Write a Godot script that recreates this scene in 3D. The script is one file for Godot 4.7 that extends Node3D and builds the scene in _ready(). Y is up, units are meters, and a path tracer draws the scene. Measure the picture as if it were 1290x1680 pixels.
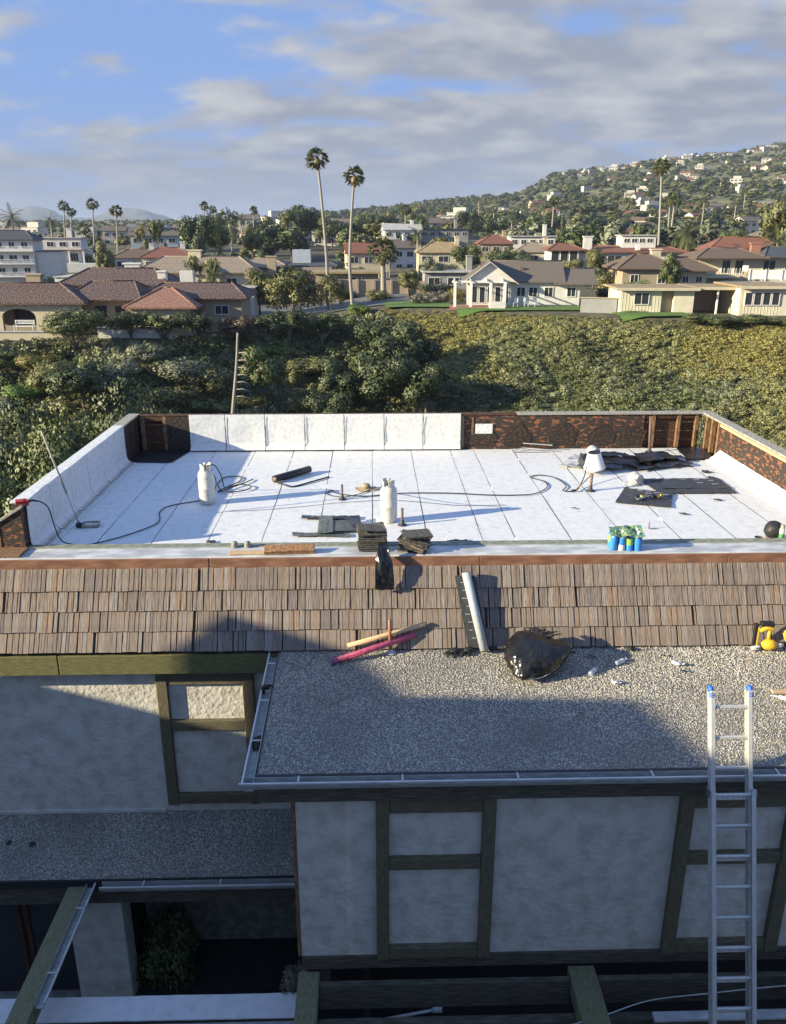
extends Node3D
# A re-roofing job on a townhouse above a canyon. The eye is the origin of the plan (x right, y up, z towards the viewer); H lifts everything so that the courtyard lies at y = 0.
const H := 12.0
const UPV := Vector3.UP
var rng := RandomNumberGenerator.new()
var taken := {}
var M := {}
var fn := FastNoiseLite.new()

# ---------------------------------------------------------------- helpers
func rr(a: float, b: float) -> float: return rng.randf_range(a, b)
func v(x, y, z) -> Vector3: return Vector3(x, y, z)
func lin(r, g, b) -> Color: return Color(r, g, b).linear_to_srgb()

func numbered(called: String) -> String:
	if taken.has(called):
		taken[called] += 1
		return "%s_%03d" % [called, taken[called]]
	taken[called] = 0
	return called

func tag(o, label: String, category: String, group := ""):
	o.set_meta("label", label)
	o.set_meta("category", category)
	if group: o.set_meta("group", group)
	return o

func thing(called: String, label: String, category: String, at := Vector3.ZERO, turn := 0.0, group := "") -> Node3D:
	var o := Node3D.new()
	o.name = numbered(called)
	o.position = at + Vector3(0, H, 0)
	o.rotation.y = turn
	add_child(o)
	tag(o, label, category, group)
	return o

func mb(smooth := false) -> SurfaceTool:
	var st := SurfaceTool.new()
	st.begin(Mesh.PRIMITIVE_TRIANGLES)
	st.set_smooth_group(0 if smooth else -1)
	return st

func done(st: SurfaceTool) -> ArrayMesh:
	st.generate_normals()
	return st.commit()

func put(called: String, mesh: Mesh, m: Material, parent: Node, at := Vector3.ZERO) -> MeshInstance3D:
	var o := MeshInstance3D.new()
	o.name = called
	o.mesh = mesh
	o.material_override = m
	o.position = at
	parent.add_child(o, true)
	return o

func obj(called: String, st: SurfaceTool, m: Material, parent: Node, at := Vector3.ZERO) -> MeshInstance3D:
	return put(called, done(st), m, parent, at)

func struct(called: String, st: SurfaceTool, m: Material) -> MeshInstance3D:
	var o := put(numbered(called), done(st), m, self, Vector3(0, H, 0))
	o.set_meta("kind", "structure")
	return o

func single(called: String, st: SurfaceTool, m: Material, label: String, category: String, at := Vector3.ZERO, group := "") -> MeshInstance3D:
	var o := put(numbered(called), done(st), m, self, at + Vector3(0, H, 0))
	tag(o, label, category, group)
	return o

func dup(root: Node3D, at: Vector3, turn := 0.0, label := "", group := "") -> Node3D:
	var r: Node3D = root.duplicate()
	r.name = numbered(String(root.name).rstrip("0123456789").rstrip("_"))
	add_child(r)
	r.position = at + Vector3(0, H, 0)
	r.rotation = Vector3(0, turn, 0)
	if label: r.set_meta("label", label)
	if group: r.set_meta("group", group)
	return r

func tri(st: SurfaceTool, a: Vector3, b: Vector3, c: Vector3, out: Vector3):
	st.add_vertex(a)
	if (b - a).cross(c - a).dot(out) > 0.0:
		st.add_vertex(c); st.add_vertex(b)
	else:
		st.add_vertex(b); st.add_vertex(c)

func quad(st: SurfaceTool, a: Vector3, b: Vector3, c: Vector3, d: Vector3, out: Vector3):
	tri(st, a, b, c, out)
	tri(st, a, c, d, out)

# a box of size s round c, edges chamfered by b
func bx(st: SurfaceTool, c: Vector3, s: Vector3, b := 0.0, xf := Transform3D.IDENTITY):
	var h := s * 0.5
	b = minf(b, 0.49 * minf(s.x, minf(s.y, s.z)))
	for ax in 3:
		var i := (ax + 1) % 3
		var j := (ax + 2) % 3
		for sg in [-1.0, 1.0]:
			var p := []
			for k in [[-1, -1], [1, -1], [1, 1], [-1, 1]]:
				var q := Vector3.ZERO
				q[ax] = sg * h[ax]
				q[i] = k[0] * (h[i] - b)
				q[j] = k[1] * (h[j] - b)
				p.append(xf * (c + q))
			var n := Vector3.ZERO
			n[ax] = sg
			quad(st, p[0], p[1], p[2], p[3], xf.basis * n)
	if b <= 0.0: return
	for ax in 3:
		var i := (ax + 1) % 3
		var j := (ax + 2) % 3
		for si in [-1.0, 1.0]:
			for sj in [-1.0, 1.0]:
				var p := []
				for k in [[1, 0, -1], [1, 0, 1], [0, 1, 1], [0, 1, -1]]:
					var q := Vector3.ZERO
					q[i] = si * (h[i] - b * k[1])
					q[j] = sj * (h[j] - b * k[0])
					q[ax] = k[2] * (h[ax] - b)
					p.append(xf * (c + q))
				var n := Vector3.ZERO
				n[i] = si
				n[j] = sj
				quad(st, p[0], p[1], p[2], p[3], xf.basis * n)
	for sx in [-1.0, 1.0]:
		for sy in [-1.0, 1.0]:
			for sz in [-1.0, 1.0]:
				var g := Vector3(sx, sy, sz)
				tri(st, xf * (c + g * v(h.x, h.y - b, h.z - b)), xf * (c + g * v(h.x - b, h.y, h.z - b)), xf * (c + g * v(h.x - b, h.y - b, h.z)), xf.basis * g)

# a box given by its low and high corners
func bb(st: SurfaceTool, x0, y0, z0, x1, y1, z1, b := 0.0):
	bx(st, v((x0 + x1) * 0.5, (y0 + y1) * 0.5, (z0 + z1) * 0.5), v(absf(x1 - x0), absf(y1 - y0), absf(z1 - z0)), b)

func look(a: Vector3, b: Vector3, up := Vector3.UP) -> Transform3D:
	var y := (b - a).normalized()
	if absf(y.dot(up)) > 0.98: up = Vector3.RIGHT
	var x := y.cross(up).normalized()
	return Transform3D(Basis(x, y, x.cross(y)), (a + b) * 0.5)

# a bar of section w x t from a to b
func bar(st: SurfaceTool, a: Vector3, b: Vector3, w: float, t: float, bev := 0.0, up := Vector3.UP):
	bx(st, Vector3.ZERO, v(w, a.distance_to(b), t), bev, look(a, b, up))

func tube(st: SurfaceTool, pts: Array, r0: float, r1 := -1.0, sides := 8, caps := true):
	if r1 < 0.0: r1 = r0
	var n := pts.size()
	var dir: Vector3 = (pts[1] - pts[0]).normalized()
	var u := dir.cross(Vector3.UP if absf(dir.y) < 0.9 else Vector3.RIGHT).normalized()
	var rings := []
	for k in n:
		var d: Vector3 = (pts[mini(k + 1, n - 1)] - pts[maxi(k - 1, 0)]).normalized()
		u = (u - d * u.dot(d)).normalized()
		var w := d.cross(u)
		var r := lerpf(r0, r1, float(k) / (n - 1))
		var ring := []
		for s in sides:
			var a := TAU * s / sides
			ring.append(pts[k] + (u * cos(a) + w * sin(a)) * r)
		rings.append(ring)
	for k in n - 1:
		for s in sides:
			var s2 := (s + 1) % sides
			var mid: Vector3 = (rings[k][s] + rings[k][s2]) * 0.5 - pts[k]
			quad(st, rings[k][s], rings[k][s2], rings[k + 1][s2], rings[k + 1][s], mid)
	if caps:
		for e in [0, n - 1]:
			var d: Vector3 = (pts[0] - pts[1]) if e == 0 else (pts[n - 1] - pts[n - 2])
			for s in range(1, sides - 1): tri(st, rings[e][0], rings[e][s], rings[e][s + 1], d)

func curve(pts: Array, step := 5) -> Array:
	var out := []
	for k in pts.size() - 1:
		var p0: Vector3 = pts[maxi(k - 1, 0)]
		var p3: Vector3 = pts[mini(k + 2, pts.size() - 1)]
		for s in step: out.append((pts[k] as Vector3).cubic_interpolate(pts[k + 1], p0, p3, float(s) / step))
	out.append(pts[-1])
	return out

# profile of (radius, height) turned round y
func lathe(st: SurfaceTool, prof: Array, sides := 20, xf := Transform3D.IDENTITY):
	for k in prof.size() - 1:
		var p: Vector2 = prof[k]
		var q: Vector2 = prof[k + 1]
		for s in sides:
			var a := TAU * s / sides
			var b := TAU * (s + 1) / sides
			var mid := (a + b) * 0.5
			var nrm := v(cos(mid) * (q.y - p.y), p.x - q.x, sin(mid) * (q.y - p.y))
			var A := xf * v(cos(a) * p.x, p.y, sin(a) * p.x)
			var B := xf * v(cos(b) * p.x, p.y, sin(b) * p.x)
			var C := xf * v(cos(b) * q.x, q.y, sin(b) * q.x)
			var D := xf * v(cos(a) * q.x, q.y, sin(a) * q.x)
			if p.x > 1e-5: tri(st, A, B, C, xf.basis * nrm)
			if q.x > 1e-5: tri(st, A, C, D, xf.basis * nrm)

# flat polygon (in x, y) pushed from z0 to z1
func prism(st: SurfaceTool, poly: PackedVector2Array, z0: float, z1: float, xf := Transform3D.IDENTITY):
	var t := Geometry2D.triangulate_polygon(poly)
	for e in [[z0, -1.0], [z1, 1.0]]:
		for k in range(0, t.size(), 3):
			tri(st, xf * v(poly[t[k]].x, poly[t[k]].y, e[0]), xf * v(poly[t[k + 1]].x, poly[t[k + 1]].y, e[0]), xf * v(poly[t[k + 2]].x, poly[t[k + 2]].y, e[0]), xf.basis * v(0, 0, e[1]))
	var cw := Geometry2D.is_polygon_clockwise(poly)
	for k in poly.size():
		var a := poly[k]
		var b := poly[(k + 1) % poly.size()]
		var n := v(b.y - a.y, a.x - b.x, 0) * (-1.0 if cw else 1.0)
		quad(st, xf * v(a.x, a.y, z0), xf * v(b.x, b.y, z0), xf * v(b.x, b.y, z1), xf * v(a.x, a.y, z1), xf.basis * n)

# rows of points made into a sheet; th is pushed to the back side
func sheet(st: SurfaceTool, P: Array, th: Vector3):
	var ny := P.size()
	var nx: int = P[0].size()
	st.set_smooth_group(1)
	for j in ny - 1:
		for i in nx - 1: quad(st, P[j][i], P[j][i + 1], P[j + 1][i + 1], P[j + 1][i], -th)
	st.set_smooth_group(2)
	for j in ny - 1:
		for i in nx - 1:
			quad(st, P[j][i] + th, P[j][i + 1] + th, P[j + 1][i + 1] + th, P[j + 1][i] + th, th)
	var edge := []
	for i in nx: edge.append(P[0][i])
	for j in range(1, ny): edge.append(P[j][nx - 1])
	for i in range(nx - 2, -1, -1): edge.append(P[ny - 1][i])
	for j in range(ny - 2, 0, -1): edge.append(P[j][0])
	var mid: Vector3 = P[ny / 2][nx / 2]
	st.set_smooth_group(-1)
	for k in edge.size():
		var a: Vector3 = edge[k]
		var b: Vector3 = edge[(k + 1) % edge.size()]
		quad(st, a, b, b + th, a + th, (a + b) * 0.5 - mid)
	st.set_smooth_group(0)

# a four-cornered sheet lying on something, wrinkled by amp
func patch(st: SurfaceTool, a: Vector3, b: Vector3, c: Vector3, d: Vector3, nx: int, ny: int, amp: float, freq: float, th := 0.004, lift := 0.006, rag := 0.0):
	var rows := []
	var n := (b - a).cross(d - a).normalized()
	if n.y < 0: n = -n
	for j in ny + 1:
		var row := []
		for i in nx + 1:
			var s := float(i) / nx
			var t := float(j) / ny
			var p := a.lerp(b, s).lerp(d.lerp(c, s), t)
			var w := fn.get_noise_3d(p.x * freq * 100.0, p.y * freq * 100.0 + 40.0, p.z * freq * 100.0)
			p += n * (lift + th + amp * (0.5 + 0.9 * w))
			if rag > 0.0 and (i == 0 or j == 0 or i == nx or j == ny): p += v(rr(-rag, rag), 0, rr(-rag, rag))
			row.append(p)
		rows.append(row)
	sheet(st, rows, -n * th)

# a lumpy closed blob
func blob(st: SurfaceTool, c: Vector3, r: Vector3, seg := 16, amp := 0.0, freq := 1.0, flat := -1.0):
	var P := []
	for j in seg + 1:
		var row := []
		for i in seg * 2:
			var th := PI * j / seg
			var ph := PI * i / seg
			var d := v(sin(th) * cos(ph), cos(th), sin(th) * sin(ph))
			var k := 1.0 + amp * fn.get_noise_3dv(d * freq * 100.0 + c * 37.0)
			var p := d * r * k
			p.y = maxf(p.y, flat * r.y)
			row.append(c + p)
		P.append(row)
	for j in seg:
		for i in seg * 2:
			var i2 := (i + 1) % (seg * 2)
			var o: Vector3 = (P[j][i] + P[j + 1][i2]) * 0.5 - c
			if j > 0: tri(st, P[j][i], P[j][i2], P[j + 1][i2], o)
			if j < seg - 1: tri(st, P[j][i], P[j + 1][i2], P[j + 1][i], o)

# ---------------------------------------------------------------- materials
func noise(freq: float, sd: int, kind := FastNoiseLite.TYPE_SIMPLEX_SMOOTH, oct := 4) -> FastNoiseLite:
	var n := FastNoiseLite.new()
	n.noise_type = kind
	n.seed = sd
	n.frequency = freq
	n.fractal_octaves = oct
	if oct <= 1: n.fractal_type = FastNoiseLite.FRACTAL_NONE
	return n

func ntex(n: FastNoiseLite, ramp = null, size := 256) -> NoiseTexture2D:
	var t := NoiseTexture2D.new()
	t.width = size
	t.height = size
	t.seamless = true
	t.generate_mipmaps = false
	t.noise = n
	if ramp:
		var g := Gradient.new()
		g.offsets = PackedFloat32Array(ramp.map(func(x): return x[0]))
		g.colors = PackedColorArray(ramp.map(func(x): return x[1]))
		t.color_ramp = g
	return t

func mat(key: String, c: Color, rough := 0.8, metal := 0.0) -> StandardMaterial3D:
	var m := StandardMaterial3D.new()
	m.resource_name = key
	m.albedo_color = c
	m.roughness = rough
	m.metallic = metal
	M[key] = m
	return m

# world-space pattern: ramp is [[offset, colour], ...], size the metres that one tile of it covers; plain two-tone patterns share their textures
var shared := {}
func pat(key: String, n: FastNoiseLite, ramp: Array, size: Vector3, rough := 0.8, bump_cm := 0.0, bn: FastNoiseLite = null, px := 256, world := true) -> StandardMaterial3D:
	var m := mat(key, Color.WHITE, rough)
	if ramp.size() == 2:
		var hi: Color = ramp[1][1]
		var lo: Color = ramp[0][1]
		var k := snappedf(clampf(lo.srgb_to_linear().g / hi.srgb_to_linear().g, 0.2, 0.9), 0.1)
		var id := "%s %s" % [snappedf(n.frequency, 0.02), k]
		if not shared.has(id): shared[id] = ntex(n, [[0.25, lin(k, k, k)], [0.75, Color.WHITE]], px)
		m.albedo_color = hi
		m.albedo_texture = shared[id]
	else:
		m.albedo_texture = ntex(n, ramp, px)
	m.uv1_triplanar = true
	m.uv1_world_triplanar = world
	m.uv1_scale = Vector3.ONE / size
	if bump_cm > 0.0:
		if bn == null: bn = n
		var id := "bump %s %d" % [snappedf(bn.frequency, 0.01), bn.fractal_octaves]
		if not shared.has(id): shared[id] = ntex(bn, null, px)
		m.heightmap_enabled = true
		m.heightmap_texture = shared[id]
		m.heightmap_scale = bump_cm
	return m

func leaf(key: String, c: Color, back := 0.25) -> StandardMaterial3D:
	var m := mat(key, c, 0.55)
	m.vertex_color_use_as_albedo = true
	m.cull_mode = BaseMaterial3D.CULL_DISABLED
	m.backlight_enabled = true
	m.backlight = Color(c.r * back, c.g * back, c.b * back * 0.6)
	return m

func materials():
	var S := FastNoiseLite.TYPE_SIMPLEX_SMOOTH
	var C := FastNoiseLite.TYPE_CELLULAR
	pat("membrane", noise(0.02, 1, S, 5), [[0.06, lin(.52, .52, .52)], [0.16, lin(.66, .665, .67)], [0.5, lin(.72, .722, .725)], [0.8, lin(.75, .75, .75)]], v(2.3, 2.3, 2.3), 0.75, 0.16, noise(0.05, 2, S, 3), 512)
	pat("membrane_wall", noise(0.02, 11, S, 5), [[0.2, lin(.63, .63, .61)], [0.5, lin(.71, .715, .71)], [0.8, lin(.76, .76, .75)]], v(1.3, 1.3, 1.3), 0.6, 0.22, noise(0.02, 12, S, 3), 512)
	mat("seam", lin(.035, .037, .04), 0.6)
	pat("torch_plastic", noise(0.03, 21, S, 4), [[0.3, lin(.012, .012, .014)], [0.7, lin(.03, .03, .034)]], v(.6, .6, .6), 0.34, 0.5, noise(0.025, 22, S, 3))
	pat("underlay", noise(0.03, 23, S, 4), [[0.3, lin(.035, .037, .04)], [0.7, lin(.06, .062, .066)]], v(.9, .9, .9), 0.55, 0.4, noise(0.03, 24, S, 3))
	pat("underlay_green", noise(0.03, 25, S, 4), [[0.3, lin(.07, .085, .085)], [0.7, lin(.13, .145, .14)]], v(.9, .9, .9), 0.6)
	var tarn := noise(0.02, 31, S, 6)
	tarn.fractal_gain = 0.68
	pat("tar_board", tarn, [[0.0, lin(.34, .15, .07)], [0.30, lin(.24, .095, .045)], [0.40, lin(.12, .05, .028)], [0.45, lin(.03, .022, .018)], [0.7, lin(.045, .034, .028)], [1.0, lin(.02, .017, .016)]], v(2.6, 1.1, 2.6), 0.75, 1.2, null, 512)
	pat("tar_dark", noise(0.02, 33, S, 5), [[0.0, lin(.10, .045, .02)], [0.36, lin(.055, .03, .018)], [0.46, lin(.02, .016, .014)], [1.0, lin(.028, .024, .022)]], v(1.2, .7, 1.2), 0.75, 1.0, null, 512)
	pat("old_wood", noise(0.03, 35, S, 4), [[0.25, lin(.15, .075, .035)], [0.75, lin(.30, .17, .09)]], v(.3, 1.2, .3), 0.8, 0.2)
	pat("dark_wood", noise(0.03, 36, S, 4), [[0.25, lin(.05, .022, .012)], [0.75, lin(.11, .05, .028)]], v(1.4, .25, 1.4), 0.8, 0.3)
	pat("cap_wood", noise(0.03, 37, S, 4), [[0.25, lin(.24, .23, .19)], [0.75, lin(.42, .40, .34)]], v(.5, .5, 1.5), 0.85, 0.2)
	pat("rust", noise(0.02, 41, S, 5), [[0.25, lin(.20, .095, .055)], [0.6, lin(.27, .13, .078)], [0.85, lin(.32, .165, .10)]], v(2.2, .8, 1.2), 0.6, 0.1)
	pat("curb_metal", noise(0.015, 43, S, 5), [[0.25, lin(.38, .39, .40)], [0.55, lin(.50, .51, .52)], [0.8, lin(.64, .64, .64)]], v(2.5, 1, 1), 0.55)
	pat("curb_green", noise(0.03, 44, S, 4), [[0.3, lin(.17, .18, .13)], [0.7, lin(.30, .31, .24)]], v(1.2, .6, .6), 0.8)
	var sh := pat("shingle", noise(0.02, 51, S, 4), [[0.2, lin(.36, .33, .32)], [0.42, lin(.72, .69, .68)], [0.8, lin(1, .97, .94)]], v(.16, 2.2, 2.2), 0.85, 0.25, null, 512)
	sh.vertex_color_use_as_albedo = true
	pat("green_wood", noise(0.025, 61, S, 5), [[0.2, lin(.105, .098, .036)], [0.55, lin(.16, .15, .06)], [0.85, lin(.205, .19, .085)]], v(2.5, .22, .6), 0.8, 0.25, null, 512)
	pat("green_post", noise(0.025, 62, S, 5), [[0.2, lin(.095, .08, .048)], [0.55, lin(.14, .12, .073)], [0.85, lin(.19, .165, .105)]], v(.22, 2.5, .22), 0.8, 0.25, null, 512)
	pat("green_rail", noise(0.025, 66, S, 5), [[0.2, lin(.095, .08, .048)], [0.55, lin(.14, .12, .073)], [0.85, lin(.19, .165, .105)]], v(2.5, .22, .6), 0.8, 0.25, null, 512)
	pat("green_beam", noise(0.025, 63, S, 5), [[0.2, lin(.12, .118, .058)], [0.5, lin(.19, .185, .098)], [0.85, lin(.28, .265, .16)]], v(.16, .2, 2.2), 0.85, 0.35, null, 512)
	pat("green_dull", noise(0.025, 64, S, 4), [[0.2, lin(.066, .058, .042)], [0.8, lin(.13, .115, .085)]], v(2.2, .2, .5), 0.85, 0.2)
	pat("stucco", noise(0.012, 71, S, 5), [[0.2, lin(.51, .475, .415)], [0.5, lin(.61, .58, .515)], [0.85, lin(.66, .635, .575)]], v(2.4, 2.4, 2.4), 0.9, 1.1, noise(0.04, 72, S, 5), 512)
	pat("stucco_dark", noise(0.012, 73, S, 4), [[0.3, lin(.20, .185, .16)], [0.8, lin(.30, .285, .25)]], v(2, 2, 2), 0.9, 1.2, noise(0.03, 74, S, 4))
	pat("gravel_bed", noise(0.06, 81, S, 3), [[0.2, lin(.05, .048, .045)], [0.5, lin(.20, .19, .17)], [0.8, lin(.42, .40, .36)]], v(.5, .5, .5), 0.95, 1.2, noise(0.06, 82, S, 3), 512)
	var pb := mat("pebble", Color.WHITE, 0.9)
	pb.vertex_color_use_as_albedo = true
	pat("gutter", noise(0.02, 85, S, 4), [[0.3, lin(.26, .275, .27)], [0.7, lin(.40, .415, .40)]], v(1.5, .4, .4), 0.5)
	pat("gutter_lip", noise(0.02, 86, S, 3), [[0.3, lin(.52, .53, .53)], [0.7, lin(.66, .67, .67)]], v(1.5, .4, .4), 0.45)
	mat("drip_edge", lin(.02, .021, .024), 0.5)
	pat("alcove_shade", noise(0.03, 95, S, 4), [[0.3, lin(.018, .017, .018)], [0.7, lin(.036, .034, .036)]], v(1.5, .3, .3), 0.8)  # near-black: the shade of the alcove is put into this colour
	mat("bay_shade", lin(.02, .02, .022), 0.9)  # black standing for the shade beneath the jutting bay
	pat("concrete", noise(0.02, 91, S, 5), [[0.25, lin(.17, .165, .15)], [0.75, lin(.28, .27, .25)]], v(3, 3, 3), 0.9)
	mat("glass_dark", lin(.03, .035, .04), 0.08)
	pat("brown_door", noise(0.03, 93, S, 4), [[0.3, lin(.05, .024, .014)], [0.7, lin(.085, .042, .025)]], v(.2, 1.2, .2), 0.6)
	# objects
	pat("tank", noise(0.03, 101, S, 5), [[0.1, lin(.35, .30, .23)], [0.32, lin(.60, .58, .51)], [0.7, lin(.70, .68, .62)]], v(.5, .5, .5), 0.45)
	mat("brass", lin(.55, .38, .12), 0.35, 0.9)
	mat("steel", lin(.5, .5, .52), 0.35, 0.9)
	pat("galv", noise(0.03, 103, S, 4), [[0.3, lin(.36, .37, .38)], [0.7, lin(.50, .51, .52)]], v(.3, .3, .3), 0.45)
	mat("rubber", lin(.018, .018, .02), 0.55)
	mat("red_plastic", lin(.50, .03, .025), 0.45)
	pat("aluminium", noise(0.03, 105, S, 3), [[0.3, lin(.62, .61, .58)], [0.7, lin(.74, .73, .70)]], v(.12, 1.0, .12), 0.4)
	M.aluminium.metallic = 0.35
	mat("blue_tape", lin(.03, .14, .62), 0.5)
	pat("copper", noise(0.04, 107, S, 4), [[0.3, lin(.22, .09, .05)], [0.7, lin(.42, .18, .10)]], v(.2, .4, .2), 0.5)
	pat("pipe_rust", noise(0.04, 108, S, 4), [[0.3, lin(.10, .065, .05)], [0.7, lin(.26, .17, .13)]], v(.2, .4, .2), 0.7)
	pat("pink_wrap", noise(0.03, 109, S, 4), [[0.3, lin(.42, .06, .14)], [0.7, lin(.60, .11, .21)]], v(.5, .3, .3), 0.45, 0.2)
	mat("purple_wrap", lin(.30, .06, .20), 0.45)
	pat("tan_wood", noise(0.03, 110, S, 4), [[0.3, lin(.48, .31, .17)], [0.7, lin(.66, .46, .27)]], v(.8, .08, .08), 0.7)
	pat("bag_plastic", noise(0.03, 111, S, 4), [[0.3, lin(.010, .010, .011)], [0.7, lin(.02, .019, .02)]], v(.9, .5, .5), 0.22, 0.25, noise(0.03, 112, S, 3), 512)
	pat("bag_brown", noise(0.03, 113, S, 4), [[0.3, lin(.028, .021, .016)], [0.7, lin(.05, .038, .03)]], v(.2, .5, .2), 0.5, 0.8)
	pat("straw", noise(0.05, 114, S, 3), [[0.3, lin(.30, .21, .12)], [0.7, lin(.50, .38, .23)]], v(.1, .1, .1), 0.9)
	pat("slate_tile", noise(0.03, 115, S, 4), [[0.3, lin(.055, .052, .05)], [0.7, lin(.12, .11, .10)]], v(.4, .2, .4), 0.85, 0.3)
	pat("slate_brown", noise(0.03, 116, S, 4), [[0.3, lin(.16, .10, .07)], [0.7, lin(.30, .21, .16)]], v(.4, .2, .1), 0.85, 0.3)
	pat("rust_board", noise(0.03, 117, S, 5), [[0.25, lin(.16, .075, .035)], [0.55, lin(.33, .17, .08)], [0.8, lin(.42, .26, .14)]], v(.6, .3, .3), 0.8)
	mat("white_plastic", lin(.74, .74, .72), 0.4)
	mat("yellow_tool", lin(.72, .44, .03), 0.45)
	mat("black_tool", lin(.016, .016, .017), 0.5)
	mat("bottle_blue", lin(.05, .26, .70), 0.25)
	mat("bottle_green", lin(.30, .52, .10), 0.3)
	pat("wrap_teal", noise(0.04, 171, S, 2), [[0.3, lin(.05, .26, .55)], [0.42, lin(.20, .45, .10)], [0.55, lin(.35, .55, .15)], [0.62, lin(.75, .78, .72)], [0.75, lin(.75, .72, .2)]], v(.5, .5, .5), 0.25)
	var cp := mat("clear_plastic", Color(.85, .9, .95, .35), 0.12)
	cp.transparency = BaseMaterial3D.TRANSPARENCY_ALPHA
	mat("can_cream", lin(.60, .62, .50), 0.35)
	mat("can_green", lin(.10, .30, .14), 0.35)
	mat("burgundy", lin(.16, .02, .035), 0.4)
	pat("roll_silver", noise(0.02, 121, S, 4), [[0.3, lin(.34, .375, .40)], [0.7, lin(.46, .495, .52)]], v(.2, .6, .2), 0.4)
	mat("print_white", lin(.62, .62, .62), 0.6)
	# far things
	pat("soil", noise(0.02, 131, S, 5), [[0.2, lin(.05, .048, .026)], [0.5, lin(.09, .08, .045)], [0.8, lin(.16, .135, .085)]], v(9, 9, 9), 1.0)
	pat("hill_scrub", noise(0.025, 133, S, 5), [[0.2, lin(.085, .092, .045)], [0.5, lin(.14, .145, .07)], [0.75, lin(.22, .20, .12)]], v(120, 120, 120), 1.0, 0.0, null, 512)
	pat("far_hill", noise(0.02, 134, S, 5), [[0.2, lin(.05, .06, .05)], [0.5, lin(.10, .105, .09)], [0.75, lin(.16, .15, .13)]], v(900, 900, 900), 1.0)
	pat("lawn", noise(0.05, 135, S, 4), [[0.3, lin(.06, .13, .015)], [0.7, lin(.10, .19, .03)]], v(4, 4, 4), 0.95)
	pat("asphalt", noise(0.05, 136, S, 4), [[0.3, lin(.10, .105, .11)], [0.7, lin(.15, .155, .16)]], v(6, 6, 6), 0.95)
	pat("terracotta", noise(0.055, 141, S, 3), [[0.2, lin(.03, .018, .018)], [0.45, lin(.062, .034, .03)], [0.60, lin(.11, .062, .052)], [0.80, lin(.42, .33, .28)]], v(1.9, 2.8, 4.0), 0.85)
	pat("terracotta_light", noise(0.055, 142, S, 3), [[0.2, lin(.15, .066, .045)], [0.55, lin(.25, .125, .09)], [0.85, lin(.46, .31, .24)]], v(2.4, 3, 5), 0.85)
	pat("tile_red", noise(0.05, 143, S, 3), [[0.3, lin(.16, .065, .042)], [0.7, lin(.25, .105, .068)]], v(2, 2, 4), 0.85)
	pat("tile_tan", noise(0.05, 144, S, 3), [[0.2, lin(.15, .115, .085)], [0.5, lin(.25, .20, .15)], [0.8, lin(.36, .30, .24)]], v(2, 3, 9), 0.9)
	pat("shingle_grey", noise(0.05, 145, S, 3), [[0.3, lin(.10, .083, .068)], [0.7, lin(.18, .15, .125)]], v(3, 1, 1), 0.9)
	pat("shingle_brown", noise(0.05, 146, S, 3), [[0.3, lin(.10, .068, .05)], [0.7, lin(.17, .12, .09)]], v(3, 1, 1), 0.9)
	pat("roof_ochre", noise(0.03, 147, S, 4), [[0.3, lin(.26, .19, .10)], [0.7, lin(.36, .27, .15)]], v(5, 5, 5), 0.95)
	pat("roof_slate", noise(0.03, 148, S, 4), [[0.3, lin(.045, .05, .06)], [0.7, lin(.08, .085, .095)]], v(3, 3, 3), 0.8)
	pat("roof_pale", noise(0.03, 149, S, 4), [[0.3, lin(.34, .33, .32)], [0.7, lin(.48, .47, .45)]], v(5, 5, 5), 0.9)
	for w in [["wall_white", .66, .65, .62], ["wall_pale", .50, .48, .44], ["wall_cream", .60, .53, .38], ["wall_yellow", .72, .66, .50], ["wall_tan", .38, .31, .22], ["wall_grey", .30, .30, .30], ["wall_mauve", .30, .25, .24], ["wall_green", .42, .50, .22], ["wall_blue", .40, .46, .54]]:
		pat(w[0], noise(0.02, 151, S, 4), [[0.2, lin(w[1] * .86, w[2] * .86, w[3] * .86)], [0.8, lin(w[1], w[2], w[3])]], v(5, 5, 5), 0.9)
	mat("trim_white", lin(.74, .73, .70), 0.6)
	mat("pane", lin(.035, .042, .05), 0.1)
	mat("brick_red", lin(.32, .15, .11), 0.9)
	pat("bark", noise(0.04, 161, S, 4), [[0.3, lin(.10, .08, .06)], [0.7, lin(.20, .165, .13)]], v(.5, 1.5, .5), 0.95, 1.0)
	pat("bark_pale", noise(0.04, 162, S, 4), [[0.3, lin(.24, .21, .18)], [0.7, lin(.40, .36, .31)]], v(.5, 1.5, .5), 0.95)
	leaf("leaf_dark", lin(0.085,0.105,0.045), .5)
	leaf("leaf_mid", lin(0.14,0.165,0.06), .5)
	leaf("leaf_olive", lin(0.22,0.21,0.085), .5)
	leaf("leaf_grey", lin(0.25,0.255,0.18), .5)
	leaf("leaf_yellow", lin(0.33,0.275,0.08), .5)
	leaf("leaf_bright", lin(0.17,0.25,0.05), .5)
	leaf("scrub_dark", lin(0.15,0.16,0.07), .7)
	leaf("scrub_mid", lin(0.2,0.215,0.09), .7)
	leaf("scrub_olive", lin(0.32,0.305,0.14), .7)
	leaf("scrub_grey", lin(0.32,0.325,0.21), .7)
	leaf("scrub_yellow", lin(0.41,0.355,0.13), .7)
	leaf("leaf_brown", lin(0.15,0.1,0.07), .3)
	leaf("leaf_dry", lin(.30, .26, .22), .3)
	leaf("leaf_palm", lin(0.1,0.115,0.04), .4)
	leaf("flower_yellow", lin(.55, .42, .03), .4)

# ---------------------------------------------------------------- sky, ground
func smooth(a: float, b: float, x: float) -> float: return smoothstep(a, b, x)

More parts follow.
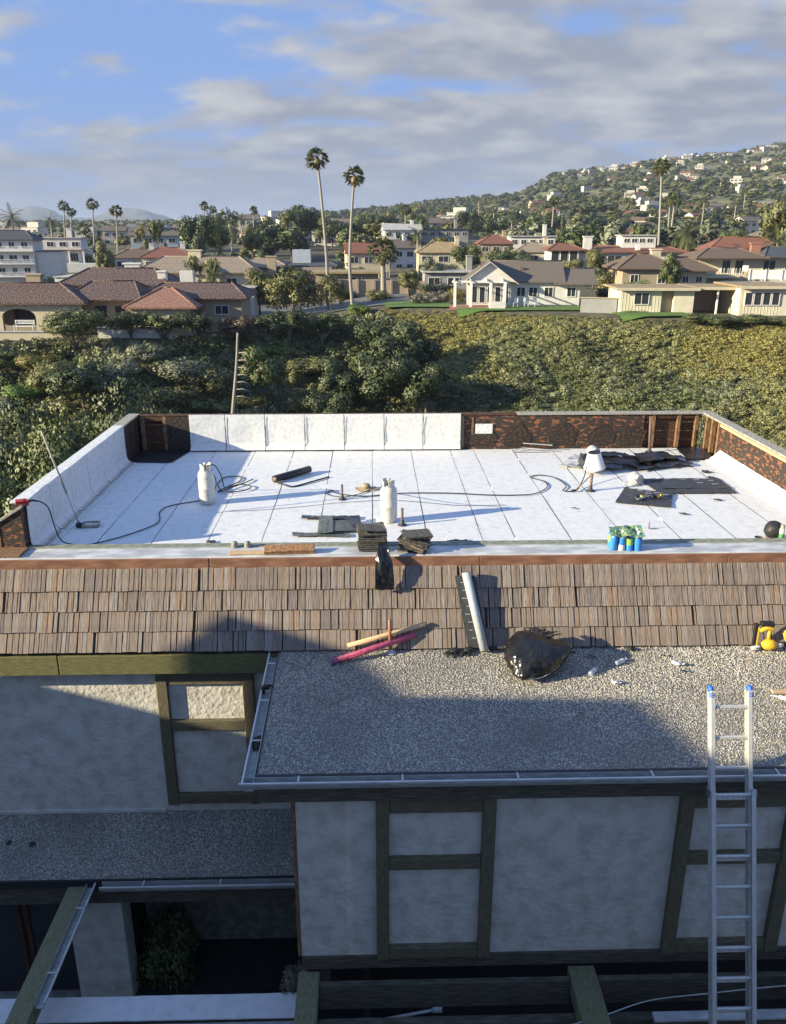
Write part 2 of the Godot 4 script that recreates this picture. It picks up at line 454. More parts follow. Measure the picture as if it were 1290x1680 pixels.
func sky_picture() -> ImageTexture:
	var W := 3072
	var Hh := 1536
	var im := Image.create(W, Hh, false, Image.FORMAT_RGB8)
	var a := noise(2.0, 5, FastNoiseLite.TYPE_SIMPLEX_SMOOTH, 6)
	a.fractal_gain = 0.57
	var b := noise(0.42, 9, FastNoiseLite.TYPE_SIMPLEX_SMOOTH, 3)
	var d := noise(4.5, 17, FastNoiseLite.TYPE_SIMPLEX_SMOOTH, 4)
	im.fill(lin(.09, .09, .085))
	for j in range(0, Hh / 2 + 2):
		var el := PI * 0.5 - PI * (j + 0.5) / Hh
		var sy := maxf(sin(el), 0.0)
		var cy := cos(el)
		var g := pow(1.0 - sy, 3.2)
		var blue := Vector3(.095, .165, .335).lerp(Vector3(.125, .195, .355), g)
		blue = blue.lerp(Vector3(.15, .19, .27), smooth(.16, .0, sy))
		var far := 1.0 / (sy + 0.20)
		var haze := smooth(.13, .012, sy)
		for i in W:
			var az := TAU * (i + 0.5) / W
			var x := sin(az) * cy * far
			var z := -cos(az) * cy * far
			# a bank of broken cloud that thickens to the right and away
			var cover := 0.30 * x - 0.46 * z - 0.50
			cover = clampf(cover, 0.36, 0.93) + 0.34 * b.get_noise_2d(x, z + 3.0)
			var n := a.get_noise_2d(x * 0.85, z * 1.25) * 0.62 + 0.5 + 0.05 * d.get_noise_2d(x, z)
			var q := smooth(0.76 - cover * 0.72, 1.10 - cover * 0.72, n)
			var rel := a.get_noise_2d(x * 0.85 - 0.16, z * 1.25 + 0.05) * 0.62 + 0.5
			var lit := clampf(0.42 - 1.3 * (rel - n) + 0.45 * d.get_noise_2d(x * 0.8 + 9.0, z) - 0.45 * (q - 0.6), 0.0, 1.0)
			var cl := Vector3(.150, .164, .200).lerp(Vector3(.268, .270, .274), lit)
			cl = cl.lerp(Vector3(.135, .165, .225), haze * 0.75)
			var c := blue.lerp(cl, q * 0.95)
			im.set_pixel(i, j, Color(c.x, c.y, c.z).linear_to_srgb())
	return ImageTexture.create_from_image(im)

func rim_z(x: float) -> float:
	if x > 0: return minf(-97.0 + 0.46 * x, -76.0) if x < 60.0 else -76.0
	return lerpf(-97.0, -84.0, smooth(0.0, -24.0, x))

func ridge_px(c: float) -> float:
	var k := [[-900, 18], [0, 22], [350, 24], [500, 34], [610, 40], [700, 50], [800, 61], [850, 67], [872, 74], [900, 96], [1000, 106], [1100, 122], [1180, 130], [1290, 147], [1500, 158], [2200, 150], [3500, 120]]
	for n in k.size() - 1:
		if c < k[n + 1][0]: return lerpf(k[n][1], k[n + 1][1], clampf((c - k[n][0]) / float(k[n + 1][0] - k[n][0]), 0, 1))
	return 120.0

func ground(x: float, z: float) -> float:
	if z > -20.5: return -12.0
	var rz := rim_z(x)
	var near := -12.0 - 0.5 * (-20.5 - z)
	var top := lerpf(-9.9, -8.0, smooth(-14.0, 4.0, x))
	var deep := -25.0 + 1.5 * fn.get_noise_2d(x * 3.0, z * 3.0)
	if z > rz:
		var far := top - (0.44 + 0.05 * fn.get_noise_2d(x * 1.5, 7.0)) * (z - rz) + (1.5 * fn.get_noise_2d(x * 4.5, z * 4.5) + 0.9 * fn.get_noise_2d(x * 13.0 + 70.0, z * 13.0)) * smooth(0, 6, z - rz)
		return maxf(maxf(far, near), deep)
	var D := -z
	var c := 609.0 + 1415.0 * x / D
	var y := top
	y = lerpf(y, -3.2, smooth(130.0, 330.0, D))
	y = lerpf(y, -0.5, smooth(330.0, 480.0, D))
	var rise := ridge_px(c) / 1494.0 * 1150.0
	var t := clampf((D - 330.0) / 820.0, 0.0, 1.0)
	if D < 1150.0:
		y += rise * pow(t, 1.35) * (1.0 + 0.10 * fn.get_noise_2d(x * 0.45, z * 0.45) * sin(PI * t)) + 7.0 * fn.get_noise_2d(x * 0.9, z * 0.35 + 50.0) * t * (1.0 - t) * 4.0 * smooth(500, 900, c)
	else:
		y += rise * (1.0 - 0.9 * smooth(1250.0, 2600.0, D))
	return y

func terrain():
	var zs := []
	var z := 70.0
	while z > -9000.0:
		zs.append(z)
		z -= 12.0 if z > -14.0 else (1.6 if z > -112.0 else 0.032 * -z)
	var cols := 170
	var st := mb(true)
	var grid := []
	for q in zs:
		var row := []
		var w := 70.0 + 0.95 * absf(q)
		for i in cols + 1:
			var x := (2.0 * i / cols - 1.0) * w
			row.append(v(x, ground(x, q) - (0.02 if q > -20.5 else 0.0), q))
		grid.append(row)
	for j in grid.size() - 1:
		for i in cols:
			quad(st, grid[j][i], grid[j][i + 1], grid[j + 1][i + 1], grid[j + 1][i], UPV)
	struct("ground", st, M.soil)
	# the hill's scrub lies as a sheet over the ground beyond the houses
	st = mb(true)
	for j in grid.size() - 1:
		if grid[j][0].z > -330.0 or grid[j][0].z < -3000.0: continue
		for i in cols:
			quad(st, grid[j][i] + v(0, .25, 0), grid[j][i + 1] + v(0, .25, 0), grid[j + 1][i + 1] + v(0, .25, 0), grid[j + 1][i] + v(0, .25, 0), UPV)
	struct("hillside", st, M.hill_scrub)
	st = mb()
	bb(st, -9.0, -12.2, -12.9, 13.0, -11.96, -.7)
	struct("courtyard", st, M.concrete)
	# low hills on the horizon to the left
	st = mb(true)
	var rows := []
	for j in 9:
		var row := []
		for i in 90:
			var c := -420.0 + i * 10.0
			var D := 4300.0 + j * 130.0
			var h := 0.0
			for b in [[-180, 150, 26], [30, 70, 30], [80, 40, 14], [160, 80, 22], [205, 45, 14], [250, 45, 24], [330, 70, 12]]:
				h += b[2] * exp(-pow((c - b[0]) / b[1], 2.0))
			h += 3.5 * fn.get_noise_2d(c * 2.3, 3.0) + 2.0 * fn.get_noise_2d(c * 7.0, 9.0)
			row.append(v((c - 609.0) / 1415.0 * D, -4.0 + maxf(h * 1.2, 0.0) / 1494.0 * 4300.0 * sin(PI * (j + 0.6) / 9.0) * (1.0 + 0.12 * fn.get_noise_2d(c * 2.0, j * 30.0)), -D))
		rows.append(row)
	for j in 8:
		for i in 89:
			quad(st, rows[j][i], rows[j][i + 1], rows[j + 1][i + 1], rows[j + 1][i], UPV)
	struct("far_hills", st, M.far_hill)

func _ready():
	rng.seed = 20240117
	fn.seed = 3
	fn.frequency = 0.01
	fn.fractal_octaves = 4
	# camera
	var cam := Camera3D.new()
	cam.name = "camera"
	cam.position = v(0, H, 0)
	cam.rotation = Vector3(deg_to_rad(-18.755), deg_to_rad(-1.457), 0)
	cam.rotation_order = EULER_ORDER_YXZ
	cam.fov = 64.164
	cam.near = 0.1
	cam.far = 12000.0
	add_child(cam)
	cam.current = true
	# sky, haze, exposure
	var env := Environment.new()
	var ps := PanoramaSkyMaterial.new()
	ps.panorama = sky_picture()
	env.background_mode = Environment.BG_SKY
	env.sky = Sky.new()
	env.sky.sky_material = ps
	env.background_energy_multiplier = 1.06
	env.tonemap_mode = Environment.TONE_MAPPER_LINEAR
	env.tonemap_exposure = 2.15
	env.fog_enabled = true
	env.fog_density = 0.00013
	env.fog_light_color = Color(0.80, 0.87, 1.0)
	env.sdfgi_enabled = true
	env.ssao_enabled = true
	env.ssil_enabled = true
	var we := WorldEnvironment.new()
	we.name = "environment"
	we.environment = env
	add_child(we)
	# low winter sun from the left, a little behind the viewer
	var sun := DirectionalLight3D.new()
	sun.name = "sun"
	sun.light_energy = 1.6
	sun.light_color = lin(1.0, 0.88, 0.60)
	sun.light_angular_distance = 0.5
	sun.shadow_enabled = true
	sun.position = v(0, 60, 0)
	add_child(sun)
	var az := deg_to_rad(16.5)
	var el := deg_to_rad(17.5)
	sun.look_at_from_position(v(0, 60, 0), v(0, 60, 0) + v(cos(az) * cos(el), -sin(el), -sin(az) * cos(el)))
	materials()
	terrain()
	neighbours_behind()
	townhouse()
	gravel()
	roof_things()
	lower_things()
	plants_init()
	canyon()
	houses()
	town()

# ---------------------------------------------------------------- the townhouse
# the house behind the viewer and the stepped wing on the left, whose shade falls on the lower roof
func neighbours_behind():
	var t := thing("apartment_house", "tan stucco apartment house across the courtyard, behind the viewer", "building", v(0, -12, 0))
	var st := mb()
	bb(st, -13, 0, -.6, 13, 8.4, 14)
	obj("wall", st, M.stucco, t)
	st = mb()
	bb(st, -13.2, 8.4, -.8, 13.2, 8.6, 14.2)
	obj("roof", st, M.cap_wood, t)
	t = thing("stepped_wing", "stepped stucco wing of the apartments on the left", "building", v(0, -12, 0))
	var U := v(.284, 0, .9588)
	var Hd := v(.9588, 0, -.284)
	for k in [[-20.0, -11.3, -6.82, -6.82], [-11.3, -9.25, -4.80, -4.74], [-9.25, -8.2, -4.74, -3.85], [-8.2, -6.75, -3.85, -3.90], [-6.75, 2.0, -3.66, -3.66]]:
		var y0: float = (k[2] + 14.0 * .3007) / .9537 + 12.0
		var y1: float = (k[3] + 14.0 * .3007) / .9537 + 12.0
		var xf := Transform3D(Basis(U, UPV, U.cross(UPV)), -Hd * 14.0)
		st = mb()
		prism(st, PackedVector2Array([Vector2(k[0], 0), Vector2(k[1] - .004, 0), Vector2(k[1] - .004, y1), Vector2(k[0], y0)]), 0.0, 5.0, xf)
		var w := obj("wall", st, M.stucco, t)

func plank_row(parent: Node, called: String, m: Material, x0: float, x1: float, y0: float, y1: float, z: float, n: int):
	for i in n:
		var a := lerpf(y0, y1, float(i) / n)
		var b := lerpf(y0, y1, float(i + 1) / n) - 0.012
		var st := mb()
		bb(st, x0, a, z - 0.03 - rr(0, .006), x1, b, z + rr(0, .006), .004)
		obj(called, st, m, parent)

var house: Node3D

func townhouse():
	house = thing("townhouse", "stucco townhouse with brown shake mansard and white flat roof being redone", "building", v(0, -12, 0))
	var hp := func(called: String, st: SurfaceTool, m: Material) -> MeshInstance3D:
		return obj(called, st, m, house, v(0, 12, 0))
	# ---- body
	var st := mb()
	bb(st, -5.5, -12, -18.46, 9.0, -4.86, -13.0)
	bb(st, -6.6, -12, -12.98, 9.0, -4.9, -11.46)
	hp.call("wall", st, M.stucco_dark).set_meta("label", "stucco outer wall towards the canyon")
	# ---- roof deck of membrane strips, laid from the left
	var edges := [-5.30, -4.40, -3.52, -2.63, -1.75, -0.86, 0.04, 0.93, 1.83, 2.37, 3.27, 4.17, 5.07, 5.97, 6.87, 7.6]
	st = mb()
	bb(st, -5.34, -4.85, -18.3, 7.6, -4.715, -11.95)
	var deck: MeshInstance3D = hp.call("roof_deck", st, M.tar_dark)
	for k in edges.size() - 1:
		var rows := []
		for j in 41:
			var row := []
			var z := lerpf(-18.29, -11.97, j / 40.0)
			for i in 8:
				var s := i / 7.0
				var x := lerpf(edges[k] - (0.05 if k else 0.0), edges[k + 1], s)
				var wob := 0.006 * fn.get_noise_2d(z * 60.0, k * 50.0) if i == 0 else 0.0
				var y := -4.70 + 0.006 * (1.0 - s) + 0.004 * fn.get_noise_2d(x * 90.0, z * 40.0)
				row.append(v(x + wob, y, z))
			rows.append(row)
		st = mb(true)
		sheet(st, rows, v(0, -.007, 0))
		var strip := obj("membrane_strip", st, M.membrane, deck)
		if k == 0: continue
		# the bead of bitumen squeezed out at the lap
		st = mb()
		var z := -18.25
		while z < -12.0:
			var ln := rr(.5, 1.6)
			var pts := []
			for q in 7:
				var zz := minf(z + ln * q / 6.0, -11.99)
				pts.append(v(edges[k] - .055 + rr(-.004, .004) + 0.006 * fn.get_noise_2d(zz * 60.0, k * 50.0), -4.696, zz))
			if z + ln * 0.5 < -12.0: tube(st, pts, rr(.0035, .0075), -1, 5)
			z += ln + (rr(.05, .25) if rng.randf() < .25 else 0.0)
		obj("seam_bead", st, M.seam, deck).set_meta("kind", "stuff")
	# black felt laid bare in the two back corners
	st = mb(true)
	patch(st, v(-5.28, -4.69, -17.27), v(-4.36, -4.69, -17.24), v(-4.16, -4.69, -18.28), v(-5.3, -4.69, -18.28), 14, 12, .02, 2.0)
	obj("felt_sheet", st, M.torch_plastic, deck)
	# ---- left parapet
	st = mb()
	bb(st, -5.52, -4.9, -18.46, -5.345, -3.90, -11.96)
	var pl: MeshInstance3D = hp.call("parapet", st, M.tar_dark)
	st = mb()
	bb(st, -5.56, -3.90, -17.28, -5.31, -3.865, -12.02, .006)
	obj("cap_strip", st, M.membrane_wall, pl)
	st = mb()
	bb(st, -5.56, -3.90, -18.5, -5.31, -3.862, -17.285, .006)
	obj("cap_board", st, M.cap_wood, pl)
	st = mb()
	prism(st, PackedVector2Array([Vector2(-5.31, -3.87), Vector2(-7.2, -5.02), Vector2(-7.2, -5.06), Vector2(-5.31, -3.91)]), -12.0, -11.84)
	obj("cap_board", st, M.cap_wood, pl)
	st = mb()
	prism(st, PackedVector2Array([Vector2(-5.35, -3.925), Vector2(-6.6, -4.69), Vector2(-6.6, -4.9), Vector2(-5.35, -4.9)]), -11.955, -11.87)
	obj("end_board", st, M.tar_board, pl)
	st = mb()
	bb(st, -5.75, -4.6, -11.875, -5.71, -4.2, -11.86)
	obj("batten", st, M.old_wood, pl)
	var zc := [-17.25, -16.55, -15.75, -14.85, -13.95, -13.0, -12.03]
	for k in 6:
		var rows := []
		for j in 12:
			var row := []
			for i in 13:
				var z := lerpf(zc[k] + .006, zc[k + 1] - .006, i / 12.0)
				var t := j / 11.0
				var x := -5.335
				var y := lerpf(-3.86, -4.58, minf(t / 0.78, 1.0))
				if t > 0.70:
					var a := (t - 0.70) / 0.30 * PI * 0.5
					x = -5.335 + 0.16 * (1.0 - cos(a)) + 0.06 * smooth(.85, 1.0, t)
					y = -4.52 - 0.165 * sin(a)
				elif t <= 0.70: y = lerpf(-3.86, -4.52, t / .70)
				x += 0.012 + 0.02 * fn.get_noise_3d(x * 50, y * 160.0, z * 160.0) + 0.012 * smooth(.75, 1.0, t) * (1.0 - smooth(0.0, .12, absf(i / 12.0 - .5) - .38))
				row.append(v(x, y, z))
			rows.append(row)
		st = mb(true)
		sheet(st, rows, v(-.006, .002, 0))
		obj("membrane_panel", st, M.membrane_wall, pl)
	# ---- back parapet: open bay, seven membrane panels, tarred boards, open bay
	st = mb()
	bb(st, -4.15, -4.9, -18.46, 6.25, -3.90, -18.31)
	var pb: MeshInstance3D = hp.call("parapet", st, M.tar_board)
	st = mb()
	bb(st, -5.56, -3.90, -18.5, 2.0, -3.872, -18.35, .005)
	obj("cap_board", st, M.dark_wood, pb)
	st = mb()
	bb(st, 2.004, -3.905, -18.5, 3.3, -3.866, -18.29, .005)
	obj("cap_board", st, M.dark_wood, pb)
	st = mb()
	bb(st, 3.304, -3.90, -18.5, 7.82, -3.86, -18.27, .005)
	obj("cap_board", st, M.cap_wood, pb)
	var xc := [-4.16, -3.35, -2.45, -1.55, -0.65, 0.26, 1.15, 2.02]
	for k in 7:
		var rows := []
		for j in 11:
			var row := []
			for i in 14:
				var x := lerpf(xc[k] + .007, xc[k + 1] - .007, i / 13.0)
				var t := j / 10.0
				var y := lerpf(-3.855, -4.66, t)
				var z := -18.30 + 0.02 + 0.016 * fn.get_noise_2d(x * 110.0 + k * 40.0, y * 130.0) * smooth(0, .15, t) + 0.006 * sin(t * PI)
				if t > .85: z += .10 * pow((t - .85) / .15, 2.0)
				row.append(v(x, y, z))
			rows.append(row)
		st = mb(true)
		sheet(st, rows, v(0, .002, -.007))
		obj("membrane_panel", st, M.membrane_wall, pb)
		st = mb()
		var pts := []
		for q in 7: pts.append(v(xc[k + 1] + rr(-.006, .006), lerpf(-3.9, -4.62, q / 6.0), -18.262))
		if k < 6: tube(st, pts, .005, -1, 5)
		else: bb(st, 2.03, -4.69, -18.3, 2.09, -3.91, -18.255)
		obj("seam", st, M.seam, pb)
	# torn edges of the tarred sheathing
	for k in 5:
		st = mb()
		var x: float = [2.25, 3.05, 4.1, 5.0, 5.7][k]
		prism(st, PackedVector2Array([Vector2(x, -4.62), Vector2(x + .55, -4.6), Vector2(x + .62, -4.35 + rr(-.1, .1)), Vector2(x + .35, -4.1 + rr(-.1, .1)), Vector2(x + .08, -4.22), Vector2(x - .05, -4.45)]), -18.312, -18.298)
		obj("tar_patch", st, M.tar_dark, pb)
	st = mb()
	bb(st, 2.36, -4.33, -18.31, 2.75, -4.10, -18.285, .004)
	obj("repair_patch", st, M.membrane_wall, pb)
	st = mb()
	bb(st, 2.27, -4.36, -18.31, 2.31, -3.95, -18.296)
	obj("batten", st, M.old_wood, pb)
	for bay in [[-5.34, -4.15, [-5.22, -4.72]], [6.25, 7.58, [6.47, 7.06, 7.48]]]:
		plank_row(pb, "siding_board", M.dark_wood, bay[0], bay[1], -4.72, -3.90, -18.42, 4)
		for x in bay[2]:
			st = mb()
			bb(st, x - .04, -4.68, -18.40, x + .04, -3.905, -18.31, .004)
			obj("stud", st, M.old_wood, pb)
		st = mb()
		bb(st, bay[0], -4.0, -18.41, bay[1], -3.91, -18.33)
		obj("top_plate", st, M.dark_wood, pb)
	st = mb()
	bb(st, -4.68, -4.69, -18.32, -4.155, -3.91, -18.30)
	obj("tar_patch", st, M.tar_dark, pb)
	st = mb()
	bb(st, -5.344, -4.69, -18.28, -5.33, -3.91, -17.26)
	obj("tar_patch", st, M.tar_dark, pl)
	for z in [-18.15, -17.75]:
		st = mb()
		bb(st, -5.332, -4.69, z - .035, -5.30, -3.91, z + .035, .004)
		obj("stud", st, M.dark_wood, pl)
	# ---- right parapet
	st = mb()
	bb(st, 7.62, -4.9, -17.35, 7.78, -3.90, -11.1)
	var pr: MeshInstance3D = hp.call("parapet", st, M.tar_board)
	plank_row(pr, "siding_board", M.dark_wood, 7.72, 7.76, -4.72, -3.90, -18.0, 1)
	st = mb()
	bb(st, 7.72, -4.9, -18.44, 7.78, -3.9, -17.36)
	obj("siding_board", st, M.dark_wood, pr)
	for z in [-18.1, -17.78, -17.42]:
		st = mb()
		bb(st, 7.60, -4.68, z - .04, 7.70, -3.905, z + .04, .004)
		obj("stud", st, M.old_wood, pr)
	st = mb()
	bb(st, 7.58, -3.90, -18.26, 7.82, -3.855, -11.05, .006)
	obj("cap_board", st, M.cap_wood, pr)
	st = mb()
	bb(st, 7.585, -3.97, -17.3, 7.615, -3.91, -11.1)
	obj("batten", st, M.tan_wood, pr)
	var rr_rows := []
	for j in 6:
		var row := []
		for i in 30:
			var a := j / 5.0
			row.append(v(7.30 + .31 * a, -4.685 + .21 * pow(a, 1.8) + .01 * fn.get_noise_2d(i * 40.0, j * 40.0), lerpf(-17.22, -11.97, i / 29.0)))
		rr_rows.append(row)
	st = mb(true)
	sheet(st, rr_rows, v(0, -.01, 0))
	obj("cant_strip", st, M.membrane_wall, pr)
	# ---- front curb and rust-brown fascia
	st = mb()
	bb(st, -6.6, -4.85, -11.93, 9.0, -4.585, -11.47, .012)
	var cu: MeshInstance3D = hp.call("curb", st, M.curb_metal)
	st = mb()
	bb(st, -5.34, -4.72, -12.03, 9.0, -4.572, -11.86, .01)
	obj("curb_edge", st, M.curb_green, cu)
	for k in [[-6.6, -2.48], [-2.46, 1.6], [1.605, 5.4], [5.405, 9.0]]:
		st = mb()
		bb(st, k[0], -4.785, -11.468, k[1], -4.60, -11.43, .006)
		obj("fascia_strip", st, M.rust, cu)
	st = mb()
	bb(st, -6.2, -4.58, -11.85, -5.3, -4.545, -11.5, .004)
	obj("curb_board", st, M.old_wood, cu)
	# ---- mansard of split shakes: four courses
	var top := v(0, -4.80, -11.45)
	var bot := v(0, -5.87, -10.95)
	var up := (top - bot).normalized()
	var nrm := v(1, 0, 0).cross(up)
	st = mb()
	prism(st, PackedVector2Array([Vector2(-11.46, -4.79), Vector2(-10.975, -5.86), Vector2(-11.46, -5.86)]), -9.0, 6.6, Transform3D(Basis(v(0, 0, 1), UPV, v(-1, 0, 0)), Vector3.ZERO))
	var man: MeshInstance3D = hp.call("mansard_roof", st, M.drip_edge)
	man.set_meta("label", "steep mansard of brown grooved shakes in four courses")
	var tones := [[.385, .285, .215], [.335, .27, .22], [.32, .265, .225], [.35, .285, .235], [.29, .245, .215], [.355, .28, .225]]
	var shakes := []
	for k in 18:
		st = mb()
		var w := 0.17 + 0.022 * (k % 9)
		var base: Array = tones[k % 6]
		var x := 0.0
		while x < w - 0.004:
			var g := rng.randf()
			var dark := g < .30 and x > .02
			var dx := minf(rr(.006, .014) if dark else rr(.035, .085), w - x)
			var tn := rr(.90, 1.08)
			var col := Color(base[0] * tn, base[1] * tn, base[2] * tn)
			if dark: col = Color(.075, .065, .06)
			elif g < .40: col = Color(.38 * tn, .335 * tn, .295 * tn)
			st.set_color(col)
			var th := rr(.010, .016) if dark else rr(.034, .046)
			bx(st, v(x + dx * .5 - w * .5, -.17, th * .5), v(dx, .34 + rr(-.004, .004), th), 0.0)
			x += dx
		shakes.append([w, done(st)])
	for row in 4:
		var x := -6.5 - rr(0, .15)
		while x < 8.9:
			var s: Array = shakes[rng.randi() % 18]
			var xf := Transform3D(Basis(v(1, 0, 0), up, nrm), bot + up * (0.30 * (row + 1) + .02 + rr(-.006, .006)) + v(x + s[0] * .5, 0, 0) + nrm * .004)
			xf.basis = xf.basis * Basis(v(1, 0, 0), -.10) * Basis(v(0, 0, 1), rr(-.012, .012))
			var o := put("shake", s[1], M.shingle, man)
			o.transform = xf
			x += s[0] + rr(.008, .020)
	# ---- eave on the left: green beam of two boards, soffit
	st = mb()
	bb(st, -6.6, -6.25, -11.0, -4.72, -5.93, -10.91, .008)
	hp.call("eave_board", st, M.green_wood)
	st = mb()
	bb(st, -4.705, -6.25, -11.0, -1.46, -5.93, -10.91, .008)
	hp.call("eave_board", st, M.green_wood)
	st = mb()
	bb(st, -6.6, -6.0, -11.3, 9.0, -5.875, -11.0)
	hp.call("soffit", st, M.green_dull)
	# ---- upper wall on the left with its timber frame
	st = mb()
	bb(st, -6.6, -9.1, -11.45, -0.9, -5.95, -11.25)
	hp.call("upper_wall", st, M.stucco)
	st = mb()
	bb(st, -6.6, -8.985, -11.25, -3.44, -8.92, -11.215, .006)
	hp.call("wall_foot", st, M.stucco)
	timber_frame(-3.38, -1.88, -6.30, -8.82, -11.25, .17)
	# ---- the box that juts out on the right
	st = mb()
	bb(st, -1.0, -9.12, -11.24, 9.0, -6.15, -8.45)
	hp.call("bay_wall", st, M.stucco)
	timber_frame(0.0, 1.50, -6.50, -9.14, -8.45, .165)
	timber_frame(3.81, 5.37, -6.50, -9.14, -8.45, .175)
	st = mb()
	bb(st, -1.05, -9.12, -11.2, -1.003, -6.3, -8.44, .004)
	hp.call("corner_trim", st, M.old_wood)
	st = mb()
	bb(st, -1.0, -9.34, -8.62, 9.0, -9.125, -8.43, .006)
	hp.call("sill_beam", st, M.green_dull)
	st = mb()
	bb(st, -1.42, -6.52, -8.42, 9.0, -6.14, -8.27, .006)
	hp.call("eave_board", st, M.green_dull)
	st = mb()
	bb(st, -1.40, -6.40, -11.0, -1.25, -6.14, -8.43, .006)
	hp.call("eave_board", st, M.green_dull)
	st = mb()
	bb(st, -1.25, -6.25, -11.0, 9.0, -6.16, -8.43)
	hp.call("soffit", st, M.green_dull)
	# gravel roof slabs
	st = mb()
	prism(st, PackedVector2Array([Vector2(-11.02, -5.885), Vector2(-8.24, -6.115), Vector2(-8.24, -6.15), Vector2(-11.02, -6.15)]), -9.0, 1.42, Transform3D(Basis(v(0, 0, 1), UPV, v(-1, 0, 0)), Vector3.ZERO))
	hp.call("gravel_roof", st, M.gravel_bed)
	st = mb()
	bb(st, -1.44, -6.15, -8.24, 9.0, -6.085, -8.2)
	hp.call("drip_edge", st, M.drip_edge)
	gutter(v(-1.60, -6.09, -8.195), v(9.0, -6.09, -8.195), v(0, 0, 1), [-0.91, 0.32, 1.69, 3.3, 4.81, 6.2])
	gutter(v(-1.435, -5.90, -10.95), v(-1.435, -6.09, -8.06), v(-1, 0, 0), [.35, 1.25, 2.1])
	# porch roof on the left
	st = mb()
	prism(st, PackedVector2Array([Vector2(-11.25, -8.985), Vector2(-10.02, -9.25), Vector2(-10.02, -9.33), Vector2(-11.25, -9.33)]), 1.055, 6.6, Transform3D(Basis(v(0, 0, 1), UPV, v(-1, 0, 0)), Vector3.ZERO))
	hp.call("porch_roof", st, M.gravel_bed)
	st = mb()
	bb(st, -6.6, -9.36, -10.02, -1.06, -9.225, -9.985)
	hp.call("drip_edge", st, M.drip_edge)
	st = mb()
	bb(st, -6.6, -9.7, -10.14, -1.06, -9.34, -10.03, .006)
	hp.call("porch_beam", st, M.green_dull)
	gutter(v(-4.14, -9.24, -9.98), v(-1.06, -9.24, -9.98), v(0, 0, 1), [-3.5, -2.35, -1.2])
	gutter(v(-4.37, -9.27, -10.0), v(-4.37, -9.27, -7.95), v(1, 0, 0), [.5, 1.6])
	# ground floor: alcove with its shade painted near-black, door, sliding door
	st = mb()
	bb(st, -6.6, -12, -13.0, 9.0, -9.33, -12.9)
	hp.call("alcove_wall", st, M.alcove_shade)
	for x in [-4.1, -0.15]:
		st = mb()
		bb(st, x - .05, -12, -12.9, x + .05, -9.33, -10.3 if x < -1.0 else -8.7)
		hp.call("alcove_wall", st, M.alcove_shade)
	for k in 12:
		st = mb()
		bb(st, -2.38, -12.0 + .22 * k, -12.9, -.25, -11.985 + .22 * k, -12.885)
		hp.call("alcove_lap", st, M.alcove_shade)
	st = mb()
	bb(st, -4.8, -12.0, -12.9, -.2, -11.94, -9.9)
	hp.call("alcove_floor", st, M.alcove_shade)  # floor coloured as dark as the alcove shade
	st = mb()
	bb(st, -4.85, -12, -10.62, -4.0, -9.33, -10.25, .01)
	hp.call("pier", st, M.stucco)
	st = mb()
	bb(st, -6.6, -12, -10.6, -4.86, -9.7, -10.5)
	var sl: MeshInstance3D = hp.call("sliding_door", st, M.brown_door)
	for x in [-6.5, -5.65]:
		st = mb()
		bb(st, x + .07, -11.9, -10.5, x + .72, -9.85, -10.49)
		obj("glass_panel", st, M.glass_dark, sl)
		for e in [[x, x + .07], [x + .72, x + .79]]:
			st = mb()
			bb(st, e[0], -12, -10.5, e[1], -9.7, -10.46, .004)
			obj("door_stile", st, M.brown_door, sl)
	st = mb()
	bb(st, -3.68, -12, -12.9, -2.45, -9.75, -12.83, .005)
	var dr: MeshInstance3D = hp.call("front_door", st, M.brown_door)
	for k in 4:
		st = mb()
		bb(st, -3.55 + .58 * (k % 2), -11.75 + 1.0 * (k / 2), -12.83, -3.1 + .58 * (k % 2), -10.9 + 1.0 * (k / 2), -12.815, .005)
		obj("door_panel", st, M.brown_door, dr)
	st = mb()
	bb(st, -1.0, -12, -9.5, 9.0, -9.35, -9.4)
	hp.call("ground_floor_wall", st, M.bay_shade)  # flat black sheet in place of the shaded opening
	# low white-topped roof edge at the left foot of the picture
	st = mb()
	bb(st, -6.6, -10.15, -8.55, -1.06, -9.93, -8.22)
	var lr: MeshInstance3D = hp.call("low_roof", st, M.green_dull)
	st = mb(true)
	var rows2 := []
	for j in 5:
		var row := []
		for i in 40: row.append(v(lerpf(-6.6, -1.1, i / 39.0), -9.9 + .012 * fn.get_noise_2d(i * 17.0, j * 40.0), lerpf(-8.57, -8.2, j / 4.0)))
		rows2.append(row)
	sheet(st, rows2, v(0, -.02, 0))
	obj("membrane_sheet", st, M.membrane, lr)
	st = mb()
	bb(st, -6.6, -10.0, -8.2, -1.0, -9.96, -8.11, .008)
	hp.call("gutter_lip", st, M.gutter)
	# beams that run from the house towards the courtyard
	for k in [[-4.66, -4.385, -9.60, -9.33, -10.02], [-1.05, -.77, -9.58, -9.35, -8.42], [2.57, 2.93, -9.62, -9.35, -8.42]]:
		st = mb()
		bb(st, k[0], k[2], k[4], k[1], k[3], -.62, .014)
		hp.call("trellis_beam", st, M.green_beam)
	for k in [[-.765, 2.565], [2.935, 9.0]]:
		st = mb()
		bb(st, k[0], -9.78, -8.27, k[1], -9.36, -8.19, .008)
		hp.call("trellis_joist", st, M.green_dull)
		st = mb()
		bb(st, k[0], -9.86, -7.92, k[1], -9.60, -7.8, .008)
		hp.call("trellis_joist", st, M.green_dull)
	st = mb()
	bb(st, -0.77, -9.75, -8.62, -0.64, -9.36, -8.5)
	hp.call("beam_hanger", st, M.green_dull)

